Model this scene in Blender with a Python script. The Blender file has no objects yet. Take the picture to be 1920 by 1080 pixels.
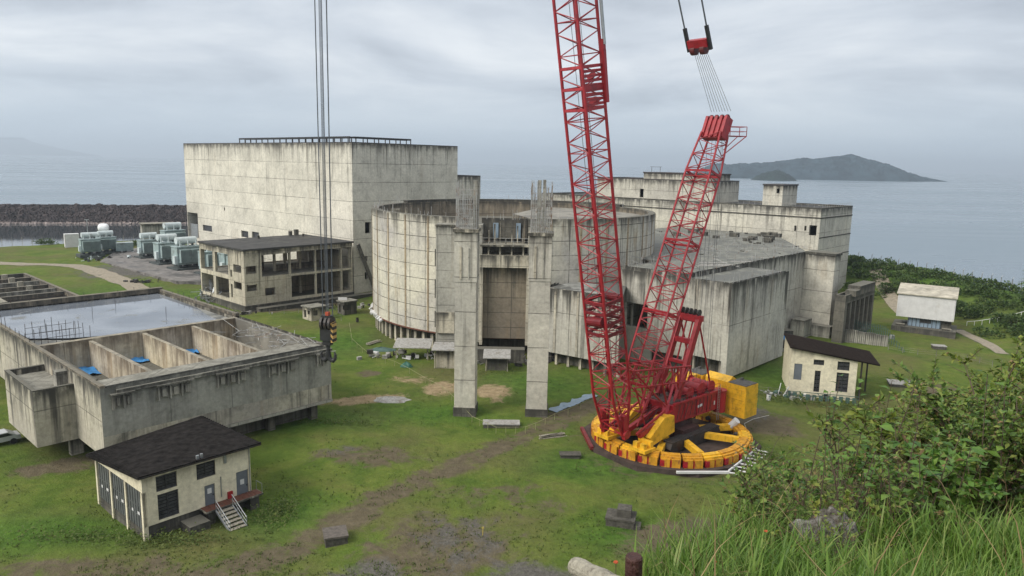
import bpy, math, random
import numpy as np
from mathutils import Vector, Matrix, noise as mnoise
R = math.radians
random.seed(7)
sc = bpy.context.scene
col = sc.collection

# ------------------------------------------------------------------ camera
F = 1387.0; ROLL = 0.0195; TH = math.atan(234.3/1387.0)
CAM = Vector((0, 0, 33.0))
_wd = Vector((-math.sin(ROLL)*math.cos(TH), math.cos(ROLL)*math.cos(TH), math.sin(TH)))
_fy = Vector((math.sin(ROLL)*math.sin(TH), -math.cos(ROLL)*math.sin(TH), math.cos(TH)))
_rx = Vector((math.cos(ROLL), math.sin(ROLL), 0))
# rows = world axes expressed in camera axes (right, down, forward)
M3 = Matrix((_rx, _fy, -_wd))
cd = bpy.data.cameras.new('camera'); cam = bpy.data.objects.new('camera', cd); col.objects.link(cam)
cd.sensor_width = 36.0; cd.lens = 36.0*F/1920.0; cd.clip_start = 0.2; cd.clip_end = 60000
mw = Matrix.Identity(4)
for i in range(3):
    mw[i][0] = M3[i][0]; mw[i][1] = -M3[i][1]; mw[i][2] = -M3[i][2]; mw[i][3] = CAM[i]
cam.matrix_world = mw
sc.camera = cam

# ------------------------------------------------------------------ light
SUN_EL, SUN_AZ = 40.0, 240.0        # azimuth the light comes from, clockwise from +Y
sun = bpy.data.lights.new('sun', 'SUN'); sun.energy = 3.0; sun.angle = R(28); sun.color = (1.0, 0.95, 0.86)
so = bpy.data.objects.new('sun', sun); col.objects.link(so)
sdir = Vector((math.sin(R(SUN_AZ))*math.cos(R(SUN_EL)), math.cos(R(SUN_AZ))*math.cos(R(SUN_EL)), math.sin(R(SUN_EL))))
so.rotation_euler = sdir.to_track_quat('Z', 'Y').to_euler()
sc.view_settings.view_transform = 'Standard'; sc.view_settings.look = 'None'
sc.view_settings.exposure = 0.18; sc.view_settings.gamma = 1.0

class NT:
    """tiny helper round a node tree"""
    def __init__(s, tree): s.t = tree; s.n = tree.nodes; s.l = tree.links
    def new(s, typ, **kw):
        n = s.n.new(typ)
        for k, v in kw.items(): setattr(n, k, v)
        return n
    def link(s, a, b): s.l.new(a, b)
    def val(s, sock, v):
        if hasattr(v, 'is_output') or isinstance(v, bpy.types.NodeSocket): s.link(v, sock)
        else: sock.default_value = v
    def math(s, op, a, b=None, c=None, clamp=False):
        n = s.new('ShaderNodeMath', operation=op); n.use_clamp = clamp
        s.val(n.inputs[0], a)
        if b is not None: s.val(n.inputs[1], b)
        if c is not None: s.val(n.inputs[2], c)
        return n.outputs[0]
    def mix(s, fac, a, b, blend='MIX'):
        n = s.new('ShaderNodeMix', data_type='RGBA', blend_type=blend)
        s.val(n.inputs[0], fac)
        for i, v in ((6, a), (7, b)):
            if isinstance(v, (tuple, list)): v = tuple(v)[:3]+(1,)
            s.val(n.inputs[i], v)
        return n.outputs[2]
    def ramp(s, fac, pts):
        n = s.new('ShaderNodeValToRGB'); e = n.color_ramp.elements
        while len(e) < len(pts): e.new(0.5)
        for i, (p, c) in enumerate(pts):
            e[i].position = p
            if isinstance(c, (int, float)): c = (c, c, c)
            e[i].color = tuple(c)[:3]+(1,)
        s.link(fac, n.inputs[0]); return n.outputs[0]
    def smooth(s, x, a, b):
        n = s.new('ShaderNodeMapRange', interpolation_type='SMOOTHSTEP')
        s.val(n.inputs[0], x); n.inputs[1].default_value = a; n.inputs[2].default_value = b
        return n.outputs[0]
    def noise(s, vec, scale, detail=4, rough=0.55, dist=0.0):
        n = s.new('ShaderNodeTexNoise'); n.inputs['Scale'].default_value = scale
        n.inputs['Detail'].default_value = detail; n.inputs['Roughness'].default_value = rough
        n.inputs['Distortion'].default_value = dist
        if vec is not None: s.link(vec, n.inputs['Vector'])
        return n.outputs[0]
    def scale(s, vec, v):
        n = s.new('ShaderNodeVectorMath', operation='MULTIPLY'); s.link(vec, n.inputs[0]); n.inputs[1].default_value = v
        return n.outputs[0]

# overcast sky: a little clear Nishita sky behind a cloud deck, brighter overhead
w = bpy.data.worlds.new('World'); sc.world = w; w.use_nodes = True
g = NT(w.node_tree); g.n.clear()
out = g.new('ShaderNodeOutputWorld')
sky = g.new('ShaderNodeTexSky', sky_type='NISHITA'); sky.sun_disc = False
sky.sun_elevation = R(SUN_EL); sky.sun_rotation = R(SUN_AZ)
b1 = g.new('ShaderNodeBackground'); g.link(sky.outputs[0], b1.inputs[0]); b1.inputs[1].default_value = 0.08
tc = g.new('ShaderNodeTexCoord'); gen = tc.outputs['Generated']
sep = g.new('ShaderNodeSeparateXYZ'); g.link(gen, sep.inputs[0])
# project the direction on a flat cloud deck so that clouds flatten towards the horizon
zz = g.math('ADD', g.math('MAXIMUM', sep.outputs[2], 0.0), 0.13)
cx_ = g.math('DIVIDE', sep.outputs[0], zz); cy_ = g.math('DIVIDE', sep.outputs[1], zz)
comb = g.new('ShaderNodeCombineXYZ'); g.link(cx_, comb.inputs[0]); g.link(cy_, comb.inputs[1]); comb.inputs[2].default_value = 3.7
n1 = g.noise(comb.outputs[0], 0.62, 6, 0.55, 0.3)
n2 = g.noise(comb.outputs[0], 0.22, 3, 0.5, 0.2)
nn = g.math('ADD', g.math('MULTIPLY', n1, 0.65), g.math('MULTIPLY', n2, 0.35))
# darker bank towards the right of the view
bank = g.smooth(sep.outputs[0], -0.05, 0.65)
nn = g.math('SUBTRACT', nn, g.math('MULTIPLY', bank, 0.035))
cl = g.ramp(nn, [(0.36, (0.37, 0.40, 0.45)), (0.435, (0.48, 0.525, 0.59)), (0.50, (0.62, 0.67, 0.735)), (0.60, (0.84, 0.875, 0.91))])
hz = g.smooth(sep.outputs[2], 0.0, 0.13)
cl = g.mix(hz, (0.55, 0.645, 0.74), cl)
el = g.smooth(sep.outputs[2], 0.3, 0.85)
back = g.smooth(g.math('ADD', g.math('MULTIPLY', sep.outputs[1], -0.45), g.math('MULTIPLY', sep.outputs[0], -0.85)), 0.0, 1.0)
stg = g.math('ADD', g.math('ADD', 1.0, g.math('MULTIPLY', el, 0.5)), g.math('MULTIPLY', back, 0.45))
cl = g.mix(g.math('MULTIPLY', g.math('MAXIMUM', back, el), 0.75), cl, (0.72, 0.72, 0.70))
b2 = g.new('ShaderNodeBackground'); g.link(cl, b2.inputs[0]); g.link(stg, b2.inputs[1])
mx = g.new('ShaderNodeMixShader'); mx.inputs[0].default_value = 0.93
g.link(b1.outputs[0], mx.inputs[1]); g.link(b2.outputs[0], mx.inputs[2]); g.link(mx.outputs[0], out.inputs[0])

# ------------------------------------------------------------------ helpers
def at(px, py, z=0.0):
    """point of the plane at height z seen at this place of the photograph"""
    d = M3 @ Vector(((px-960)/F, (py-540)/F, 1)); t = (z-CAM.z)/d.z
    return CAM + d*t
def h_at(x, y, py):
    lo, hi = -40, 160
    for _ in range(50):
        m = (lo+hi)/2; v = M3.transposed() @ (Vector((x, y, m))-CAM)
        if 540+F*v.y/v.z > py: lo = m
        else: hi = m
    return m
V2 = lambda p: Vector((p[0], p[1]))
def fbm(x, y, s, o=4, seed=0): return mnoise.fractal(Vector((x*s+seed*13.1, y*s-seed*7.7, seed*3.3)), 1.0, 2.0, o)

def tag(o, label=None, cat=None, group=None, kind=None):
    if label: o['label'] = label
    if cat: o['category'] = cat
    if group: o['group'] = group
    if kind: o['kind'] = kind
    return o
def empty(name, loc, label, cat, group=None):
    o = bpy.data.objects.new(name, None); col.objects.link(o); o.location = loc; o.empty_display_size = 0.5
    return tag(o, label, cat, group)
def copy_tree(o, parent=None):
    c = o.copy(); col.objects.link(c); c.parent = parent
    for ch in list(o.children): copy_tree(ch, c)
    return c

EACH = set('handrail roller hose vent column partition pier post gallery_post debris bracket rib wall_rib notice frame cross_beam column_stump slot_frame step leg carrier_housing carrier_arm brace roof_hut roof_sheet gallery_sheet stair_base counterweight_beam slew_column front_carrier wall_lamp scrap_metal string_course pilaster hinge_bracket top_plate sheave_bracket boom_foot cap_piece machine_part stiffener'.split())
class MB:
    def __init__(s): s.v = []; s.f = []; s.mi = []; s.uv = []; s.mats = []; s.ztop = None; s.sm = []
    def m(s, mat):
        if mat not in s.mats: s.mats.append(mat)
        return s.mats.index(mat)
    def face(s, pts, mat=None, uv=None, smooth=False):
        i = len(s.v); s.v += [tuple(p) for p in pts]; s.f.append(tuple(range(i, i+len(pts))))
        s.mi.append(s.m(mat) if mat else 0); s.uv.append(uv); s.sm.append(smooth)
    def prism(s, poly, z0, z1, mat=None, bottom=True, top=True):
        """poly counter-clockwise seen from above; z may be a list per corner"""
        n = len(poly); a = z0 if isinstance(z0, (list, tuple)) else [z0]*n; b = z1 if isinstance(z1, (list, tuple)) else [z1]*n
        for i in range(n):
            j = (i+1) % n; p, q = poly[i], poly[j]
            s.face([(p[0], p[1], a[i]), (q[0], q[1], a[j]), (q[0], q[1], b[j]), (p[0], p[1], b[i])], mat)
        if top: s.face([(p[0], p[1], b[i]) for i, p in enumerate(poly)], mat)
        if bottom: s.face([(p[0], p[1], a[i]) for i, p in reversed(list(enumerate(poly)))], mat)
    def box(s, o, ex, ey, x0, x1, y0, y1, z0, z1, mat=None):
        ex = V2(ex); ey = V2(ey); o2 = V2(o)
        poly = [o2+ex*x0+ey*y0, o2+ex*x1+ey*y0, o2+ex*x1+ey*y1, o2+ex*x0+ey*y1]
        if ex.x*ey.y-ex.y*ey.x < 0: poly.reverse()
        s.prism(poly, z0, z1, mat)
    def obox(s, p, q, wd, ht, mat=None, up=Vector((0, 0, 1))):
        """bar of rectangular section from p to q"""
        p = Vector(p); q = Vector(q); d = (q-p).normalized(); sd = d.cross(up)
        if sd.length < 1e-4: sd = d.cross(Vector((0, 1, 0)))
        sd.normalize(); u = sd.cross(d).normalized()
        c = [(-1, -1), (1, -1), (1, 1), (-1, 1)]
        A = [p+sd*(x*wd/2)+u*(y*ht/2) for x, y in c]; B = [q+sd*(x*wd/2)+u*(y*ht/2) for x, y in c]
        for i in range(4):
            j = (i+1) % 4; s.face([A[i], A[j], B[j], B[i]], mat)
        s.face(A[::-1], mat); s.face(B, mat)
    def tube(s, p, q, r, n=6, mat=None, r2=None, caps=True):
        p = Vector(p); q = Vector(q); d = (q-p)
        if d.length < 1e-6: return
        d.normalize(); a = d.orthogonal().normalized(); b = d.cross(a); r2 = r if r2 is None else r2
        A = []; B = []
        for i in range(n):
            t = 2*math.pi*i/n; o = a*math.cos(t)+b*math.sin(t); A.append(p+o*r); B.append(q+o*r2)
        for i in range(n):
            j = (i+1) % n; s.face([A[i], A[j], B[j], B[i]], mat, smooth=n > 5)
        if caps: s.face(A[::-1], mat); s.face(B, mat)
    def path(s, pts, r, n=5, mat=None):
        for a, b in zip(pts[:-1], pts[1:]): s.tube(a, b, r, n, mat)
    def cyl(s, c, r, z0, z1, n=24, mat=None, r2=None):
        s.tube((c[0], c[1], z0), (c[0], c[1], z1), r, n, mat, r2)
    def panel(s, p0, p1, z0, z1, holes=(), depth=0.5, mat=None, hmat=None):
        """wall from p0 to p1 (left to right seen from outside) with real openings (u0,u1,v0,v1) and their reveals"""
        p0 = V2(p0); p1 = V2(p1); L = (p1-p0).length; d = (p1-p0)/L; n = Vector((d.y, -d.x))
        P = lambda u, v, k=0.0: (p0.x+d.x*u-n.x*k, p0.y+d.y*u-n.y*k, v)
        hs = [(max(0, a), min(L, b), max(z0, c), min(z1, e)) for a, b, c, e in holes]
        us = sorted({0, L} | {h[0] for h in hs} | {h[1] for h in hs}); vs = sorted({z0, z1} | {h[2] for h in hs} | {h[3] for h in hs})
        for i in range(len(us)-1):
            for j in range(len(vs)-1):
                mu, mv = (us[i]+us[i+1])/2, (vs[j]+vs[j+1])/2
                if any(h[0] < mu < h[1] and h[2] < mv < h[3] for h in hs): continue
                a, b, c, e = us[i], us[i+1], vs[j], vs[j+1]
                s.face([P(a, c), P(b, c), P(b, e), P(a, e)], mat, [(a, c), (b, c), (b, e), (a, e)])
                s.face([P(a, c, depth), P(a, e, depth), P(b, e, depth), P(b, c, depth)], mat)
        for a, b, c, e in hs:
            for q in ([P(a, c), P(a, c, depth), P(b, c, depth), P(b, c)], [P(a, e), P(b, e), P(b, e, depth), P(a, e, depth)],
                      [P(a, c), P(a, e), P(a, e, depth), P(a, c, depth)], [P(b, c), P(b, c, depth), P(b, e, depth), P(b, e)]):
                s.face(q, hmat or mat)
    def shell(s, poly, z0, z1, holes={}, mat=None, depth=0.5):
        n = len(poly)
        for i in range(n): s.panel(poly[i], poly[(i+1) % n], z0, z1, holes.get(i, ()), depth, mat)
    def sheet(s, poly, z, mat=None): s.face([(p[0], p[1], z) for p in poly], mat)
    def pieces(s):
        """one MB per connected piece"""
        par = {}
        def find(a):
            while par[a] != a: par[a] = par[par[a]]; a = par[a]
            return a
        keys = []
        for f in s.f:
            ks = [tuple(round(c, 4) for c in s.v[i]) for i in f]; keys.append(ks[0])
            for k in ks: par.setdefault(k, k)
            for k in ks[1:]: par[find(k)] = find(ks[0])
        out = {}
        for f, mi, uv, sm, k in zip(s.f, s.mi, s.uv, s.sm, keys):
            m = out.setdefault(find(k), MB()); m.mats = s.mats; i = len(m.v)
            m.v += [s.v[j] for j in f]; m.f.append(tuple(range(i, i+len(f)))); m.mi.append(mi); m.uv.append(uv); m.sm.append(sm)
        return list(out.values())
    def build(s, name, mat=None, parent=None, ztop=None):
        if name in EACH and parent is not None:
            ps = s.pieces()
            if 1 < len(ps) <= 100: return [p.build1(name, mat, parent, ztop) for p in ps][0]
        return s.build1(name, mat, parent, ztop)
    def build1(s, name, mat=None, parent=None, ztop=None):
        me = bpy.data.meshes.new(name); me.from_pydata(s.v, [], s.f)
        ms = s.mats or [mat]
        for m_ in ms: me.materials.append(m_ if m_ else mat)
        if s.mats and len(s.mats) >= 1: me.polygons.foreach_set('material_index', s.mi)
        me.polygons.foreach_set('use_smooth', s.sm)
        zt = ztop if ztop is not None else (max(v[2] for v in s.v) if s.v else 0)
        u1 = me.uv_layers.new(name='wall'); u2 = me.uv_layers.new(name='top'); k = 0
        d1 = []; d2 = []
        for f, uv in zip(s.f, s.uv):
            p = [Vector(s.v[i]) for i in f]
            if uv is None:
                nrm = (p[1]-p[0]).cross(p[2]-p[0])
                if nrm.length > 0: nrm.normalize()
                if abs(nrm.z) > 0.7: uv = [(q.x, q.y) for q in p]; drop = [7.0]*len(p)
                else:
                    t = Vector((-nrm.y, nrm.x)); t = t.normalized() if t.length > 0 else Vector((1, 0))
                    uv = [(q.x*t.x+q.y*t.y, q.z) for q in p]; drop = [zt-q.z for q in p]
            else: drop = [zt-q.z for q in p]
            for a, dd in zip(uv, drop): d1 += [a[0], a[1]]; d2 += [a[0], dd]
        u1.data.foreach_set('uv', d1); u2.data.foreach_set('uv', d2)
        me.validate(); me.update()
        o = bpy.data.objects.new(name, me); col.objects.link(o)
        if parent is not None:
            o.parent = parent; o.matrix_parent_inverse = Matrix.Translation(-Vector(parent.location))
        return o

# ------------------------------------------------------------------ materials
def newmat(name):
    m = bpy.data.materials.new(name); m.use_nodes = True; t = NT(m.node_tree)
    return m, t, t.n['Principled BSDF']
def plain(name, c, rough=0.6, metal=0.0, var=0.25, sc_=2.0, bump=0.0, dirt=None, dirt_amt=0.5, spec=0.4):
    m, t, b = newmat(name); co = t.new('ShaderNodeTexCoord').outputs['Object']
    geo = t.new('ShaderNodeNewGeometry').outputs['Position']
    n = t.noise(geo, sc_, 5, 0.6)
    c2 = tuple(x*(1-var) for x in c); c3 = tuple(min(1, x*(1+var*0.6)) for x in c)
    cc = t.ramp(n, [(0.3, c2), (0.7, c3)])
    if dirt:
        k = t.smooth(t.noise(geo, sc_*0.45, 6, 0.65), 0.62-0.25*dirt_amt, 0.78-0.2*dirt_amt)
        cc = t.mix(k, cc, dirt)
    t.link(cc, b.inputs['Base Color']); b.inputs['Roughness'].default_value = rough; b.inputs['Metallic'].default_value = metal
    b.inputs['Specular IOR Level'].default_value = spec
    if bump:
        bn = t.new('ShaderNodeBump'); bn.inputs['Strength'].default_value = bump; bn.inputs['Distance'].default_value = 0.1
        t.link(t.noise(geo, sc_*4, 4), bn.inputs['Height']); t.link(bn.outputs[0], b.inputs['Normal'])
    return m
def concrete(name, c, pw=3.0, ph=2.2, line=0.5, streak=0.6, mould=0.4, warm=0.3, seed=0.0, dark=(0.045, 0.043, 0.038), topfade=5.0, pv=0.06):
    """weathered board-marked concrete: form panels, pour joints, run-down streaks and mould"""
    m, t, b = newmat(name)
    uv = t.new('ShaderNodeUVMap', uv_map='wall').outputs[0]; up = t.new('ShaderNodeUVMap', uv_map='top').outputs[0]
    geo = t.new('ShaderNodeNewGeometry').outputs['Position']
    def shift(v, dx):
        n = t.new('ShaderNodeVectorMath', operation='ADD'); t.link(v, n.inputs[0]); n.inputs[1].default_value = (dx, dx*0.37, dx*1.7); return n.outputs[0]
    uvs = shift(uv, seed)
    # slightly wavy joints
    wob = t.new('ShaderNodeTexNoise'); wob.inputs['Scale'].default_value = 0.35; t.link(uvs, wob.inputs['Vector'])
    wv = t.new('ShaderNodeVectorMath', operation='MULTIPLY_ADD'); t.link(wob.outputs['Color'], wv.inputs[0]); wv.inputs[1].default_value = (0.14, 0.14, 0); t.link(uv, wv.inputs[2])
    br = t.new('ShaderNodeTexBrick'); br.offset = 0.0; br.squash = 1.0
    br.inputs['Scale'].default_value = 1.0; br.inputs['Brick Width'].default_value = pw; br.inputs['Row Height'].default_value = ph
    br.inputs['Mortar Size'].default_value = 0.07; br.inputs['Mortar Smooth'].default_value = 0.5; br.inputs['Bias'].default_value = 0.0
    br.inputs['Color1'].default_value = (1-pv, 1-pv, 1-pv, 1); br.inputs['Color2'].default_value = (1+pv*.5, 1+pv*.45, 1+pv*.35, 1); br.inputs['Mortar'].default_value = (0.95, 0.95, 0.95, 1)
    t.link(wv.outputs[0], br.inputs['Vector'])
    big = t.noise(shift(geo, seed), 0.09, 5, 0.6, 0.4)
    c2 = (c[0]*(0.80-0.1*warm), c[1]*(0.80-0.1*warm), c[2]*0.78); c3 = (c[0]*1.1, c[1]*1.1, c[2]*(1.12-0.12*warm))
    cc = t.ramp(big, [(0.32, c2), (0.68, c3)])
    cc = t.mix(0.75, cc, br.outputs[0], 'MULTIPLY')
    fine = t.ramp(t.noise(geo, 2.2, 6, 0.7), [(0.3, 0.74), (0.7, 1.14)])
    cc = t.mix(0.85, cc, fine, 'MULTIPLY')
    mid = t.ramp(t.noise(shift(geo, seed+2), 0.42, 6, 0.72, 0.6), [(0.28, 0.60), (0.48, 0.98), (0.7, 1.10)])
    cc = t.mix(0.75, cc, mid, 'MULTIPLY')
    # ochre bleeding
    och = t.smooth(t.noise(t.scale(uvs, (0.55, 0.07, 1)), 1.0, 4, 0.6), 0.56, 0.72)
    cc = t.mix(t.math('MULTIPLY', och, warm*0.7), cc, (0.27, 0.19, 0.105))
    # joints: stained unevenly
    jl = t.math('MULTIPLY', br.outputs['Fac'], t.smooth(t.noise(uvs, 0.22, 5, 0.65), 0.30, 0.54))
    cc = t.mix(t.math('MULTIPLY', jl, line), cc, dark)
    # run-down streaks, strongest below the top edge
    sp = t.new('ShaderNodeSeparateXYZ'); t.link(up, sp.inputs[0])
    near = t.math('POWER', 2.718, t.math('MULTIPLY', sp.outputs[1], -1.0/topfade))
    s1 = t.noise(t.scale(uvs, (0.75, 0.035, 1)), 1.0, 6, 0.68, 0.5); s2 = t.noise(t.scale(uvs, (3.1, 0.09, 1)), 1.0, 4, 0.6, 0.3)
    ss = t.math('ADD', t.math('MULTIPLY', s1, 0.72), t.math('MULTIPLY', s2, 0.28))
    st = t.smooth(t.math('ADD', ss, t.math('MULTIPLY', near, 0.13)), 0.535, 0.72)
    wide = t.math('MULTIPLY', t.smooth(t.noise(t.scale(shift(uv, seed+3), (0.22, 0.018, 1)), 1.0, 5, 0.7, 0.6), 0.58, 0.70), t.smooth(t.noise(t.scale(uvs, (2.2, 0.12, 1)), 1.0, 4, 0.65), 0.38, 0.62))
    cc = t.mix(t.math('MULTIPLY', wide, streak*0.75), cc, (0.10, 0.095, 0.082))
    patch = t.smooth(t.noise(uvs, 0.11, 3), 0.40, 0.62)
    stf = t.math('MULTIPLY', st, t.math('MULTIPLY', t.math('ADD', t.math('MULTIPLY', patch, 0.65), near, clamp=True), streak), clamp=True)
    cc = t.mix(stf, cc, dark)
    edge = t.math('MULTIPLY', t.smooth(sp.outputs[1], 1.8, 0.0), t.smooth(t.noise(t.scale(uvs, (1, .35, 1)), 0.7, 5, 0.65), 0.34, 0.58))
    cc = t.mix(t.math('MULTIPLY', edge, min(1.0, streak*1.1)), cc, dark)
    # mould
    mo = t.smooth(t.noise(shift(geo, seed+5), 0.33, 7, 0.68, 0.5), 0.53, 0.70)
    cc = t.mix(t.math('MULTIPLY', mo, mould), cc, (0.085, 0.085, 0.072))
    # level tops darkened to offset overhead sky light; patchy grime and algae too
    nsep = t.new('ShaderNodeSeparateXYZ'); t.link(t.new('ShaderNodeNewGeometry').outputs['Normal'], nsep.inputs[0])
    lev = t.math('MULTIPLY', t.smooth(nsep.outputs[2], 0.6, 0.9), t.math('ADD', 0.45, t.math('MULTIPLY', t.smooth(t.noise(geo, 0.9, 6, 0.7), 0.4, 0.6), 0.35)))
    cc = t.mix(lev, cc, (0.12, 0.115, 0.095))
    t.link(cc, b.inputs['Base Color']); b.inputs['Roughness'].default_value = 0.9; b.inputs['Specular IOR Level'].default_value = 0.25
    bn = t.new('ShaderNodeBump'); bn.inputs['Strength'].default_value = 0.5; bn.inputs['Distance'].default_value = 0.12
    hh = t.math('SUBTRACT', t.noise(geo, 1.4, 6, 0.7), t.math('MULTIPLY', br.outputs['Fac'], 0.5))
    t.link(hh, bn.inputs['Height']); t.link(bn.outputs[0], b.inputs['Normal'])
    return m
def paint(name, c, rust=(0.10, 0.035, 0.02), amt=0.35, rough=0.45):
    m, t, b = newmat(name); geo = t.new('ShaderNodeNewGeometry').outputs['Position']
    n = t.noise(geo, 1.1, 6, 0.65); cc = t.ramp(n, [(0.3, tuple(x*0.55 for x in c)), (0.5, c), (0.7, tuple(min(1, x*1.15) for x in c))])
    run = t.smooth(t.noise(t.scale(geo, (3.5, 3.5, 0.35)), 1.0, 5, 0.7), 0.5, 0.72)
    cc = t.mix(t.math('MULTIPLY', run, 0.55), cc, tuple(x*0.35+0.012 for x in c))
    k = t.smooth(t.noise(t.scale(geo, (2.2, 2.2, 0.7)), 1.0, 6, 0.7), 0.66-0.25*amt, 0.80-0.2*amt)
    cc = t.mix(t.math('MULTIPLY', k, 0.8), cc, rust)
    t.link(cc, b.inputs['Base Color']); t.link(t.math('ADD', rough, t.math('MULTIPLY', k, 0.35)), b.inputs['Roughness'])
    return m
def wet_roof(name, dry, wet_amt=0.5, seed=0.0, wetc=0.35, gl=0.35):
    """flat roof with stains and puddles"""
    m, t, b = newmat(name); geo = t.new('ShaderNodeNewGeometry').outputs['Position']
    n = t.new('ShaderNodeVectorMath', operation='ADD'); t.link(geo, n.inputs[0]); n.inputs[1].default_value = (seed, seed*2.3, 0); v = n.outputs[0]
    cc = t.ramp(t.noise(v, 0.5, 7, 0.68, 0.4), [(0.28, tuple(x*0.35 for x in dry)), (0.5, tuple(x*0.8 for x in dry)), (0.72, tuple(x*1.2 for x in dry))])
    k = t.smooth(t.noise(v, 0.16, 5, 0.6, 0.3), 0.62-0.3*wet_amt, 0.68-0.3*wet_amt)
    cc = t.mix(k, cc, tuple(x*wetc for x in dry)); t.link(cc, b.inputs['Base Color'])
    t.link(t.math('SUBTRACT', 0.9, t.math('MULTIPLY', k, gl)), b.inputs['Roughness'])
    return m
def leafmat(name, pts, rough=0.55, trans=0.25):
    m, t, b = newmat(name)
    oi = t.new('ShaderNodeNewGeometry'); rnd = oi.outputs['Random Per Island']
    big = t.noise(oi.outputs['Position'], 0.9, 3)
    f = t.math('ADD', t.math('MULTIPLY', rnd, 0.7), t.math('MULTIPLY', big, 0.3))
    cc = t.ramp(f, pts); t.link(cc, b.inputs['Base Color']); b.inputs['Roughness'].default_value = rough
    b.inputs['Specular IOR Level'].default_value = 0.3
    tr = t.new('ShaderNodeBsdfTranslucent'); t.link(cc, tr.inputs[0]); mx = t.new('ShaderNodeMixShader'); mx.inputs[0].default_value = trans
    o = t.n['Material Output']; t.link(b.outputs[0], mx.inputs[1]); t.link(tr.outputs[0], mx.inputs[2]); t.link(mx.outputs[0], o.inputs[0])
    return m

CON_CREAM = concrete('cream_concrete', (0.61, 0.58, 0.505), 400.0, 4.6, 0.8, 0.8, 0.12, 0.2, 1.0, topfade=6.0)
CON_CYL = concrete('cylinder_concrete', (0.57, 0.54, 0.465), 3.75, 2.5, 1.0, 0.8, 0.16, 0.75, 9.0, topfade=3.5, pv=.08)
CON_BACK = concrete('pale_concrete', (0.54, 0.515, 0.445), 90.0, 4.3, 0.7, 0.8, 0.18, 0.35, 17.0)
CON_AUX = concrete('streaked_concrete', (0.48, 0.46, 0.405), 4.8, 9.0, 0.65, 1.0, 0.2, 0.35, 23.0, topfade=6.0)
CON_POOL = concrete('mouldy_concrete', (0.47, 0.435, 0.36), 12.0, 6.0, 0.6, 0.95, 0.6, 0.6, 31.0)
CON_FRONT = concrete('grey_mould_concrete', (0.33, 0.325, 0.285), 7.0, 20.0, 0.5, 0.6, 0.6, 0.25, 35.0, dark=(.06, .06, .055))
CON_PIT = concrete('ochre_pit_concrete', (0.53, 0.465, 0.365), 14.0, 30.0, 0.4, 0.7, 0.3, 0.8, 37.0, dark=(.10, .075, .05))
CON_GREY = concrete('grey_concrete', (0.40, 0.385, 0.335), 3.0, 3.0, 0.55, 0.7, 0.25, 0.25, 41.0)
CON_PIL = concrete('pillar_concrete', (0.51, 0.485, 0.42), 60.0, 4.6, 0.7, 0.8, 0.2, 0.3, 47.0)
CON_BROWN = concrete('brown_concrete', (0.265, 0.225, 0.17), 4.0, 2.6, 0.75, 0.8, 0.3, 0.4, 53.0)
CON_FRAME = concrete('frame_concrete', (0.52, 0.475, 0.38), 5.0, 3.2, 0.5, 0.85, 0.3, 0.35, 61.0)
CON_DARK = concrete('dark_concrete', (0.16, 0.15, 0.125), 3.0, 2.0, 0.5, 0.9, 0.6, 0.3, 67.0)  # darker concrete for soffits, plinths, cores and copings
ROOF_BLACK = wet_roof('tar_roof', (0.05, 0.048, 0.046), 0.25, 3.0)
ROOF_GREY = wet_roof('stained_roof', (0.27, 0.27, 0.25), 0.42, 11.0)
ROOF_PALE = wet_roof('pale_roof', (0.25, 0.235, 0.20), 0.2, 19.0, .5, .2)
ROOF_AUX = wet_roof('damp_roof', (0.19, 0.19, 0.165), 0.5, 27.0, 0.5, .3)
RED = paint('red_paint', (0.30, 0.010, 0.017), (0.07, 0.01, 0.012), 0.35)
YEL = paint('yellow_paint', (0.70, 0.39, 0.02), (0.28, 0.12, 0.03), 0.30)
ORANGE = paint('orange_yellow_paint', (0.52, 0.25, 0.015), (0.16, 0.05, 0.02), 0.6)
BLACK = plain('black_steel', (0.02, 0.02, 0.021), 0.5, 0.0, 0.4)
DSTEEL = plain('dark_steel', (0.055, 0.05, 0.048), 0.55, 0.3, 0.4, dirt=(0.06, 0.03, 0.02))
GALV = plain('galvanised_steel', (0.33, 0.345, 0.355), 0.4, 0.6, 0.25)
REBAR = plain('rebar_steel', (0.36, 0.36, 0.35), 0.6, 0.2, 0.3, dirt=(0.2, 0.12, 0.07), dirt_amt=0.5)
ROPE = plain('wire_rope', (0.10, 0.11, 0.125), 0.5, 0.3, 0.3)
WHITEW = concrete('cream_render', (0.73, 0.665, 0.50), 400.0, 300.0, 0.0, 0.40, 0.10, 0.12, 83.0, dark=(0.16, 0.14, 0.11), topfade=1.2, pv=0.0)
WHITE = plain('white_sheet', (0.56, 0.555, 0.55), 0.6, 0, 0.12, 1.0, dirt=(0.45, 0.43, 0.40), dirt_amt=0.2)
DOORG = plain('grey_door', (0.13, 0.145, 0.165), 0.5, 0, 0.15, 1.5)
GATEG = plain('grey_gate', (0.10, 0.105, 0.105), 0.5, 0.0, 0.25, 1.2, dirt=(0.16, 0.14, 0.12), dirt_amt=0.3)
LOUVRE = plain('dark_louvre', (0.060, 0.060, 0.066), 0.35, 0.2, 0.6, 3.0)
GLASS = plain('dark_glass', (0.02, 0.022, 0.025), 0.08, 0, 0.2, spec=0.6)
REDB = plain('red_box', (0.28, 0.012, 0.014), 0.6)
RUSTY = plain('rusty_deck', (0.13, 0.05, 0.032), 0.8, 0, 0.4, 3.0)
TGREEN = plain('transformer_paint', (0.27, 0.34, 0.34), 0.5, 0.0, 0.25, 0.8, dirt=(0.16, 0.17, 0.16), dirt_amt=0.4)
TLIGHT = plain('tank_paint', (0.50, 0.56, 0.57), 0.45, 0.0, 0.2, 0.8, dirt=(0.3, 0.3, 0.28), dirt_amt=0.3)
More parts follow.
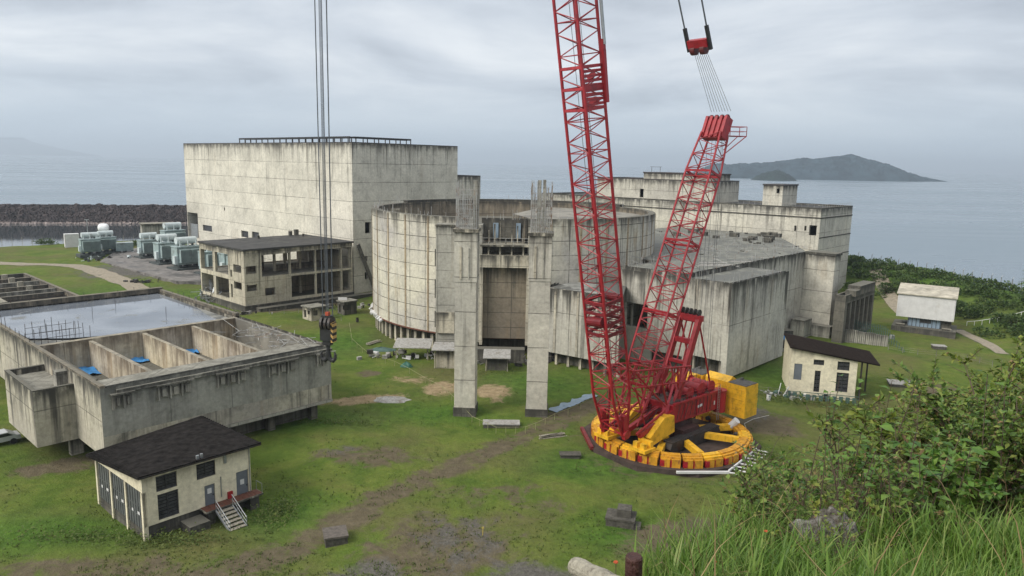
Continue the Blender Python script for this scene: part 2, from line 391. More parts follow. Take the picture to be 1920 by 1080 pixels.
TDARK = plain('transformer_base', (0.055, 0.065, 0.065), 0.7, 0.0, 0.4, 0.8)
BLUE = plain('blue_tarp', (0.05, 0.24, 0.55), 0.45, 0, 0.3, 1.2, 0.4)
BLUEG = plain('pale_blue_sheet', (0.22, 0.29, 0.36), 0.4, 0, 0.25, 1.2)
WOOD = plain('weathered_wood', (0.38, 0.35, 0.28), 0.85, 0, 0.35, 14.0, 0.6, dirt=(0.12, 0.10, 0.08), dirt_amt=0.5)
WOODR = plain('dark_red_wood', (0.050, 0.018, 0.014), 0.6, 0, 0.4, 10.0, 0.4)
GREEN_NET = plain('green_net', (0.065, 0.115, 0.10), 0.8, 0, 0.3, 1.5)
BLOCKC = plain('mossy_block', (0.085, 0.078, 0.066), 0.95, 0, 0.5, 2.5, 0.7, dirt=(0.05, 0.05, 0.04), dirt_amt=0.5)
SLATE = plain('black_roof_tile', (0.020, 0.018, 0.017), 0.95, 0, 0.65, 1.4, 0.3, spec=0.04)
SLATEB = plain('brown_black_roof', (0.028, 0.021, 0.018), 0.95, 0, 0.4, 2.0, 0.3, spec=0.05)
RUBBLE = plain('pale_rubble', (0.33, 0.32, 0.30), 0.95, 0, 0.35, 3.0, 0.8, dirt=(0.2, 0.18, 0.15))

# ------------------------------------------------------------------ grid of the plant
A47 = R(47)
E1 = Vector((math.cos(A47), math.sin(A47))); E2 = Vector((-math.sin(A47), math.cos(A47)))
def rect(c, a, b, ex=E1, ey=E2):
    """four corners counter-clockwise from the near corner c: a along ex (right, away), b along ey (left, away)"""
    c = V2(c); return [c, c+ex*a, c+ex*a+ey*b, c+ey*b]

# ------------------------------------------------------------------ ground, water
SEA_Z = -6.0
def seg_d(px, py, ax, ay, bx, by):
    dx, dy = bx-ax, by-ay; t = np.clip(((px-ax)*dx+(py-ay)*dy)/(dx*dx+dy*dy+1e-9), 0, 1)
    return np.hypot(px-ax-t*dx, py-ay-t*dy)
def line_d(X, Y, pts):
    d = np.full(X.shape, 1e9)
    for a, b in zip(pts[:-1], pts[1:]): d = np.minimum(d, seg_d(X, Y, a[0], a[1], b[0], b[1]))
    return d
def W(*pix): return [at(x, y) for x, y in pix]
def blob(X, Y, px, py, rx, ry, ang=0):
    c = at(px, py); ca, sa = math.cos(ang), math.sin(ang)
    u = (X-c.x)*ca+(Y-c.y)*sa; v = -(X-c.x)*sa+(Y-c.y)*ca
    return np.clip(1.35-np.sqrt((u/rx)**2+(v/ry)**2), 0, 1)
RIDGE = [Vector((84, 330, 0)), Vector((98, 225, 0)), Vector((107, 195, 0)), Vector((112, 168, 0)), Vector((119, 148, 0)), Vector((140, 110, 0))]
def ground_z(X, Y):
    z = np.zeros(X.shape)
    sh = np.vectorize(lambda x, y: fbm(x, y, 0.045, 4, 2))(X, Y)*0.55 + np.vectorize(lambda x, y: fbm(x, y, 0.3, 3, 5))(X, Y)*0.10
    z += sh-0.15
    # green bank on the right, falling to the sea behind
    d = line_d(X, Y, RIDGE); bank = 6.5*np.exp(-(d/11.0)**2)
    z += bank*np.clip((Y-105)/30.0, 0, 1)
    # site edge towards the sea
    xr = np.interp(Y, [110, 148, 168, 195, 225, 330], [140, 119, 112, 107, 98, 84])+13
    fr = np.clip((X-xr)/16.0, 0, 1)
    fl = np.clip((Y-np.maximum(250, np.minimum(262+0.9*(X+186), 306-0.16*(X+185))))/9.0, 0, 1)
    f = np.maximum(fr, fl)
    z = z*(1-f)+(-9.0)*f
    return z
def make_ground():
    xs = np.concatenate([np.arange(-330, -90, 2.5), np.arange(-90, 70, 0.9), np.arange(70, 165, 1.6), [180, 200]])
    ys = np.concatenate([np.arange(-40, 48, 8.0), np.arange(48, 130, 0.8), np.arange(130, 240, 1.5), np.arange(240, 345, 3.0)])
    X, Y = np.meshgrid(xs, ys); Z = ground_z(X, Y)
    ny, nx = X.shape
    me = bpy.data.meshes.new('ground')
    v = np.stack([X.ravel(), Y.ravel(), Z.ravel()], 1)
    idx = np.arange(nx*ny).reshape(ny, nx)
    f = np.stack([idx[:-1, :-1].ravel(), idx[:-1, 1:].ravel(), idx[1:, 1:].ravel(), idx[1:, :-1].ravel()], 1)
    me.from_pydata(v.tolist(), [], f.tolist())
    me.polygons.foreach_set('use_smooth', [True]*len(f))
    # ground cover: R bare earth, G grey gravel, B lush grass
    D = np.zeros(X.shape); Gv = np.zeros(X.shape); Lu = np.zeros(X.shape); Sd = np.zeros(X.shape)
    tr = line_d(X, Y, W((1125, 748), (1040, 785), (950, 828), (850, 872), (760, 915), (690, 950), (560, 1020), (380, 1085), (200, 1120)))
    D = np.maximum(D, np.clip(1.25-tr/3.6, 0, 1)*0.74)
    D = np.maximum(D, 0.7*blob(X, Y, 690, 855, 9.5, 4.2, 0.0)); Gv = np.maximum(Gv, 0.5*blob(X, Y, 640, 845, 4.0, 3.0))
    Gv = np.maximum(Gv, 0.55*blob(X, Y, 850, 1010, 7.0, 8.0)); Gv = np.maximum(Gv, 0.7*blob(X, Y, 690, 1075, 5.0, 3.0)); Gv = np.maximum(Gv, 0.75*blob(X, Y, 1000, 1085, 10, 4.0))
    D = np.maximum(D, 0.5*blob(X, Y, 1000, 940, 8, 8)); D = np.maximum(D, 0.75*blob(X, Y, 820, 1030, 10, 9)); D = np.maximum(D, 0.85*blob(X, Y, 1290, 1000, 9, 4.5, 0.5)); D = np.maximum(D, 0.5*blob(X, Y, 950, 930, 12, 6))
    D = np.maximum(D, 0.62*blob(X, Y, 220, 1070, 22, 5))
    Sd = np.maximum(Sd, 0.95*blob(X, Y, 680, 748, 7.0, 2.2, 0.35)); Sd = np.maximum(Sd, 0.9*blob(X, Y, 825, 728, 3.2, 4.8)); Sd = np.maximum(Sd, 0.8*blob(X, Y, 925, 735, 4, 5)); Sd = np.maximum(Sd, 0.6*blob(X, Y, 770, 712, 6, 3.5))
    D = np.maximum(D, 0.8*blob(X, Y, 1430, 790, 7, 7)); Gv = np.maximum(Gv, 0.6*blob(X, Y, 1420, 775, 4, 4)); D = np.maximum(D, 0.8*blob(X, Y, 1250, 830, 13.5, 12.5))
    D = np.maximum(D, 0.7*blob(X, Y, 130, 865, 9, 4, 0.6)); D = np.maximum(D, 0.8*blob(X, Y, 1740, 730, 6, 6))
    Gv = np.maximum(Gv, 0.8*blob(X, Y, 280, 505, 26, 22, 0.6))
    D = np.maximum(D, 0.8*blob(X, Y, 560, 575, 22, 5, 0.75)); D = np.maximum(D, 0.7*blob(X, Y, 690, 700, 3, 3))
    D = np.maximum(D, np.clip(1.3-line_d(X, Y, W((1640, 545), (1665, 565), (1700, 590)))/2.2, 0, 1)*0.9); Gv = np.maximum(Gv, np.clip(1.3-line_d(X, Y, W((1795, 618), (1830, 632), (1870, 655)))/1.8, 0, 1)*0.9)
    for a in ((520, 960, 5, 5), (90, 990, 12, 4), (1010, 720, 9, 9), (800, 770, 10, 4), (200, 560, 30, 20), (640, 640, 8, 12), (1170, 1000, 5, 4), (1450, 700, 8, 10), (1130, 870, 9, 5), (600, 780, 10, 5)): Lu = np.maximum(Lu, blob(X, Y, *a))
    bk = np.clip(line_d(X, Y, RIDGE), 0, 30); Lu = np.maximum(Lu, np.clip(1.2-bk/14, 0, 1))
    at_ = me.attributes.new('cover', 'FLOAT_COLOR', 'POINT')
    at_.data.foreach_set('color', np.stack([D, Gv, Lu, Sd], -1).ravel())
    m, t, b = newmat('ground_cover'); geo = t.new('ShaderNodeNewGeometry').outputs['Position']
    a = t.new('ShaderNodeAttribute', attribute_name='cover'); sp = t.new('ShaderNodeSeparateColor'); t.link(a.outputs['Color'], sp.inputs[0])
    nA = t.noise(geo, 0.16, 7, 0.68, 0.5); nB = t.noise(geo, 0.9, 6, 0.7); nC = t.noise(geo, 5.0, 4, 0.7); nD = t.noise(geo, 0.06, 4, 0.6)
    gr = t.ramp(nA, [(0.28, (0.052, 0.092, 0.016)), (0.45, (0.084, 0.126, 0.022)), (0.58, (0.118, 0.150, 0.031)), (0.74, (0.136, 0.138, 0.043))])
    gr = t.mix(t.smooth(nD, 0.42, 0.66), gr, (0.115, 0.116, 0.041))
    gr = t.mix(t.math('MULTIPLY', sp.outputs[2], 0.75), gr, t.ramp(nB, [(0.3, (0.032, 0.085, 0.013)), (0.7, (0.075, 0.150, 0.022))]))
    gr = t.mix(0.9, gr, t.ramp(nC, [(0.25, 0.76), (0.75, 1.2)]), 'MULTIPLY')
    gr = t.mix(0.7, gr, t.ramp(nB, [(0.25, 0.68), (0.75, 1.24)]), 'MULTIPLY')
    nE = t.noise(geo, 0.35, 8, 0.72, 0.6)
    jit = t.math('ADD', t.math('MULTIPLY', t.math('SUBTRACT', nE, 0.5), 1.5), t.math('MULTIPLY', t.math('SUBTRACT', nC, 0.5), 0.3))
    def mask(s_, lo=0.42, hi=0.72): return t.smooth(t.math('ADD', s_, jit), lo, hi)
    dirt = t.ramp(nB, [(0.25, (0.072, 0.060, 0.038)), (0.55, (0.118, 0.098, 0.063)), (0.8, (0.16, 0.135, 0.09))])
    grav = t.ramp(t.noise(geo, 3.0, 7, 0.75), [(0.28, (0.055, 0.052, 0.046)), (0.5, (0.105, 0.098, 0.086)), (0.75, (0.18, 0.17, 0.15))])
    sand = t.ramp(nB, [(0.25, (0.16, 0.115, 0.065)), (0.7, (0.36, 0.28, 0.17))])
    has = t.smooth(sp.outputs[0], 0.03, 0.3); c = t.mix(t.math('MULTIPLY', mask(sp.outputs[0]), has), gr, dirt)
    has = t.smooth(sp.outputs[1], 0.03, 0.3); c = t.mix(t.math('MULTIPLY', mask(sp.outputs[1]), has), c, grav)
    has = t.smooth(a.outputs['Alpha'], 0.03, 0.3); c = t.mix(t.math('MULTIPLY', mask(a.outputs['Alpha']), has), c, sand)
    # scattered bare spots
    c = t.mix(t.math('MULTIPLY', t.smooth(t.noise(geo, 0.5, 8, 0.75, 0.4), 0.63, 0.74), 0.25), c, (0.12, 0.10, 0.058))
    t.link(c, b.inputs['Base Color']); b.inputs['Roughness'].default_value = 1.0; b.inputs['Specular IOR Level'].default_value = 0.1
    bn = t.new('ShaderNodeBump'); bn.inputs['Strength'].default_value = 0.9; bn.inputs['Distance'].default_value = 0.35
    t.link(t.math('ADD', t.math('MULTIPLY', nC, 0.35), nB), bn.inputs['Height']); t.link(bn.outputs[0], b.inputs['Normal'])
    me.materials.append(m)
    o = bpy.data.objects.new('ground', me); col.objects.link(o); o['kind'] = 'structure'
make_ground()
def gz(x, y): return float(ground_z(np.array([[x]]), np.array([[y]]))[0, 0])

def make_sea():
    m, t, b = newmat('sea_water'); geo = t.new('ShaderNodeNewGeometry').outputs['Position']
    b.inputs['Base Color'].default_value = (0.11, 0.155, 0.20, 1); b.inputs['Roughness'].default_value = 0.22; b.inputs['IOR'].default_value = 1.33
    ws = t.noise(t.scale(geo, (0.0012, 0.006, 1)), 1.0, 6, 0.65, 0.6); t.link(t.ramp(ws, [(0.35, 0.14), (0.65, 0.36)]), b.inputs['Roughness'])
    t.link(t.ramp(ws, [(0.35, (0.11, 0.15, 0.185)), (0.65, (0.15, 0.195, 0.235))]), b.inputs['Base Color'])
    bn = t.new('ShaderNodeBump'); bn.inputs['Strength'].default_value = 0.3; bn.inputs['Distance'].default_value = 0.5
    h = t.math('ADD', t.math('MULTIPLY', t.noise(t.scale(geo, (0.05, 0.10, 1)), 1.0, 5, 0.6), 2.0), t.noise(t.scale(geo, (0.25, 0.4, 1)), 1.0, 4, 0.6))
    t.link(h, bn.inputs['Height']); t.link(bn.outputs[0], b.inputs['Normal'])
    mb = MB(); mb.face([(-30000, 100, SEA_Z), (30000, 100, SEA_Z), (30000, 24000, SEA_Z), (-30000, 24000, SEA_Z)])
    o = mb.build('sea', m); o['kind'] = 'structure'
make_sea()
def make_basin():
    m, t, b = newmat('basin_water'); geo = t.new('ShaderNodeNewGeometry').outputs['Position']
    b.inputs['Base Color'].default_value = (0.03, 0.04, 0.045, 1); b.inputs['Roughness'].default_value = 0.05
    bn = t.new('ShaderNodeBump'); bn.inputs['Strength'].default_value = 0.05; bn.inputs['Distance'].default_value = 0.3
    t.link(t.noise(t.scale(geo, (0.25, 0.5, 1)), 1.0, 3), bn.inputs['Height']); t.link(bn.outputs[0], b.inputs['Normal'])
    P = [at(-420, 422, SEA_Z), at(-420, 480, SEA_Z), at(0, 480, SEA_Z), at(440, 450, SEA_Z), at(440, 418, SEA_Z)]
    mb = MB(); mb.face([(p.x, p.y, SEA_Z+0.02) for p in P]); o = mb.build('water', m); o['kind'] = 'structure'
make_basin()

def make_island(name, D, prof, ztop_fix=1.0, depth=420, seed=1):
    """wooded island from a list of (pixel column, pixel row of the crest)"""
    def P(px, py, D):
        d = M3 @ Vector(((px-960)/F, (py-540)/F, 1)); return CAM+d*(D/d.y)
    xs = [P(px, 330, D).x for px, _ in prof]; zs = [P(px, py, D).z-SEA_Z for px, py in prof]
    nx, ny = 150, 40; X = np.linspace(xs[0], xs[-1], nx); verts = []
    for j in range(ny):
        v = j/(ny-1)*2-1
        for x in X:
            h = np.interp(x, xs, zs); e = max(0, 1-v*v)
            hh = h*e**0.75+0.10*h*fbm(x, v*300, 0.012, 4, seed)*e+ 5.0*fbm(x, v*400, 0.06, 3, seed+3)*min(1, e*2)*min(1, h/20)
            verts.append((x, D+v*depth/2*(0.35+0.65*min(1, h/60)), SEA_Z-1+max(0, hh)*ztop_fix+ (1 if e > 0 else 0)))
    f = [(j*nx+i, j*nx+i+1, (j+1)*nx+i+1, (j+1)*nx+i) for j in range(ny-1) for i in range(nx-1)]
    me = bpy.data.meshes.new(name); me.from_pydata(verts, [], f); me.materials.append(ISL)
    o = bpy.data.objects.new(name, me); col.objects.link(o); o['kind'] = 'structure'
ISL = plain('hazed_island_forest', (0.032, 0.052, 0.066), 1.0, 0, 0.6, 0.03, 0.0, spec=0.0)  # blue-grey colour has distance haze mixed into the forest green
make_island('hills', 2950, [(1270, 338), (1300, 324), (1340, 307), (1400, 308), (1440, 306), (1500, 299), (1560, 295), (1595, 292), (1640, 304), (1690, 322), (1720, 331), (1756, 338)])
ISL = plain('islet_forest', (0.014, 0.026, 0.020), 1.0, 0, 0.6, 0.05, 0.0, spec=0.0)
make_island('hills', 2420, [(1411, 338), (1422, 330), (1440, 323), (1462, 321), (1478, 328), (1489, 338)], depth=200, seed=8)
make_island('hills', 17500, [(-60, 285), (0, 262), (30, 258), (60, 268), (110, 280), (150, 290)], depth=2500, seed=9)

def strip(name, pts, wd, mat, dz=0.03):
    """ragged road laid over the ground"""
    mb = MB(); P = []
    pts = [V2(p) for p in pts]
    fine = []
    for a, b in zip(pts[:-1], pts[1:]):
        n = max(2, int((b-a).length/1.5))
        for i in range(n): fine.append(a.lerp(b, i/n))
    fine.append(pts[-1])
    for _ in range(4): fine = [fine[0]]+[(fine[i-1]+fine[i]*2+fine[i+1])/4 for i in range(1, len(fine)-1)]+[fine[-1]]
    prev = None
    for i, p in enumerate(fine):
        d = (fine[min(i+1, len(fine)-1)]-fine[max(i-1, 0)]).normalized(); n = Vector((-d.y, d.x))
        wl = wd/2*(1+0.16*fbm(p.x, p.y, 0.25, 3, 3)); wr = wd/2*(1+0.16*fbm(p.x, p.y, 0.25, 3, 4))
        row = []
        for k in range(5):
            q = p+n*(wl+(-wr-wl)*k/4); row.append((q.x, q.y, gz(q.x, q.y)+dz+0.03))
        if prev:
            for k in range(4): mb.face([prev[k+1], row[k+1], row[k], prev[k]], smooth=True)
        prev = row
    o = mb.build(name, mat); o['kind'] = 'structure'; return o
GRAVEL = plain('gravel', (0.26, 0.225, 0.17), 0.95, 0, 0.3, 1.5, 0.5, dirt=(0.17, 0.145, 0.10), dirt_amt=0.3)
strip('road', [at(-60, 489), at(0, 493), at(60, 494), at(120, 496), at(170, 504), at(210, 518), at(245, 533), at(270, 549)], 5.5, GRAVEL)
strip('path', [at(1636, 543), at(1655, 557), at(1680, 577), at(1700, 592)], 3.2, GRAVEL)
strip('path', [at(1795, 618), at(1825, 630), at(1850, 643), at(1880, 662)], 2.4, GRAVEL)
# paved transformer yard
mb = MB(); pts = [at(188, 492), at(262, 512), at(330, 530), at(378, 531), at(470, 505), at(470, 470), at(330, 462), at(262, 466), at(215, 474)]
mb.prism([V2(p) for p in pts], -0.5, 0.42); o = mb.build('pavement', wet_roof('yard_slabs', (0.19, 0.175, 0.165), 0.30, 5.0)); o['kind'] = 'structure'
# wet sheet of water/foil patches on the lawn
PUD = plain('puddle_water', (0.03, 0.035, 0.04), 0.04, 0, 0.2, spec=0.8)

HAZE_D = 0.00014
# ------------------------------------------------------------------ plant buildings
def onface(p0, d, px, py):
    """(distance along d from p0, height) where the line of sight meets the vertical plane through p0 along d"""
    r = M3 @ Vector(((px-960)/F, (py-540)/F, 1)); p0 = V2(p0); n = Vector((d[1], -d[0]))
    t = (p0-V2(CAM)).dot(n)/V2(r).dot(n); q = CAM+r*t
    return (V2(q)-p0).dot(V2(d)), q.z
def win(p0, d, xc, yc, wd, ht):
    a = onface(p0, d, xc-wd/2, yc)[0]; b = onface(p0, d, xc+wd/2, yc)[0]; t = onface(p0, d, xc, yc-ht/2)[1]; e = onface(p0, d, xc, yc+ht/2)[1]
    return (a, b, e, t)
def parapet(mb, poly, z, wd, ht, mat):
    """coping round the edge of a flat roof"""
    n = len(poly); cx = sum((V2(p) for p in poly), Vector((0, 0)))/n
    inn = []
    for i in range(n):
        p, a, b = V2(poly[i]), V2(poly[i-1]), V2(poly[(i+1) % n])
        d1 = (p-a).normalized(); d2 = (b-p).normalized(); n1 = Vector((-d1.y, d1.x)); n2 = Vector((-d2.y, d2.x))
        bis = (n1+n2); bis = bis/max(0.3, bis.dot(n1)); inn.append(p+bis*wd)
    for i in range(n):
        j = (i+1) % n; mb.prism([poly[i], poly[j], inn[j], inn[i]], z, z+ht, mat)

RIBM = concrete('stained_rib', (0.36, 0.29, 0.20), 5.0, 3.0, 0.6, 0.5, 0.3, 0.6, 71.0)
def turbine_hall():
    c = Vector((-39.26, 181.19)); h = 37.0; Lb = 94.1
    root = empty('turbine_hall', (c.x, c.y, 0), 'huge cream concrete hall, tallest building of the plant, with steel rack on its roof', 'building')
    P = rect(c, 34.6, Lb); pl = P[3]
    d = -E2
    hl = [win(pl, d, 362, 422, 19, 46), win(pl, d, 389, 428, 17, 11), win(pl, d, 459, 439, 13, 12), win(pl, d, 479, 441, 13, 12), win(pl, d, 421, 392, 2, 6)]
    hr = [win(c, E1, 690, 427, 11, 21), win(c, E1, 686, 485, 6, 9), win(c, E1, 687, 517, 6, 13), win(c, E1, 655, 300, 3, 9)]
    mb = MB(); mb.shell(P, -0.5, h, {0: hr[:3], 3: hl}, CON_CREAM, 0.8)
    mb.build('wall', None, root)
    mb = MB(); q = [V2(p) for p in P]
    mb.prism([q[0]+(E1+E2)*0.9, q[1]+(-E1+E2)*0.9, q[2]-(E1+E2)*0.9, q[3]+(E1-E2)*0.9], h-0.9, h-0.4, ROOF_BLACK)
    rf = mb.build('roof', None, root)
    mb = MB(); parapet(mb, [p+(-E1-E2)*0.0 for p in q], h, 0.8, 0.28, DSTEEL); mb.build('coping', None, rf)
    # rolling door panel and window panes
    mb = MB(); u0, u1, z0, z1 = hl[0]; a = pl+d*u0+E1*0.5; b_ = pl+d*(u0+(u1-u0)*0.8)+E1*0.5
    mb.prism([a, b_, b_+E1*0.15, a+E1*0.15], z0, z0+(z1-z0)*0.55, GALV); mb.build('door', None, root)
    for hh in hl[1:4]:
        mb = MB(); a = pl+d*hh[0]+E1*0.4; b_ = pl+d*hh[1]+E1*0.4; mb.prism([a, b_, b_+E1*0.08, a+E1*0.08], hh[2], hh[3], LOUVRE); mb.build('window', None, root)
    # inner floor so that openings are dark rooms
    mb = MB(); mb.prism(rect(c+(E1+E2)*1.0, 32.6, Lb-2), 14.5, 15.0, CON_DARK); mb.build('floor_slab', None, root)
    # roof rack: rail on posts along both visible edges
    mb = MB(); zr = h+1.45
    A = c+E1*3+E2*onface(c+E1*3, E2, 460, 262)[0]; B = c+E1*3+E2*2.5; D = c+E1*onface(c+E2*2.5, E1, 770, 268)[0]+E2*2.5
    for a, b_ in ((A, B), (B, D)):
        for off in (0, 1.8):
            nn = Vector((-(b_-a).y, (b_-a).x)).normalized()*off*(-1 if (b_-a).dot(E1) < 1 else 1)
            p, q2 = a+nn, b_+nn
            mb.obox((p.x, p.y, zr), (q2.x, q2.y, zr), 0.45, 0.45)
            n = int((q2-p).length/3.2)
            for i in range(n+1):
                s = p.lerp(q2, i/n); mb.obox((s.x, s.y, h-0.4), (s.x, s.y, zr), 0.22, 0.22)
        n = int((b_-a).length/1.6)
        for i in range(n+1):
            s = a.lerp(b_, i/n); mb.obox((s.x, s.y, zr+0.1), (s.x+nn.x, s.y+nn.y, zr+0.1), 0.5 if i % 7 < 5 else .1, 0.1)
    mb.build('roof_rack', BLACK, root)
    # lower block at the far right end
    c2 = c+E1*34.8; h2 = 29.0; P2 = rect(c2, 8.7, 30)
    mb = MB(); mb.shell(P2, -0.5, h2, {}, CON_CREAM); t = mb.build('end_block', None, root)
    mb = MB(); mb.prism(rect(c2+(E1+E2)*0.5, 7.7, 29), h2-0.6, h2-0.2, ROOF_BLACK); mb.build('roof', None, t)
    mb = MB(); parapet(mb, P2, h2, 0.5, 0.3, DSTEEL); mb.build('coping', None, t)
    # diagonal stair ramp against the right wall
    mb = MB(); p = c+E1*0.9-E2*0.7
    mb.obox((p.x, p.y, 12.5), (p.x+E1.x*5, p.y+E1.y*5, 0.6), 0.3, 0.9); mb.build('stair', CON_DARK, root)
turbine_hall()

def low_building():
    c = Vector((-57.67, 157.31)); La, Lb, h = 27.7, 21.3, 13.28
    root = empty('unfinished_concrete_building', (c.x, c.y, 0), 'two storey open concrete frame building with empty bays and a flat dark roof', 'building')
    P = rect(c, La, Lb); pl = P[3]
    front = [(0.4, 2.9, 8.2, 9.9), (0.4, 2.9, 4.4, 5.9), (4.1, 10.8, 7.3, 12.1), (11.2, 17.4, 7.3, 12.3), (17.75, 24.45, 7.3, 12.3), (24.8, 27.35, 7.3, 12.3),
             (4.7, 7.2, 3.0, 4.7), (11.2, 17.4, 1.9, 6.8), (17.75, 24.45, 1.9, 6.8), (24.8, 27.35, 1.9, 6.8)]
    left = [(0.45, 6.5, 7.3, 11.9), (7.7, 14.0, 7.3, 11.9), (0.45, 6.5, 2.0, 6.3), (7.7, 14.0, 2.0, 6.3), (14.9, 15.7, 7.0, 8.6), (14.9, 15.7, 2.4, 5.4), (16.4, 19.9, 8.3, 10.0), (16.4, 19.9, 4.6, 6.2)]
    backw = [(0.8, 5.4, 7.4, 12.1), (6.0, 11.9, 7.4, 12.1), (12.6, 18, 7.4, 11.7), (19, 26.8, 7.4, 11.7), (2, 8, 2, 6.4), (10, 18, 2, 6.4)]
    right = [(1, 9, 7.4, 11.7), (10, 20, 7.4, 11.7), (1, 9, 2, 6.4)]
    mb = MB(); mb.shell(P, 1.3, h, {0: front, 1: right, 2: backw, 3: left}, CON_FRAME, 0.55); mb.build('wall', None, root)
    mb = MB(); mb.prism(rect(c+(E1+E2)*-0.25, La+0.5, Lb+0.5), -0.6, 1.3, CON_DARK); mb.build('plinth', None, root)
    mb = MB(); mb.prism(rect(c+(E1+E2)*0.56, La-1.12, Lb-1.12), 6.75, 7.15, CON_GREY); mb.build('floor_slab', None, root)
    mb = MB(); mb.prism(rect(c+(E1+E2)*-0.3, La+0.6, Lb+0.6), h, h+0.38, ROOF_BLACK); rf = mb.build('roof', None, root)
    mb = MB()
    for a, b, s in ((22.5, 19.5, 1.2), (24.3, 19.8, 1.5), (13, 18, 0.8), (25, 17.5, 0.6)):
        p = c+E1*a+E2*b; mb.box(p, E1, E2, 0, s*0.6, 0, s*0.6, h+0.38, h+0.38+s, CON_DARK)
    mb.build('vent', None, rf)
    mb = MB()  # inner columns and half-height walls
    for a in (4, 11, 17.6, 24.5):
        for b in (7, 14):
            p = c+E1*a+E2*b; mb.box(p, E1, E2, -.25, .25, -.25, .25, 1.3, 6.75); mb.box(p, E1, E2, -.25, .25, -.25, .25, 7.15, h)
    mb.build('column', CON_FRAME, root)
    mb = MB(); p = c+E1*11+E2*7
    mb.box(p, E1, E2, 0, 14, 0, 0.2, 7.15, 8.6); mb.box(p, E1, E2, -6.5, -1, 3, 3.2, 7.15, 9.0); mb.box(p, E1, E2, 13.5, 14, -6, 13, 1.3, 11.7); mb.box(p, E1, E2, 0.5, 12, 2, 2.3, 1.3, 6.7)
    mb.build('partition', CON_BROWN, root)
    # heap of scrap at the left end
    t = empty('scrap_heap', tuple(at(395, 560)), 'heap of bent grey steel scrap beside the left end of the open frame building', 'scrap'); mb = MB(); rnd = random.Random(3)
    base = at(396, 562)
    for i in range(70):
        q = base+Vector((rnd.gauss(0, 1.1), rnd.gauss(0, 2.2), 0)); q.z = abs(rnd.gauss(0, 1.0))+0.3
        dv = Vector((rnd.gauss(0, 1), rnd.gauss(0, 1), rnd.gauss(0.5, 0.8))); mb.obox(q, q+dv*rnd.uniform(0.5, 1.5), rnd.uniform(0.1, 0.6), 0.08)
    mb.build('scrap_metal', GALV, t)
    # plinth walk along the right side
    mb = MB(); w0 = c+E1*2-E2*2.6; mb.prism(rect(w0, 36, 2.0), -0.4, 0.8, CON_DARK)
    tag(mb.build('retaining_wall', None), 'long low dark stained concrete ledge along the foot of the open frame building', 'wall')
low_building()

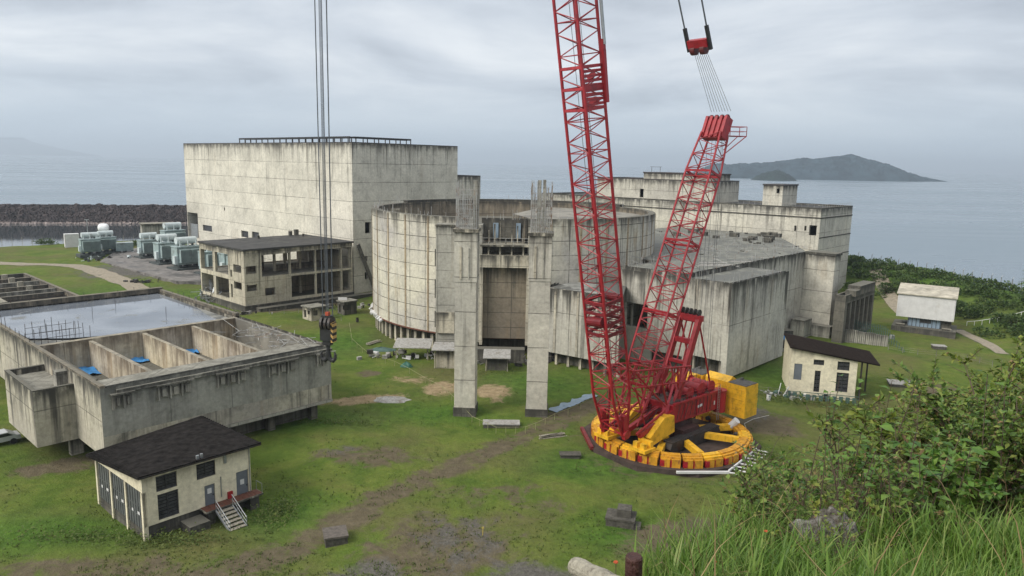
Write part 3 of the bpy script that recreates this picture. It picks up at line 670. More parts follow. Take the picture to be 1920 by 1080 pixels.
def pool_building():
    c = Vector((-41.79, 72.45)); La, Lb, zb, h = 27.3, 53.3, 2.0, 9.5
    root = empty('intake_building', (c.x, c.y, 0), 'long stained concrete tank building with flooded roof and open pits in left foreground', 'building')
    P = rect(c, La, Lb); Lp = lambda a, b: c+E1*a+E2*b
    mb = MB(); b1 = 23.5                       # pits in front of b1, flooded roof behind
    for i, pr in enumerate(((P[0], P[1]), (P[1], P[2]), (P[2], P[3]), (P[3], P[0]))): mb.panel(pr[0], pr[1], (zb+2.3) if i == 0 else zb, h, [], 0.7, CON_FRONT if i == 0 else CON_POOL)
    mb.panel(P[0], P[1], zb, zb+2.3, [], 0.7, CON_POOL)
    mb.build('wall', None, root)
    # pit walls
    mb = MB(); mb.prism([Lp(0.7, b1), Lp(La-0.7, b1), Lp(La-0.7, b1+0.9), Lp(0.7, b1+0.9)], zb+1, h-0.03, CON_PIT); mb.build('cross_wall', None, root)
    for a in (6.3, 12.9, 19.6):
        mb = MB(); mb.prism([Lp(a, 3.6), Lp(a+0.5, 3.6), Lp(a+0.5, b1), Lp(a, b1)], zb+1, h-0.25, CON_PIT); mb.build('partition', None, root)
    mb = MB(); mb.prism([Lp(0.7, 0.7), Lp(La-0.7, 0.7), Lp(La-0.7, 3.6), Lp(0.7, 3.6)], zb+1, h-0.1, CON_GREY); mb.build('walkway', None, root)
    mb = MB(); mb.prism([Lp(0.7, 3.6), Lp(La-0.7, 3.6), Lp(La-0.7, b1), Lp(0.7, b1)], zb, 5.7, CON_DARK); mb.build('pit_floor', None, root)
    mb = MB(); mb.prism([Lp(26.2, 3.6), Lp(La-0.7, 3.6), Lp(La-0.7, b1), Lp(26.2, b1)], zb+1, h-0.05, ROOF_PALE); mb.build('side_walkway', None, root)
    # roof slab with water
    mb = MB(); mb.prism([Lp(0.7, b1+0.9), Lp(La-0.7, b1+0.9), Lp(La-0.7, Lb-0.7), Lp(0.7, Lb-0.7)], h-1.2, h-0.5, ROOF_GREY); mb.build('roof', None, root)
    mb = MB()
    pts = []
    rr = random.Random(5); shore = [(1.2, b1+6.2), (5, b1+3.0), (9, b1+1.5), (14, b1+1.2), (21, b1+1.2), (24.2, b1+1.6), (24.6, b1+6), (25.9, b1+12), (26.3, b1+20), (26.4, Lb-0.9), (12, Lb-0.9), (0.9, Lb-0.9), (0.9, b1+14)]
    mb.face([(*Lp(a, b), h-0.22) for a, b in shore]); o = mb.build('roof_water', ROOFW, root); o['label'] = 'sheet of rain water lying on the flat roof'
    mb = MB()
    for (a0, b0, a1, b1_, wd, ht) in ((0, Lb-1.0, La, Lb, 1.0, 0.75), (La-0.6, 24.4, La, Lb-1.0, 0.6, 0.45), (0, 0, 0.5, Lb-1.0, 0.5, 0.25)):
        mb.prism([Lp(a0, b0), Lp(a1, b0), Lp(a1, b1_), Lp(a0, b1_)], h+0.003, h+ht, CON_BROWN)
    mb.build('parapet', None, root)
    # rebar starters standing on the roof
    mb = MB(); r2 = random.Random(11)
    def stick(a, b, ht): p = Lp(a, b); mb.tube((p.x, p.y, h-0.5), (p.x+r2.gauss(0, .06), p.y+r2.gauss(0, .06), h-0.5+ht), 0.035, 4)
    for a in np.arange(1.0, 7.5, 0.8):
        for b in (b1+3, b1+7): stick(a, b+r2.uniform(-.3, .3), r2.uniform(1.4, 2.6))
    for b in np.arange(b1+2, Lb-2, 2.2): stick(0.25, b, r2.uniform(1.2, 2.2)); stick(La-0.3, b, r2.uniform(.9, 1.9))
    for a in np.arange(2, La, 2.6): stick(a, Lb-0.4, r2.uniform(1.0, 2.0))
    for a, b in ((12, 40), (17, 45), (20, 33)): stick(a, b, 1.6)
    for z in (0.7, 1.5): 
        for b in (b1+3, b1+7): p, q = Lp(1, b), Lp(6.5, b); mb.tube((p.x, p.y, h-.5+z), (q.x, q.y, h-.5+z), 0.03, 4)
    mb.build('starter_bars', DSTEEL, root)['kind'] = 'stuff'
    # rough rebar mesh over the right hand corner
    mb = MB()
    for i in range(60):
        a, b = r2.uniform(20.5, 26.8), r2.uniform(1.0, 16); p = Lp(a, b); q = Lp(a+r2.gauss(0, 1.2), b+r2.gauss(0, 2.0)); mb.tube((p.x, p.y, h+0.05), (q.x, q.y, h+r2.uniform(0.1, .7)), 0.035, 4)
    mb.build('rebar_mesh', REBAR, root)
    # boarded recesses along the front wall
    for i, (xc, yc, wd, ht) in enumerate(((228, 741, 40, 34), (326, 722, 66, 36), (433, 699, 58, 36), (527, 678, 54, 34), (602, 661, 22, 24))):
        u0, u1, z0, z1 = win(P[0], E1, xc, yc, wd, ht); z1 = min(z1, h-0.9); z0 = z1-1.55
        mb = MB(); e = P[0]-E2*0.0
        def bx(ua, ub, out, za, zb_): mb.prism([P[0]+E1*ua-E2*out, P[0]+E1*ub-E2*out, P[0]+E1*ub+E2*0.05, P[0]+E1*ua+E2*0.05], za, zb_)
        bx(u0-0.15, u1+0.15, 0.55, z1, z1+0.18)
        n = max(2, int((u1-u0)/1.2)); st = (u1-u0)/n
        for k in range(n):
            ua = u0+k*st
            bx(ua, ua+0.16, 0.42, z0, z1-0.003); bx(ua+0.2, ua+st-0.1, 0.12, z0+0.2, z1-0.003); bx(ua+0.45, ua+st-0.3, 0.30, z0+0.35, z1-0.35)
        mb.build('boarded_opening', CON_GREY, root)
    # walkway ledge on top of the front wall
    mb = MB(); mb.prism([P[0]+E1*1.5-E2*0.35, P[1]-E2*0.35, P[1]+E2*0.001, P[0]+E1*1.5+E2*0.001], h-0.75, h-0.35); mb.prism([P[0]-E2*0.2, P[1]-E2*0.2, P[1], P[0]], zb, zb+0.35); mb.build('ledge', CON_GREY, root)
    # undercroft: recessed dark base and stub columns
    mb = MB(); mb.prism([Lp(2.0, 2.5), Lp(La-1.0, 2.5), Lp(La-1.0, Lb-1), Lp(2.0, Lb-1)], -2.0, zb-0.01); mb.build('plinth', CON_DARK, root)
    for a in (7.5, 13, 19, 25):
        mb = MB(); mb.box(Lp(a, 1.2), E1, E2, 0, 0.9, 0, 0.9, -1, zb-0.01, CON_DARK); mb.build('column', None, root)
    # projecting block at the left front corner
    Q = [Lp(-4.4, 7.6), Lp(-0.02, 3.0), Lp(-0.02, 19.5), Lp(-4.4, 19.5)]
    Q = [Lp(-4.2, 8.0), Lp(3.2, 8.0), Lp(3.2, 19.2), Lp(-4.2, 19.2)]
    return root, Lp
def scummy_water():
    m, t, b = newmat('roof_water_film'); geo = t.new('ShaderNodeNewGeometry').outputs['Position']
    n = t.noise(geo, 0.22, 7, 0.7, 0.8); k = t.smooth(n, 0.56, 0.68); n2 = t.noise(geo, 0.09, 4, 0.6, 0.5)
    c = t.ramp(n2, [(0.35, (0.09, 0.105, 0.13)), (0.65, (0.21, 0.23, 0.26))])
    t.link(t.mix(t.math('MULTIPLY', k, 0.7), c, (0.10, 0.095, 0.07)), b.inputs['Base Color']); t.link(t.math('ADD', 0.05, t.math('MULTIPLY', k, 0.4)), b.inputs['Roughness'])
    b.inputs['Specular IOR Level'].default_value = 1.0
    bn = t.new('ShaderNodeBump'); bn.inputs['Strength'].default_value = 0.08; bn.inputs['Distance'].default_value = 0.05; t.link(t.noise(geo, 1.5, 3), bn.inputs['Height']); t.link(bn.outputs[0], b.inputs['Normal'])
    return m
ROOFW = scummy_water()
pool_root, pool_L = pool_building()

# the box projecting towards the viewer at the near left corner of the tank building
def pool_annex():
    zb, h = 1.9, 8.1
    k = at(70, 840, zb); c = V2(k)
    a_end = onface(c, E1, 190, 800)[0]; b_end = onface(c, E2, 18, 800)[0]
    mb = MB(); P = rect(c, a_end, b_end)
    mb.shell(P, zb, h-0.003, {}, CON_POOL); w = mb.build('annex_wall', None, pool_root)
    mb = MB(); mb.prism(rect(c+(E1+E2)*0.45, a_end-0.9, b_end-0.9), h-1.0, h-0.6, CON_GREY); mb.build('annex_roof', None, w)
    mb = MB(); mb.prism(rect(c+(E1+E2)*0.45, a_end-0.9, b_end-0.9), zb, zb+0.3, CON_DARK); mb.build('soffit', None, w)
    mb = MB(); parapet(mb, P, h, 0.45, 0.12, CON_DARK); mb.build('coping', None, w)
    mb = MB(); q = c+E1*(a_end*0.45)+E2*2.0; mb.box(q, E1, E2, 0, 1.2, 0, 1.2, h-0.6, h+1.2); mb.build('vent', CON_GREY, w)
    for aa, bb in ((a_end*0.55, 1.2), (a_end*0.75, 3.5)):
        q = c+E1*aa+E2*bb; mb = MB(); mb.box(q, E1, E2, 0, 1.3, 0, 0.9, -1, zb-0.003); mb.build('column', CON_POOL, w)
pool_annex()
for i, (px, py, lab) in enumerate(((190, 690, 'blue tarpaulin in the leftmost open pit of the tank building'), (255, 674, 'blue tarpaulin in the second open pit from the left of the tank building'), (362, 660, 'small blue tarpaulin in the third open pit of the tank building'))):
    q = at(px, py, 5.9); mb = MB(); rr = random.Random(20+i); n = 9; Lx, Ly = (4.6, 4.2, 3.2)[i], (5.0, 3.6, 2.2)[i]
    a0, b0 = (V2(q)-Vector((-41.79, 72.45))).dot(E1), (V2(q)-Vector((-41.79, 72.45))).dot(E2)
    lim = ((0.9, 6.2), (7.2, 12.8), (13.8, 19.5))[i]
    a0 = min(max(a0-Lx/2, lim[0]), lim[1]-Lx); b0 = max(b0-Ly/2, 4.0)
    grid = [[(*pool_L(a0+Lx*u/n, b0+Ly*v/n), 5.6+0.4*mnoise.noise(Vector((u*0.5+i*9, v*0.5, 0)))+0.35) for u in range(n+1)] for v in range(n+1)]
    for v in range(n):
        for u in range(n): mb.face([grid[v][u], grid[v][u+1], grid[v+1][u+1], grid[v+1][u]], smooth=True)
    tag(mb.build('tarpaulin', BLUE), lab, 'tarpaulin', 'blue tarpaulins in the pits')

def reactor():
    C0 = Vector((0.0, 154.0)); Ro, Ri, zt, z0 = 28.9, 27.6, 23.7, 3.0
    root = empty('reactor_building', (C0.x, C0.y, 0), 'round cream concrete reactor building, unfinished and open topped, on a ring of short columns', 'building')
    N = 144
    ang = lambda i: 2*math.pi*i/N
    Pt = lambda r, a: (C0.x+r*math.cos(a), C0.y+r*math.sin(a))
    g0, g1 = R(257), R(274)                       # bay with the hatch
    mb = MB()
    for i in range(N):
        a, b = ang(i), ang(i+1); mid = (a+b)/2; zz = 16.3 if g0 < mid < g1 else zt
        (ax, ay), (bx, by) = Pt(Ro, a), Pt(Ro, b)
        mb.face([(ax, ay, z0), (bx, by, z0), (bx, by, zz), (ax, ay, zz)], CON_CYL, [(Ro*a, z0), (Ro*b, z0), (Ro*b, zz), (Ro*a, zz)], True)
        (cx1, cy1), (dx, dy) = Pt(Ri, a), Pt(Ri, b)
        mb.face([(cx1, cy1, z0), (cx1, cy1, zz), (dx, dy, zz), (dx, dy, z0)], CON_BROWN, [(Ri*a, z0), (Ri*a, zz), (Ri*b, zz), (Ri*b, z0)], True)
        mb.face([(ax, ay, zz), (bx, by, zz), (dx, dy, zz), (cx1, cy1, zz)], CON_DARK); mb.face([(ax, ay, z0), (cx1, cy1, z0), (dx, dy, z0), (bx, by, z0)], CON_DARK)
    for a in (g0, g1):
        k = round(a/(2*math.pi)*N) if a == g1 else math.ceil(a/(2*math.pi)*N)
        p, q = Pt(Ro, a), Pt(Ri, a); mb.face([(p[0], p[1], 16.3), (q[0], q[1], 16.3), (q[0], q[1], zt), (p[0], p[1], zt)], CON_BROWN)
    mb.build('wall', None, root)
    # vertical ribs of the climbing formwork
    mb = MB()
    for dg in range(151, 400, 11):
        if 240 < dg < 276: continue
        a = R(dg); p, q = Pt(Ro-0.05, a-0.006), Pt(Ro-0.05, a+0.006); p2, q2 = Pt(Ro+0.10, a-0.006), Pt(Ro+0.10, a+0.006)
        mb.prism([p2, q2, q, p], z0+0.1, zt-0.1)
    mb.build('rib', RIBM, root)
    # unfinished decks inside
    mb = MB()
    for i in range(N):
        a, b = ang(i), ang(i+1); dg = math.degrees((a+b)/2); zz = 22.6 if (dg < 75 or dg > 285) else 20.2
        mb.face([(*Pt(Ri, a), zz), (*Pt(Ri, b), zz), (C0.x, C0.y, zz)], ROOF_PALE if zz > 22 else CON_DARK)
    mb.build('deck', None, root)
    mb = MB(); a0, b0 = Pt(Ri, R(75)), Pt(Ri, R(285))
    mb.face([(a0[0], a0[1], 20.2), (C0.x, C0.y, 20.2), (C0.x, C0.y, 22.6), (a0[0], a0[1], 22.6)]); mb.face([(C0.x, C0.y, 20.2), (b0[0], b0[1], 20.2), (b0[0], b0[1], 22.6), (C0.x, C0.y, 22.6)])
    mb.build('deck_edge', CON_BROWN, root)
    # inner ring wall stumps, pale column tops, far rim parapet
    rr = random.Random(4); mb = MB()
    for dg in range(140, 268, 3):
        if rr.random() < 0.45: continue
        r_ = rr.uniform(23.5, 26); p = Pt(r_, R(dg)); hh = rr.uniform(0.8, 3.2); s = rr.uniform(0.15, 0.5)
        mb.box(p, (1, 0), (0, 1), -s, s, -s, s, 20.2, 20.2+hh)
    mb.build('column_stump', CON_FRAME, root)
    mb = MB()
    for i in range(N):
        a, b = ang(i), ang(i+1); dg = math.degrees((a+b)/2)
        if 30 < dg < 150: mb.prism([Pt(Ri+0.05, a), Pt(Ro-0.05, a), Pt(Ro-0.05, b), Pt(Ri+0.05, b)][::1] if False else [Pt(Ri+.05, a), Pt(Ro-.05, a), Pt(Ro-.05, b), Pt(Ri+.05, b)], zt+0.003, zt+0.55)
    mb.build('rim_parapet', CON_DARK, root)
    mb = MB()   # starter bars on the rim
    for i in range(110):
        a = R(rr.uniform(25, 300)); p = Pt(rr.uniform(Ri+.2, Ro-.2), a)
        mb.tube((p[0], p[1], zt-.2), (p[0]+rr.gauss(0, .05), p[1]+rr.gauss(0, .05), zt+rr.uniform(0.3, 1.6)), 0.045, 4)
    mb.build('starter_bars', REBAR, root)['kind'] = 'stuff'
    # short columns and dark core beneath
    for dg in np.arange(176, 380, 4.0):
        if 243 < dg < 280: continue
        a = R(dg); p = Vector(Pt(Ro-1.0, a)); er = Vector((math.cos(a), math.sin(a))); et = Vector((-er.y, er.x))
        mb = MB(); mb.box(p, et, er, -0.32, 0.32, 0, 0.55, -0.6, z0-0.003); mb.build('column', CON_FRAME, root)
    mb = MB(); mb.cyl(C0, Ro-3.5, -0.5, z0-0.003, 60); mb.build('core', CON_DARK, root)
    mb = MB()
    for i in range(N): mb.prism([Pt(Ro+.12, ang(i)), Pt(Ro+.12, ang(i+1)), Pt(Ro-.1, ang(i+1)), Pt(Ro-.1, ang(i))], z0-0.12, z0+0.1)
    mb.build('base_lip', RUSTY, root)
    # projecting slab left of the hatch, full height
    a = R(249); er = Vector((math.cos(a), math.sin(a))); 
    f0 = Vector((-12.9, 123.6)); u = Vector((1, -0.02)).normalized(); n = Vector((0, 1))
    x0 = onface(f0, u, 817, 560)[0]; x1 = onface(f0, u, 903, 560)[0]; ztp = onface(f0, u, 840, 421)[1]
    mb = MB(); mb.box(f0, u, n, x0, x1, 0, 6, 2.6, ztp, CON_GREY); mb.build('buttress', None, root)
    mb = MB(); mb.box(f0, u, n, x0-0.15, x1-4.4, -0.12, 0.0, ztp-0.35, ztp+0.003, CON_FRAME); mb.build('cornice', None, root)
    mb = MB(); za = onface(f0, u, 840, 585)[1]; mb.box(f0, u, n, x0+0.1, x1-4.6, -0.45, -0.002, za-3.6, za, CON_FRAME); mb.build('lower_panel', None, root)
    mb = MB()
    for ya, yb in ((468, 500), (525, 560), (585, 615)):
        z1_ = onface(f0, u, 816, ya)[1]; z0_ = onface(f0, u, 816, yb)[1]; mb.box(f0, u, n, x0-0.25, x0-0.003, 0.6, 1.0, z0_, z1_)
    mb.build('slot_frame', CON_DARK, root)
    # hatch bay: side frames, lintel, recessed brown wall, gallery above
    f1 = Vector((-6.9, 122.6)); u = Vector((1, 0)); xa = onface(f1, u, 899, 560)[0]; xb = onface(f1, u, 992, 560)[0]
    zl1, zl0 = onface(f1, u, 945, 479)[1], onface(f1, u, 945, 502)[1]; zg = onface(f1, u, 945, 459)[1]
    mb = MB(); mb.box(f1, u, n, xa, xb, 0, 3.0, zl0, zl1, CON_FRAME); mb.build('lintel', None, root)
    for s0 in (xa, xb-0.5):
        mb = MB(); mb.box(f1, u, n, s0, s0+0.5, 0, 3.0, 2.4, zl0-0.003, CON_FRAME); mb.build('door_post', None, root)
    mb = MB(); mb.box(f1, u, n, xa+0.503, xb-0.503, 1.6, 2.2, 3.2, zl0-0.003, CON_BROWN); mb.build('hatch_panel', None, root)
    mb = MB(); mb.box(f1, u, n, xa, xb, -0.3, 4.0, zg-0.3, zg, CON_FRAME); mb.box(f1, u, n, xa, xb, 3.4, 3.8, zl1, zg-0.303, CON_DARK); gal = mb.build('gallery_floor', None, root)
    mb = MB()
    for i in range(9):
        xx = xa+0.3+(xb-xa-0.6)*i/8; hh = zg+rr.uniform(1.5, 3.8); dd = rr.uniform(0.3, 3.0)
        mb.box(f1, u, n, xx, xx+rr.uniform(0.08, 0.3), dd, dd+.25, zg+0.003, hh)
        if i % 2: mb.box(f1, u, n, xx, xx+.25, .5, .8, zl1+0.003, zg-0.31)
    mb.build('gallery_post', CON_FRAME, gal)
    mb = MB(); 
    for zz in (zg+0.6, zg+1.1): mb.obox((f1.x+xa, f1.y-.2, zz), (f1.x+xb, f1.y-.2, zz), 0.05, 0.05)
    for i in range(7): xx = f1.x+xa+(xb-xa)*i/6; mb.obox((xx, f1.y-.2, zg), (xx, f1.y-.2, zg+1.1), 0.05, 0.05)
    mb.build('railing', REBAR, gal)
    mb = MB(); mb.box(f1, u, n, xa, xb, 5.4, 5.8, zg+0.003, 23.6, CON_DARK); mb.build('gallery_wall', None, root)
    mb = MB(); mb.box(f1, u, n, xa+2.0, xa+2.9, 5.0, 5.3, zg+.5, zg+3.2, BLUEG); mb.box(f1, u, n, xb-2.4, xb-1.6, 5.0, 5.3, zg+.5, zg+3.2, BLUEG); mb.build('gallery_sheet', None, gal)
reactor()

def pillar(px, py, half, lower_t, name_label, left):
    g = at(px, py); root = empty('concrete_pillar', (g.x, g.y, 0), name_label, 'pillar', 'pair of unfinished crane pillars')
    X = Vector((0.998, -0.06)); Y = Vector((0.06, 0.998)); c = V2(g)
    mb = MB(); mb.box(c, X, Y, -1.5, 1.5, -1.5, 1.5, -0.6, 0.75); mb.build('footing', CON_DARK, root)
    mb = MB(); mb.box(c, X, Y, -1.38, 1.38, -1.38, 1.38, 0.753, lower_t, CON_PIL); mb.build('shaft', None, root, ztop=lower_t+6)
    mid = h_at(c.x, c.y, 430 if left else 437)
    mb = MB(); mb.box(c, X, Y, -1.46, 1.46, -1.46, 1.46, lower_t+0.003, mid, CON_PIL)
    mb.box(c, X, Y, -0.75, -0.5, -1.60, -1.462, lower_t+0.4, lower_t+4.6, CON_FRAME); mb.box(c, X, Y, 0.35, 0.5, -1.56, -1.462, lower_t+0.4, lower_t+4.4, CON_GREY)
    mb.build('upper_shaft', None, root)
    mb = MB(); mb.box(c, X, Y, -1.65, 1.65, -1.65, 1.65, mid-0.25, mid+0.15, CON_FRAME); mb.build('formwork_collar', None, root)
    zc = h_at(c.x, c.y, 365); 
    mb = MB(); mb.box(c, X, Y, *((0.8, 1.4) if left else (-0.55, -0.12)), -0.5, 0.5, mid, h_at(c.x, c.y, 338)); 
    if not left: mb.box(c, X, Y, 0.12, 0.5, -0.5, 0.5, mid, h_at(c.x, c.y, 337))
    mb.build('core_shaft', CON_GREY, root)
    mb = MB(); rr = random.Random(int(px)); ztip = h_at(c.x, c.y, 338)
    for s in range(4):
        for i in range(12):
            t = -1.3+2.6*i/11; p = ((t, -1.3), (t, 1.3), (-1.3, t), (1.3, t))[s]; q = c+X*p[0]+Y*p[1]
            mb.tube((q.x, q.y, mid), (q.x+rr.gauss(0, .05), q.y+rr.gauss(0, .05), ztip-rr.uniform(0.0, 2.2)), 0.048, 4)
    for k in range(9):
        zz = mid+0.6*k+0.3; e = 1.32
        for a, b in (((-e, -e), (e, -e)), ((e, -e), (e, e)), ((e, e), (-e, e)), ((-e, e), (-e, -e))):
            A = c+X*a[0]+Y*a[1]; B = c+X*b[0]+Y*b[1]; mb.tube((A.x, A.y, zz), (B.x, B.y, zz), 0.035, 4)
    mb.build('rebar_cage', REBAR, root)
pillar(873, 768, 1.4, 17.7, 'tall square concrete pillar with rebar cage on top, left one of the pair in front of the round reactor', True)
pillar(1006, 771, 1.4, 18.0, 'tall square concrete pillar with two thin cores sticking out of its top, right one of the pair', False)

def aux_building():
    c = Vector((33.44, 111.16)); h = 15.54; b1 = 7.7
    root = empty('auxiliary_building', (c.x, c.y, 0), 'blocky streaked concrete building behind the red crane, with a stained flat roof and overhanging walls', 'building')
    P = rect(c, 21.0, 20.3); pl = P[3]; d = -E2
    hl = [win(pl, d, 1193, 591, 42, 44), win(pl, d, 1321, 690, 46, 40), win(pl, d, 1352, 690, 6, 36)]
    hl = [hl[0], (14.0, 19.4, 0.4, 3.2), (6.5, 12.5, 0.2, 2.6)]
    mb = MB(); mb.panel(pl, P[0], -0.4, h, hl, 0.6, CON_AUX); mb.panel(P[0], P[1], 0.5, h, [], 0.6, CON_AUX); mb.build('wall', None, root)
    mb = MB(); mb.prism([P[0]+E2*0.6+E1*0.6, P[1]+E2*0.5, P[1]+E2*(b1), P[0]+E2*b1+E1*0.6], h-0.55, h-0.15, ROOF_AUX); mb.build('roof', None, root)
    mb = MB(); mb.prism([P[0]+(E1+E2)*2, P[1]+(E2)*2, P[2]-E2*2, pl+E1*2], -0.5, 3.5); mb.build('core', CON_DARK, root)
    mb = MB()
    for u in (14.4, 16.8, 19.0): mb.box(pl+d*u, d, E1, 0, 0.35, 0.1, 0.5, -0.4, 3.2)
    mb.build('column', CON_FRAME, root)
    # windowed recess
    mb = MB(); a, b, z0, z1 = hl[0]; q = pl+d*(a+(b-a)*0.22)+E1*0.3; mb.prism([q, q+d*0.35, q+d*0.35+E1*0.25, q+E1*0.25], z0, z1); mb.build('window_post', CON_GREY, root)
    # raised main part: right side wall carries on behind, roof reaches the rear building
    t0 = P[0]+E2*b1; mb = MB(); L = 50.0
    mb.panel(t0+E1*0.3, t0+E1*L, 0.2, h+0.55, [], 0.6, CON_AUX); mb.panel(pl+E1*0.25, t0+E1*0.25, h-0.2, h+0.55, [], 0.4, CON_AUX)
    mb.build('upper_wall', None, root)
    mb = MB(); mb.prism([t0+E1*0.6+E2*0.5, t0+E1*49+E2*0.5, t0+E1*54+E2*3, t0+E1*83+E2*22, t0+E1*83+E2*52, t0+E1*30+E2*52, t0+E1*12+E2*13, t0+E1*0.6+E2*12.6], h-0.1, h+0.3, ROOF_AUX); mb.build('main_roof', None, root)
    # upper wall over the void beside the round building
    mb = MB(); rr = random.Random(8)
    for i in range(14):
        a, b = rr.uniform(1, 60), rr.uniform(1.5, 26); s = rr.uniform(0.15, 0.7)
        if b > 10 and a < 14: continue
        p = t0+E1*a+E2*b; ex = Vector((math.cos(a), math.sin(a))); mb.box(p, ex, Vector((-ex.y, ex.x)), 0, s*1.8, 0, s*0.5, h+0.3, h+0.3+s*0.35)
    for i in range(26):
        a, b = rr.uniform(56, 80), rr.uniform(14, 46); p = t0+E1*a+E2*b; s = rr.uniform(.3, 1.3); mb.box(p, E1, E2, 0, s, 0, s*2, h+0.3, h+0.3+s*0.9)
    mb.build('debris', CON_DARK, root)
    mb = MB(); 
    for a, b, l in ((12, 4.5, 7), (13.5, 5.3, 6), (22, 3.5, 4.5), (16, 6.5, 5)): p = t0+E1*a+E2*b; mb.box(p, (E1-E2).normalized(), (E1+E2).normalized(), 0, l, 0, 0.9, h+0.3, h+0.42)
    o = mb.build('roof_sheet', RUBBLE, root); o['label'] = 'pale loose boards lying on the flat roof'
    # thicket of starter bars and leftover scaffold tubes on the roof
    mb = MB(); rr = random.Random(18)
    for i in range(230):
        a, b = rr.uniform(3, 74), rr.uniform(0.8, 40)
        if b > 12+a*0.5 or b < (a-46)*0.55: continue
        p = t0+E1*a+E2*b; k = rr.uniform(.5, 2.2); mb.tube((p.x, p.y, h+.2), (p.x+rr.gauss(0, .12), p.y+rr.gauss(0, .12), h+.3+k), 0.04, 4, caps=False)
    for A_, B_, n_ in ((P[0]+(E1+E2)*.3, pl+E1*.3, 34), (P[0]+(E1+E2)*.3, P[1]+E2*.3, 26), (t0+(E1+E2)*.4, t0+E1*46+E2*.4, 44), (pl+E1*.6, pl+E1*14, 40)):
        for i in range(n_):
            s = V2(A_).lerp(V2(B_), rr.random()); k = rr.uniform(.4, 1.7); mb.tube((s.x, s.y, h-.1), (s.x+rr.gauss(0, .08), s.y+rr.gauss(0, .08), h+k), 0.035, 4, caps=False)
    for i in range(50):
        a, b = rr.uniform(3, 60), rr.uniform(0.8, 22); p = t0+E1*a+E2*b; q = p+Vector((rr.gauss(0, 2), rr.gauss(0, 2))); mb.tube((p.x, p.y, h+.4), (q.x, q.y, h+rr.uniform(.4, 1.4)), 0.05, 4, caps=False)
    mb.build('starter_bars', REBAR, root)['kind'] = 'stuff'
    # smooth projecting stair wall at the right end
    aB = 47.0; f = t0+E1*aB; bx1 = onface(f, -E2, 1561, 540)[0]; hb = h_at((f-E2*bx1).x, (f-E2*bx1).y, 481)
    mb = MB(); q = f-E2*bx1; mb.prism(rect(q, 3.2, bx1+0.3), 0.4, hb, CON_BACK); blk = mb.build('stair_tower', None, root)
    mb = MB(); mb.prism(rect(q-E1*0.15-E2*0.15, 3.6, bx1+0.1), hb+0.003, hb+0.5); mb.build('tower_roof', CON_DARK, blk)
    mb = MB(); mb.box(t0+E1*aB, E1, E2, -2.2, -0.003, -bx1-1.0, -1.2, -0.5, 1.9); mb.box(t0+E1*aB, E1, E2, -6.0, -2.203, -3.4, -0.7, -0.5, 3.2); mb.build('stair_base', CON_GREY, root)
    # low curved-in wing on the left with columns underneath
    A = at(1020, 658, 2.0); B = at(1154, 684, 2.0); hw = h_at(A.x, A.y, 539); dd = (V2(B)-V2(A)).normalized(); nn = Vector((-dd.y, dd.x)); LL = (V2(B)-V2(A)).length+0.4
    back1 = V2(A)+nn*9; A0 = V2(A)-dd*0.0; B0 = V2(A)+dd*LL
    Bb = Vector((pl.x, pl.y))+E1*0.2
    mb = MB(); mb.panel(A0, B0, 2.0, hw, [], 0.5, CON_AUX); mb.panel(B0, Bb, 2.0, hw, [], 0.5, CON_AUX); mb.panel(V2(A)+nn*7-dd*2.0, A0, 2.0, hw, [], 0.5, CON_AUX); mb.build('wing_wall', None, root)
    mb = MB(); mb.prism([A0+nn*0.5, B0+nn*0.5, Bb+nn*2, A0+nn*9], hw-0.5, hw-0.1, ROOF_GREY); mb.prism([A0+nn*0.5, B0+nn*0.5, Bb, A0+nn*6], 2.0, 2.3, CON_DARK); mb.build('wing_roof', None, root)
    for u in np.arange(2.2, LL, 2.3):
        q = V2(A)+dd*u+nn*0.35; mb = MB(); mb.box(q, dd, nn, -0.22, 0.22, 0, 0.4, -0.5, 1.99); mb.build('column', CON_FRAME, root)
    mb = MB(); q = V2(A)+nn*1.6+dd*1.5; mb.box(q, dd, nn, 0, LL-2.5, 0, 0.4, -0.5, 1.98); mb.build('wing_base', CON_DARK, root)
    mb = MB(); q = V2(A)+dd*4-nn*0.0
    for u in (2.0, 6.3, 10.2): 
        s = V2(A)+dd*u-nn*0.12; mb.box(s, dd, nn, -0.2, 0.2, 0, 0.12, 2.05, hw-0.05)
    mb.build('pilaster', CON_POOL, root)
    # rear deck between round building and main roof
    mb = MB(); mb.prism([Vector((18.6, 125.6)), Vector((32.5, 131.0)), Vector((52, 150)), Vector((36, 166)), Vector((26.5, 160)), Vector((27, 145))], 11.5, 12.0, CON_DARK); mb.build('sunken_roof', None, root)
aux_building()

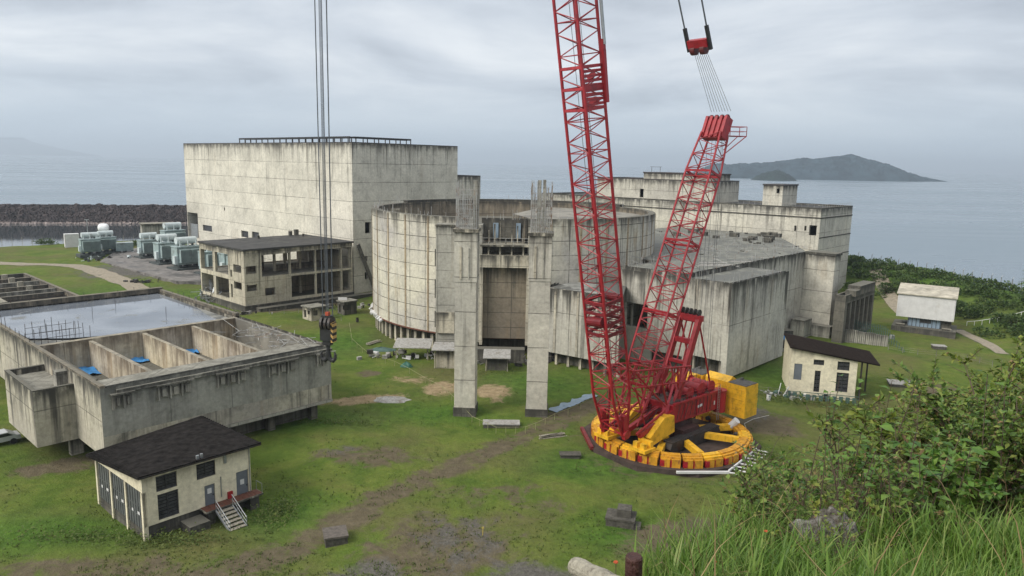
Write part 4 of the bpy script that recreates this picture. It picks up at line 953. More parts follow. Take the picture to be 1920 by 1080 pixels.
def rear_building():
    b = Vector((91.94, 201.69)); q = b-E1*22.3; h = 23.05
    root = empty('rear_building', (q.x, q.y, 0), 'long pale concrete building at the back by the sea with two roof towers', 'building')
    P = rect(q, 22.3, 92); pl = P[3]; d = -E2
    hl = [win(pl, d, 1524, 432, 14, 19), win(pl, d, 1491, 428, 4, 10), win(pl, d, 1510, 428, 4, 9)]
    hr = [win(q, E1, 1549, 455, 4, 8)]
    mb = MB(); mb.shell(P, -0.5, h, {3: hl}, CON_BACK, 0.7); mb.build('wall', None, root)
    mb = MB(); mb.prism(rect(q+(E1+E2)*0.75, 20.8, 90.5), h-0.5, h-0.1, ROOF_BLACK); rf = mb.build('roof', None, root)
    mb = MB(); parapet(mb, P, h, 0.6, 0.35, CON_DARK); mb.build('coping', None, rf)
    mb = MB(); zz = onface(pl, d, 1400, 388)[1]
    mb.prism([q-E1*0.16, q, q+E2*70, q+E2*70-E1*0.16][::1], h-2.3, h-2.0)
    mb.prism([q+(-E2)*0.16, q+E1*22.3-E2*0.16, q+E1*22.3, q], h-2.35, h-2.05); mb.prism([q+(-E2)*0.12, q+E1*22.3-E2*0.12, q+E1*22.3, q], h-7.3, h-7.05); mb.prism([q+(-E2)*0.12, q+E1*22.3-E2*0.12, q+E1*22.3, q], h-12.2, h-12.0)
    mb.build('string_course', CON_DARK, root)
    # long upper storey at the left
    f = pl+E1*3.5; u0 = onface(f, d, 1120, 340)[0]; u1 = onface(f, d, 1340, 340)[0]; z1 = onface(f, d, 1160, 335)[1]
    c2 = f+d*u1; PP = rect(c2, 15, u1-u0)
    hh = [win(PP[3], d, 1203, 362, 7, 16)]
    mb = MB(); mb.shell(PP, h-0.1, z1, {3: hh}, CON_BACK, 0.5); up = mb.build('upper_storey', None, root)
    mb = MB(); mb.prism(rect(c2+(E1+E2)*0.5, 14, u1-u0-1), z1-0.5, z1-0.1, ROOF_BLACK); mb.build('roof', None, up)
    mb = MB(); parapet(mb, PP, z1, 0.5, 0.3, DSTEEL); mb.build('coping', None, up)
    f3 = f+E1*1.2; v0 = onface(f3, d, 1207, 330)[0]; z3 = onface(f3, d, 1230, 325)[1]; v1 = onface(f3, d, 1338, 330)[0]; PP = rect(f3+d*v1, 10, v1-v0)
    mb = MB(); mb.shell(PP, z1-0.1, z3, {}, CON_BACK); pt = mb.build('penthouse', None, root)
    mb = MB(); mb.prism(rect(PP[0]-(E1+E2)*0.2, 10.4, v1-v0+.4), z3+0.003, z3+0.35, DSTEEL); mb.build('roof', None, pt)
    mb = MB(); s = f3+d*onface(f3, d, 1221, 347)[0]; mb.box(s, d, E1, 0, 1.2, -0.1, 0.05, z1-2.4, z1-0.8); mb.build('window', GLASS, pt)
    mb = MB()
    s = f3+d*onface(f3, d, 1215, 320)[0]
    for k in range(2): p = s+d*3.0*k+E1*2; mb.tube((p.x, p.y, z3), (p.x, p.y, z3+1.9), 0.06, 4)
    a = s-d*0.5+E1*2; b2 = s+d*3.5+E1*2; mb.obox((a.x, a.y, z3+1.9), (b2.x, b2.y, z3+1.9), .4, .08); mb.build('rack', DSTEEL, pt)
    # square stair head on the right
    f4 = q+E1*7.0; w0 = onface(f4, E2, 1467, 370)[0]; w1 = onface(f4, E2, 1430, 370)[0]
    zt = onface(f4, E2, 1450, 348)[1]; cc = f4+E2*w0; PP = rect(cc, 9.5, w1-w0)
    hz_ = [win(PP[3], d, 1459, 358, 6, 9)]
    mb = MB(); mb.shell(PP, h-0.1, zt, {3: hz_}, CON_BACK); sh = mb.build('stair_head', None, root)
    mb = MB(); mb.prism(rect(cc-(E1+E2)*0.2, 9.9, w1-w0+0.4), zt+0.003, zt+0.4, DSTEEL); mb.build('roof', None, sh)
    # rail along the roof edge
    mb = MB(); rr = random.Random(2)
    for a, e in ((q+E1*0.4+E2*0.4, q+E1*21.8+E2*0.4), (q+E1*0.4+E2*0.4, q+E1*0.4+E2*24)):
        n = int((e-a).length/1.5)
        for i in range(n+1): s = a.lerp(e, i/n); mb.tube((s.x, s.y, h), (s.x, s.y, h+1.15), 0.035, 4)
        mb.tube((a.x, a.y, h+1.1), (e.x, e.y, h+1.1), 0.03, 4)
    mb.build('railing', REBAR, root)
rear_building()

def right_annex():
    g = at(1578, 641); c = V2(g); h = h_at(c.x, c.y, 557); L = onface(c, E1, 1634, 605)[0]; wdt = onface(c, E2, 1561, 630)[0]-2.8
    root = empty('pump_house', (c.x, c.y, 0), 'dark low concrete annex with puddled flat roof right of the smooth stair wall', 'building')
    P = rect(c, L, wdt+3); hs = [(1.2+i*(L-1.5)/6, 1.2+i*(L-1.5)/6+(L-1.5)/6-0.7, 1.0, h-1.4) for i in range(6)]
    mb = MB(); mb.shell(P, -0.5, h, {0: hs}, CON_DARK, 0.9); mb.build('wall', None, root)
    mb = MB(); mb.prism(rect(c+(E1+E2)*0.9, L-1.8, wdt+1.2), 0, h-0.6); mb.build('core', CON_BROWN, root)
    mb = MB(); mb.prism(rect(c+(E1+E2)*0.4, L-0.8, wdt+2.2), h-0.55, h-0.2, ROOF_GREY); rf = mb.build('roof', None, root)
    mb = MB(); mb.face([(*p, h-0.19) for p in rect(c+E1*3.5+E2*0.9, L-5.5, wdt*0.55)]); mb.build('roof_water', ROOFW, rf)
    mb = MB(); parapet(mb, P, h, 0.35, 0.25, CON_DARK); mb.build('coping', None, rf)
    mb = MB(); mb.prism(rect(c+E1*6+E2*(wdt+0.4), 9, 2.4), h-0.2, h+1.5, CON_DARK); mb.prism(rect(c+E1*3+E2*(wdt+.2), 2.6, 2.0), h-0.2, h+.9, CON_DARK); mb.build('roof_hut', None, root)
    # grey shed wall far behind, close to the shore
    p = at(1590, 519, 0.5); mb = MB(); mb.prism(rect(V2(p), 9, 8), -0.5, 4.6, WHITE); mb.prism(rect(V2(p)-(E1+E2)*.3, 9.6, 8.6), 4.603, 4.9, DSTEEL)
    tag(mb.build('shed', None), 'small pale shed half hidden behind the right corner of the long rear building', 'shed')
right_annex()
# ------------------------------------------------------------------ small houses
def window_part(root, p0, d, n, hole, name='window', slats=5, mat=None, label=None):
    """frame and louvres set into an opening; n points into the house"""
    u0, u1, z0, z1 = hole; mb = MB(); f = 0.07
    mb.box(p0, d, n, u0, u1, 0.12, 0.2, z0, z0+f); mb.box(p0, d, n, u0, u1, 0.12, 0.2, z1-f, z1)
    for u in (u0, (u0+u1)/2-f/2, u1-f): mb.box(p0, d, n, u, u+f, 0.121, 0.199, z0+f, z1-f)
    fr = mb.build(name, LOUVRE, root)
    mb = MB(); k = slats
    for i in range(k):
        z = z0+f+(z1-z0-2*f)*i/k; mb.box(p0, d, n, u0+f, u1-f, 0.20, 0.26, z, z+(z1-z0-2*f)/k*0.72)
    mb.build('louvre', mat or LOUVRE, fr)
    mb = MB(); q = V2(p0); a = q+V2(d)*u0+V2(n)*0.28; b = q+V2(d)*u1+V2(n)*0.28; mb.prism([a, b, b+V2(n)*.02, a+V2(n)*.02], z0, z1); mb.build('pane', GLASS, fr)
    return fr

def gate_house():
    a = R(49); d1 = Vector((math.cos(a), math.sin(a))); d2 = Vector((-d1.y, d1.x)); z0 = 0.9
    g = at(271, 990, z0); c = V2(g); L1 = onface(c, d1, 472, 930)[0]; L2 = onface(c, d2, 183, 920)[0]
    hC = onface(c, d1, 270, 894)[1]; hR = onface(c, d1, 469, 837)[1]; hL = onface(c, d2, 180, 858)[1]
    root = empty('store_house', (c.x, c.y, 0), 'small cream house with black roof and three grey gates in the left foreground', 'house')
    P = [c, c+d1*L1, c+d1*L1+d2*L2, c+d2*L2]; hB = hL+hR-hC
    H1 = [win(c, d1, x, y, w_, h_) for x, y, w_, h_ in ((312, 902, 40, 31), (316, 946, 40, 48), (386, 879, 36, 33), (394, 929, 20, 41), (455, 907, 23, 49))]
    mb = MB()
    # front wall is cut level at the lower end and topped with a wedge
    lo = min(hC, hR)-0.25
    def sl(p0, p1, za, zb_): 
        d = (p1-p0).normalized(); n = Vector((d.y, -d.x))
        A, B = (p0.x, p0.y), (p1.x, p1.y); i0 = p0-n*0.25; i1 = p1-n*0.25
        return A, B, i0, i1
    mb.panel(P[0], P[1], z0, lo, H1, 0.25, WHITEW)
    A, B, i0, i1 = sl(P[0], P[1], hC, hR); mb.face([(*A, lo), (*B, lo), (*B, hR), (*A, hC)], WHITEW); mb.face([(i0.x, i0.y, lo), (i0.x, i0.y, hC), (i1.x, i1.y, hR), (i1.x, i1.y, lo)], WHITEW)
    for i, (za, zb_) in ((1, (hR, hB)), (2, (hB, hL))):
        p, q = P[i], P[(i+1) % 4]; mb.face([(p.x, p.y, z0), (q.x, q.y, z0), (q.x, q.y, zb_), (p.x, p.y, za)], WHITEW)
    p, q = P[3], P[0]; lo2 = min(hL, hC)-0.35
    mb.face([(p.x, p.y, lo2), (q.x, q.y, lo2), (q.x, q.y, hC), (p.x, p.y, hL)], WHITEW)
    mb.build('wall', None, root)
    # gates and white posts of the left side
    b = [onface(c, d2, x, y)[0] for x, y in ((183, 925), (208, 945), (236, 965), (269, 990))]
    bs = [L2, L2*0.66, L2*0.345, 0.0]
    for i in range(3):
        mb = MB(); ua, ub = bs[i+1]+0.18, bs[i]-0.18
        mb.box(c, d2, d1, ua, ub, 0.10, 0.2, z0-0.45, lo2-0.003)
        n = 6
        for k in range(n+1): u = ua+(ub-ua)*k/n; mb.box(c, d2, d1, u-0.03, u+0.03, 0.05, 0.099, z0-0.45, lo2-0.003)
        for z in (1.6, 2.5): mb.box(c, d2, d1, ua, ub, 0.05, 0.098, z, z+0.06)
        gt = mb.build('gate', GATEG, root)
        mb = MB(); um = (ua+ub)/2
        mb.box(c, d2, d1, um-0.9, um-0.45, 0.03, 0.05, 1.75, 2.0); mb.box(c, d2, d1, um+0.45, um+0.75, 0.03, 0.05, 1.7, 1.95); mb.build('notice', WHITE, gt)
    for i, u in enumerate(bs):
        mb = MB(); u0 = min(max(u-0.16, 0.0), L2-0.32); mb.box(c, d2, d1, u0, u0+0.32, -0.06, 0.34, -0.6 if i else -0.3, lo2 if i else hL-.3); mb.build('post', WHITEW, root)
    window_part(root, c, d1, d2, H1[0], 'window', 5); window_part(root, c, d1, d2, H1[2], 'window', 5)
    window_part(root, c, d1, d2, H1[1], 'double_window', 7)
    def doorp(h, m, lab=None):
        u0, u1, za, zb_ = h; mb = MB(); mb.box(c, d1, d2, u0+0.05, u1-0.05, 0.1, 0.16, za, zb_-0.05); dr = mb.build('door', m, root)
        mb = MB(); um = (u0+u1)/2; mb.box(c, d1, d2, um-0.2, um+0.2, 0.08, 0.099, za+1.25, za+1.75); mb.build('notice', WHITE, dr)
        mb = MB(); mb.box(c, d1, d2, u1-0.22, u1-0.12, 0.03, 0.099, za+1.0, za+1.12); mb.build('handle', BLACK, dr)
        if lab: dr['label'] = lab
    doorp(H1[3], DOORG); doorp(H1[4], DOORG, 'wide slate grey door')
    u0, u1, za, zb_ = win(c, d1, 431, 931, 9, 20); mb = MB(); mb.box(c, d1, d2, u0, u1, -0.18, -0.003, za, zb_); mb.build('fire_hose_box', REDB, root)
    mb = MB(); u, z = onface(c, d1, 421, 860); mb.box(c, d1, d2, u-0.12, u+0.12, -0.16, -0.003, z-0.4, z+0.4); u, z = onface(c, d1, 373, 858); mb.box(c, d1, d2, u-.3, u-.05, -.2, -.003, z-.3, z+.3); mb.box(c, d1, d2, u+.1, u+.3, -.2, -.003, z-.3, z+.35); mb.build('wall_lamp', GALV, root)
    mb = MB(); u, z = onface(c, d1, 415, 930); mb.tube((*(c+d1*u-d2*0.06), 1.4), (*(c+d1*u-d2*0.06), 3.4), 0.05, 6); mb.build('pipe', GALV, root)
    # roof slab
    ov = 0.75; r0 = c-d1*0.55-d2*0.55
    def plane(p): # height of the roof underside at plan point
        u, v = (p-c).dot(d1)/L1, (p-c).dot(d2)/L2; return hC+(hR-hC)*u+(hL-hC)*v+0.9*max(0, u)*max(0, v)
    corners = [c-d1*0.5-d2*0.5, c+d1*(L1+0.9)-d2*0.5, c+d1*(L1+0.9)+d2*(L2+1.0), c-d1*0.5+d2*(L2+1.0)]
    mb = MB(); mb.prism(corners, [plane(p)+0.02 for p in corners], [plane(p)+0.24 for p in corners], SLATE); rf = mb.build('roof', None, root)
    mb = MB(); n = 26
    for k in range(n):
        v = -0.5+(L2+1.5)*k/n; a_, b_ = c-d1*0.5+d2*v, c+d1*(L1+0.9)+d2*v; mb.obox((a_.x, a_.y, plane(a_)+0.26), (b_.x, b_.y, plane(b_)+0.26), 0.22, 0.07)
    mb.build('roof_batten', SLATE, rf)
    mb = MB(); a_, b_ = c-d1*0.5-d2*0.52, c+d1*(L1+0.9)-d2*0.52; mb.obox((a_.x, a_.y, plane(a_)+.08), (b_.x, b_.y, plane(b_)+.08), .12, .14, DSTEEL); mb.build('gutter', None, rf)
    mb = MB(); q = c+d1*(L1-0.15)-d2*0.09; mb.tube((q.x, q.y, z0-.3), (q.x, q.y, hR-.1), .05, 6); mb.build('downpipe', GALV, root)
    # plinth
    mb = MB(); mb.prism([c+d1*0.12+d2*0.12, c+d1*(L1-0.12)+d2*0.12, c+d1*(L1-.12)+d2*(L2-.12), c+d1*0.12+d2*(L2-.12)], -1.0, z0-0.003); mb.build('plinth', CON_DARK, root)
    # landing with rusty boards, piers and stair
    u0 = onface(c, d1, 375, 966)[0]; u1 = L1+0.55
    mb = MB(); mb.box(c, d1, d2, u0, u1, -1.25, -0.003, z0-0.12, z0+0.05); ld = mb.build('landing', CON_FRAME, root)
    mb = MB(); nb = 9
    for k in range(nb): a_ = u0+0.05+(u1-u0-0.1)*k/nb; mb.box(c, d1, d2, a_, a_+(u1-u0-.1)/nb-0.05, -1.2, -0.05, z0+0.053, z0+0.09)
    mb.build('landing_board', RUSTY, ld)
    mb = MB(); mb.box(c, d1, d2, u0+0.3, u0+0.9, -1.1, -0.1, -0.8, z0-0.123); mb.box(c, d1, d2, u1-1.3, u1-.4, -1.1, -.1, -.8, z0-.123); mb.box(c, d1, d2, u0-1.9, u0+0.0, -2.0, -0.13, -0.8, z0-0.45); mb.build('pier', CON_DARK, root)
    mb = MB(); sx = u0+1.0; nst = 6
    for k in range(nst): mb.box(c, d1, d2, sx, sx+1.5, -1.26-0.42*(k+1), -1.26-0.42*k+0.05, z0-0.2-0.2*k-0.06, z0-0.2-0.2*k)
    st = mb.build('stair', WOOD, root)
    mb = MB()
    for s in (sx-0.06, sx+1.56):
        T = lambda y, z: (*(c+d1*s+d2*y), z)
        mb.obox(T(-1.2, z0-0.15), T(-1.26-0.42*nst, z0-0.2-0.2*nst), 0.09, 0.22)
        mb.tube(T(-1.2, z0+0.95), T(-1.26-0.42*nst, z0+0.75-0.2*nst), 0.035, 6); mb.tube(T(-1.2, z0+0.5), T(-1.26-0.42*nst, z0+0.3-0.2*nst), 0.025, 6)
        for k in (0, 2, 4, 6): mb.tube(T(-1.26-.42*k, z0-0.15-.2*k), T(-1.26-.42*k, z0+0.92-.2*k), 0.03, 6)
    mb.build('railing', GALV, st)
    mb = MB()
    p = c+d1*(u1-0.08)
    for y in (-1.15, -0.1): q = p+d2*y; mb.tube((q.x, q.y, z0), (q.x, q.y, z0+1.0), 0.03, 6)
    a_, b_ = p-d2*1.15, p-d2*0.1; mb.tube((a_.x, a_.y, z0+1), (b_.x, b_.y, z0+1), 0.03, 6); mb.build('end_railing', GALV, ld)
gate_house()

def right_house():
    g0 = at(1478, 736); g1 = at(1602, 747); A, B = V2(g0), V2(g1); d1 = (B-A).normalized(); d2 = Vector((-d1.y, d1.x)); L1 = (B-A).length; L2 = 9.5
    hA = onface(A, d1, 1482, 652)[1]; hB = onface(A, d1, 1611, 678)[1]
    root = empty('workshop_house', (A.x, A.y, 0), 'cream house with near black roof and louvred windows right of the yellow counterweights', 'house')
    P = [A, B, B+d2*L2, A+d2*L2]
    H1 = [win(A, d1, x, y, w_, h_) for x, y, w_, h_ in ((1496, 697, 15, 30), (1536, 675, 20, 19), (1532, 715, 11, 40), (1582, 684, 23, 21), (1579, 717, 23, 36))]
    lo = min(hA, hB)-0.2
    mb = MB(); mb.panel(A, B, -0.5, lo, H1, 0.25, WHITEW); mb.face([(A.x, A.y, lo), (B.x, B.y, lo), (B.x, B.y, hB), (A.x, A.y, hA)], WHITEW)
    mb.panel(P[1], P[2], -0.5, hB, [(1.0, 3.0, 0.2, 3.2), (4.0, 6.5, 0.2, 3.4)], 0.25, CON_DARK); 
    for i, (za, zb_) in ((2, (hB, hA)), (3, (hA, hA))): p, q = P[i], P[(i+1) % 4]; mb.face([(p.x, p.y, -.5), (q.x, q.y, -.5), (q.x, q.y, zb_), (p.x, p.y, za)], WHITEW)
    mb.build('wall', None, root)
    u0, u1, za, zb_ = H1[0]; mb = MB(); mb.box(A, d1, d2, u0, u1, 0.08, 0.14, za, zb_); mb.build('door', DOORG, root)
    for i in (1, 3): window_part(root, A, d1, d2, H1[i], 'window', 3)
    for i in (2, 4): window_part(root, A, d1, d2, H1[i], 'tall_window', 5)
    cs = [A-d1*0.3-d2*0.55, B+d1*2.9-d2*0.3, B+d1*3.2+d2*(L2-1.2), A-d1*0.3+d2*(L2-0.6)]
    pl = lambda p: hA+(hB-hA)*((p-A).dot(d1)/L1)
    mb = MB(); mb.prism(cs, [pl(p)+0.02 for p in cs], [pl(p)+0.26 for p in cs], SLATEB); rf = mb.build('roof', None, root)
    mb = MB()
    for k in range(20):
        v = -0.5+(L2-0.5)*k/20; a_, b_ = A-d1*0.3+d2*v, B+d1*2.85+d2*v; mb.obox((a_.x, a_.y, pl(a_)+.27), (b_.x, b_.y, pl(b_)+.27), .2, .06)
    mb.build('roof_batten', SLATEB, rf)
    mb = MB(); mb.box(A, d1, d2, L1+0.6, L1+0.8, 0.5, 0.7, -0.5, hB-.1); mb.box(A, d1, d2, L1+2.3, L1+2.5, 5, 5.2, -0.5, hB-.1); mb.build('post', DSTEEL, root)
    # low green-grey fence and rubbish in front
    mb = MB(); q = at(1474, 742); f0 = V2(q); 
    for i in range(11): s = f0+d1*(0.9*i); mb.box(s, d1, d2, 0, 0.55, -0.03, 0.03, gz(s.x, s.y), gz(s.x, s.y)+0.9)
    mb.box(f0, d1, d2, 0, 10, 0.031, 0.06, 0.25, 0.35); mb.box(f0, d1, d2, 0, 10, 0.031, 0.06, 0.7, 0.8)
    tag(mb.build('board_fence', GREEN_NET), 'low broken green board fence in front of the cream workshop house', 'fence')
right_house()

def warehouse():
    p, q = at(1680, 592, 3.0), at(1788, 604, 3.0); A, B = V2(p), V2(q); d1 = (B-A).normalized(); d2 = Vector((-d1.y, d1.x)); L = (B-A).length; D = 6.5
    root = empty('raised_store', (A.x, A.y, 0), 'white boxy store with pale pitched roof raised on a dark stone base near the shore', 'building')
    hf, hb_ = 7.7, 8.9
    mb = MB(); P = [A, B, B+d2*D, A+d2*D]; mb.prism(P, 3.0, [hf, hf, hb_, hb_], WHITE); mb.build('wall', None, root)
    mb = MB(); 
    for k in range(22): u = 0.2+(L-0.4)*k/21; mb.box(A, d1, d2, u-0.03, u+0.03, -0.05, -0.002, 3.05, hf-.02)
    mb.build('wall_rib', WHITE, root)
    cs = [A-d1*0.25-d2*0.35, B+d1*0.25-d2*0.35, B+d1*0.25+d2*(D+.3), A-d1*0.25+d2*(D+.3)]; z = [hf+.03, hf+.03, hb_+.1, hb_+.1]
    mb = MB(); mb.prism(cs, z, [a+0.18 for a in z], ROOF_PALE2); mb.build('roof', None, root)
    mb = MB(); mb.box(A, d1, d2, 2.2, L-2.2, 0.9, D-0.5, 1.1, 2.997, BLUEG); rm = mb.build('lower_room', None, root)
    mb = MB()
    for k in range(9): u = 2.3+(L-4.6)*k/8; mb.box(A, d1, d2, u-.05, u+.05, 0.82, 0.897, 1.1, 2.9)
    mb.box(A, d1, d2, L*0.42, L*0.62, 0.78, 0.86, 2.0, 2.7); mb.build('window', LOUVRE, rm)
    mb = MB(); mb.box(A, d1, d2, L-2.197, L-0.4, 1.2, D-.5, 1.1, 2.995); mb.build('side_room', CON_DARK, root)
    mb = MB(); mb.box(A, d1, d2, -0.6, L+0.6, -1.0, D+0.6, -1.0, 1.09, CON_DARK); mb.build('plinth', None, root)
    mb = MB(); mb.box(A, d1, d2, 0.1, 1.8, -0.7, 0.5, 1.093, 1.5); mb.box(A, d1, d2, L-1.9, L-.2, -.6, .6, 1.093, 1.45); mb.build('step', CON_FRAME, root)
    # railing lines to the right of it
    mb = MB(); a = at(1812, 614); b = at(1925, 622)
    a2, b2 = V2(a), V2(b)
    for k in range(9):
        s = a2.lerp(b2, k/8); zz = gz(s.x, s.y); mb.tube((s.x, s.y, zz), (s.x, s.y, zz+1.0), 0.06, 5)
        if k: mb.tube((pr.x, pr.y, zp+1.0), (s.x, s.y, zz+1.0), 0.06, 5)
        pr, zp = s, zz
    tag(mb.build('guard_rail', WHITE), 'weathered white guard rail along the path at the far right', 'railing')
    o = at(1672, 563); mb = MB(); mb.obox((o.x-2.5, o.y+3, gz(o.x, o.y)+.4), (o.x+1.6, o.y-2, gz(o.x, o.y)+.4), .9, .5); tag(mb.build('culvert_slab', CON_FRAME), 'pale concrete slab lying beside the path left of the white raised store', 'slab')
ROOF_PALE2 = wet_roof('lichened_roof', (0.46, 0.42, 0.34), 0.05, 33.0, 0.6)
warehouse()

# corrugated grey wall behind the right house, and green net
mb = MB(); a = V2(at(1560, 634)); b = V2(at(1663, 652)); d = (b-a).normalized(); n = Vector((-d.y, d.x)); L = (b-a).length
k = int(L/0.35)
for i in range(k):
    z1 = 2.3+0.4*math.sin(i*0.7)*0.3
    mb.box(a, d, n, i*L/k, (i+0.6)*L/k, -0.08 if i % 2 else 0.0, 0.14, -0.4, z1)
mb.box(a, d, n, 0, L, 0.143, 0.25, -0.4, 2.2)
tag(mb.build('ribbed_wall', CON_GREY), 'ribbed pale grey wall behind the workshop house', 'wall')
mb = MB(); a = at(1575, 622); b = at(1662, 642); c2 = at(1700, 665); n_ = 26
pts = [Vector(a).lerp(b, i/n_) for i in range(n_+1)]+[Vector(b).lerp(c2, i/8) for i in range(1, 9)]
for i in range(len(pts)-1):
    z0a, z1a = 2.4-0.0*i, 3.1+0.5*mnoise.noise(Vector((i*0.4, 0, 0)))
    if i >= n_: z0a = 0; z1a = 2.6*(1-(i-n_)/8)+.2
    p, q = pts[i], pts[i+1]; mb.tube((p.x, p.y, 0), (p.x, p.y, z1a), 0.06, 4)
    for z in (0.6, 1.3, 2.0, 2.6):
        if z < z1a: mb.tube((p.x, p.y, z), (q.x, q.y, z*0.98), 0.03, 4)
tag(mb.build('net_fence', GREEN_NET), 'sagging green net fence behind the workshop house', 'fence')
t = at(1470, 640, 0.8); mb = MB(); n = 8
gr = [[(t.x-1.3+2.6*u/n, t.y-1.5+3*v/n, 1.5+0.35*mnoise.noise(Vector((u*.6, v*.6, 3)))+0.02*u) for u in range(n+1)] for v in range(n+1)]
for v in range(n):
    for u in range(n): mb.face([gr[v][u], gr[v][u+1], gr[v+1][u+1], gr[v+1][u]], smooth=True)
tag(mb.build('tarpaulin', BLUE), 'bright blue tarpaulin between the streaked building and the workshop house', 'tarpaulin')
mb = MB(); mb.box((t.x, t.y), (1, 0), (0, 1), -1.8, 1.5, -1.6, 1.8, -0.4, 1.15); mb.box((t.x, t.y), (1, 0), (0, 1), -2.4, 2.4, 2.0, 4.0, -0.4, 2.4); tag(mb.build('scrap_stack', CON_DARK), 'dark stack of old formwork under the bright blue tarpaulin', 'stack')
# blue pipe line on the side wall of the auxiliary building
# ------------------------------------------------------------------ far left: transformers, hut, mast, breakwater
def transformer(label):
    root = empty('transformer', (0, 0, 0), label, 'transformer', 'old green grey transformers on the yard')
    mb = MB(); X, Y = (1, 0), (0, 1)
    mb.box((0, 0), X, Y, -2.6, 2.6, -1.3, 1.3, 1.0, 4.6); mb.box((0, 0), X, Y, -2.75, 2.75, -1.45, 1.45, 4.603, 4.8); mb.build('tank', TGREEN, root)
    for s in (-1, 1):
        for k in range(2):
            mb = MB(); x0 = -2.3+k*2.45
            for i in range(9): x = x0+i*0.26; mb.box((0, 0), X, Y, x, x+0.09, *((1.33, 2.25) if s > 0 else (-2.25, -1.33)), 1.5, 4.3)
            for z in (1.6, 4.1): mb.tube((x0-0.05, s*1.8, z), (x0+2.25, s*1.8, z), 0.12, 8)
            mb.build('radiator', TGREEN, root)
    mb = MB(); mb.tube((-2.0, 0.5, 5.9), (2.2, 0.5, 5.9), 0.75, 18); cons = mb.build('oil_conservator', TLIGHT, root)
    mb = MB()
    for x in (-1.4, 1.5): mb.box((0, 0), X, Y, x-.12, x+.12, 0.2, 0.8, 4.8, 5.3)
    mb.build('bracket', TDARK, cons)
    for x in (-1.7, 0, 1.7):
        mb = MB(); 
        for k in range(5): mb.tube((x, -0.7, 4.8+k*0.22), (x, -0.7, 4.96+k*0.22), 0.22-0.02*k, 8)
        mb.tube((x, -.7, 4.8), (x, -.7, 6.1), 0.08, 6); mb.build('bushing', TLIGHT, root)
    mb = MB()
    for x in (-2.0, 0.0, 2.0): mb.box((0, 0), X, Y, x-.35, x+.35, -1.2, 1.2, 0.35, 0.997)
    mb.box((0, 0), X, Y, -3.3, 3.3, -2.5, 2.5, -0.4, 0.35); mb.build('base', TDARK, root)
    for x, y in ((-2.9, -0.8), (2.9, 0.3)):
        mb = MB(); mb.box((0, 0), X, Y, x-.3, x+.3, y-.5, y+.5, 1.3, 2.9); mb.build('control_box', TLIGHT, root)
    return root
T0 = transformer('large transformer at the left of the yard, below the white ball tank')
spots = [((170, 478), 0.75, None, 1.12), ((200, 473), 0.8, 'transformer with white cylinder above it at the back of the left transformer pair', 1.1),
         ((281, 482), 0.83, 'leftmost transformer of the right hand row, next to the concrete hut', 1.2), ((316, 493), 0.85, 'second transformer from the left in the right hand row', 1.35),
         ((352, 503), 0.85, 'third transformer from the left in the right hand row, just left of the frame building', 1.4),
         ((402, 512), 0.85, 'transformer seen through the left bay of the open frame building', 1.35), ((326, 466), 0.85, 'transformer at the back of the yard under the hall door', 1.4), ((438, 514), 0.85, 'transformer seen through the second bay of the open frame building', 1.3)]
for i, ((px, py), rz, lab, s) in enumerate(spots):
    o = T0 if i == 0 else copy_tree(T0); p = at(px, py, 0.4); o.location = (p.x, p.y, 0.4); o.rotation_euler = (0, 0, rz); o.scale = (s, s, s)
    if lab: o['label'] = lab
# white vessel on legs
def vessel():
    p = at(197, 471, 0.4); root = empty('white_tank', (p.x, p.y, 0), 'small white tank standing high above the left transformers', 'tank')
    zc = h_at(p.x, p.y, 427); mb = MB(); u = Vector((0.95, 0.3, 0)); c = Vector((p.x, p.y, zc))
    r = 1.45; prof = [(-1.75, 0.25), (-1.55, 0.9), (-1.2, 1.3), (-0.6, 1.45), (0.6, 1.45), (1.2, 1.3), (1.55, .9), (1.75, .25)]
    for (a, ra), (b, rb) in zip(prof[:-1], prof[1:]): mb.tube(c+u*a, c+u*b, ra, 18, None, rb, caps=False)
    mb.build('vessel', plain('white_paint', (0.78, 0.79, 0.80), 0.4, 0, 0.08), root)
    mb = MB()
    for dx in (-1, 1):
        for dy in (-0.6, 0.6): mb.tube((p.x+dx, p.y+dy, 0.3), (p.x+dx*.8, p.y+dy, zc-.9), 0.12, 6)
    mb.build('leg', GALV, root)
vessel()
def small_units():
    base = None
    for i, (px, py, lab) in enumerate(((226, 473, 'small grey switch cabinet right of the left transformers'), (242, 472, 'small grey switch cabinet nearest the concrete hut'))):
        p = at(px, py, .4); root = empty('switch_cabinet', (p.x, p.y, .4), lab, 'cabinet', 'switch cabinets')
        mb = MB(); mb.box(p, (.8, .6), (-.6, .8), -1.3, 1.3, -1, 1, .9, 3.6); mb.build('body', TGREEN, root)
        mb = MB(); mb.box(p, (.8, .6), (-.6, .8), -1.4, 1.4, -1.1, 1.1, 3.603, 3.75); mb.build('top', TLIGHT, root)
        mb = MB()
        for x in (-1, 1):
            for y in (-.7, .7): mb.box(p, (.8, .6), (-.6, .8), x-.15, x+.15, y-.15, y+.15, 0.2, .897)
        mb.build('leg', TDARK, root)
        mb = MB()
        for k in range(8): mb.box(p, (.8, .6), (-.6, .8), -1.2+k*.3, -1.1+k*.3, -1.12, -1.003, 1.1, 3.4)
        mb.build('rib', TGREEN, root)
small_units()
p = at(125, 463); mb = MB(); mb.box(p, (.8, .6), (-.6, .8), -0.4, 4.2, 0, 3, -.4, 4.6); tag(mb.build('white_cabin', WHITE), 'pale white cabin at the left end of the transformers by the water', 'cabin')
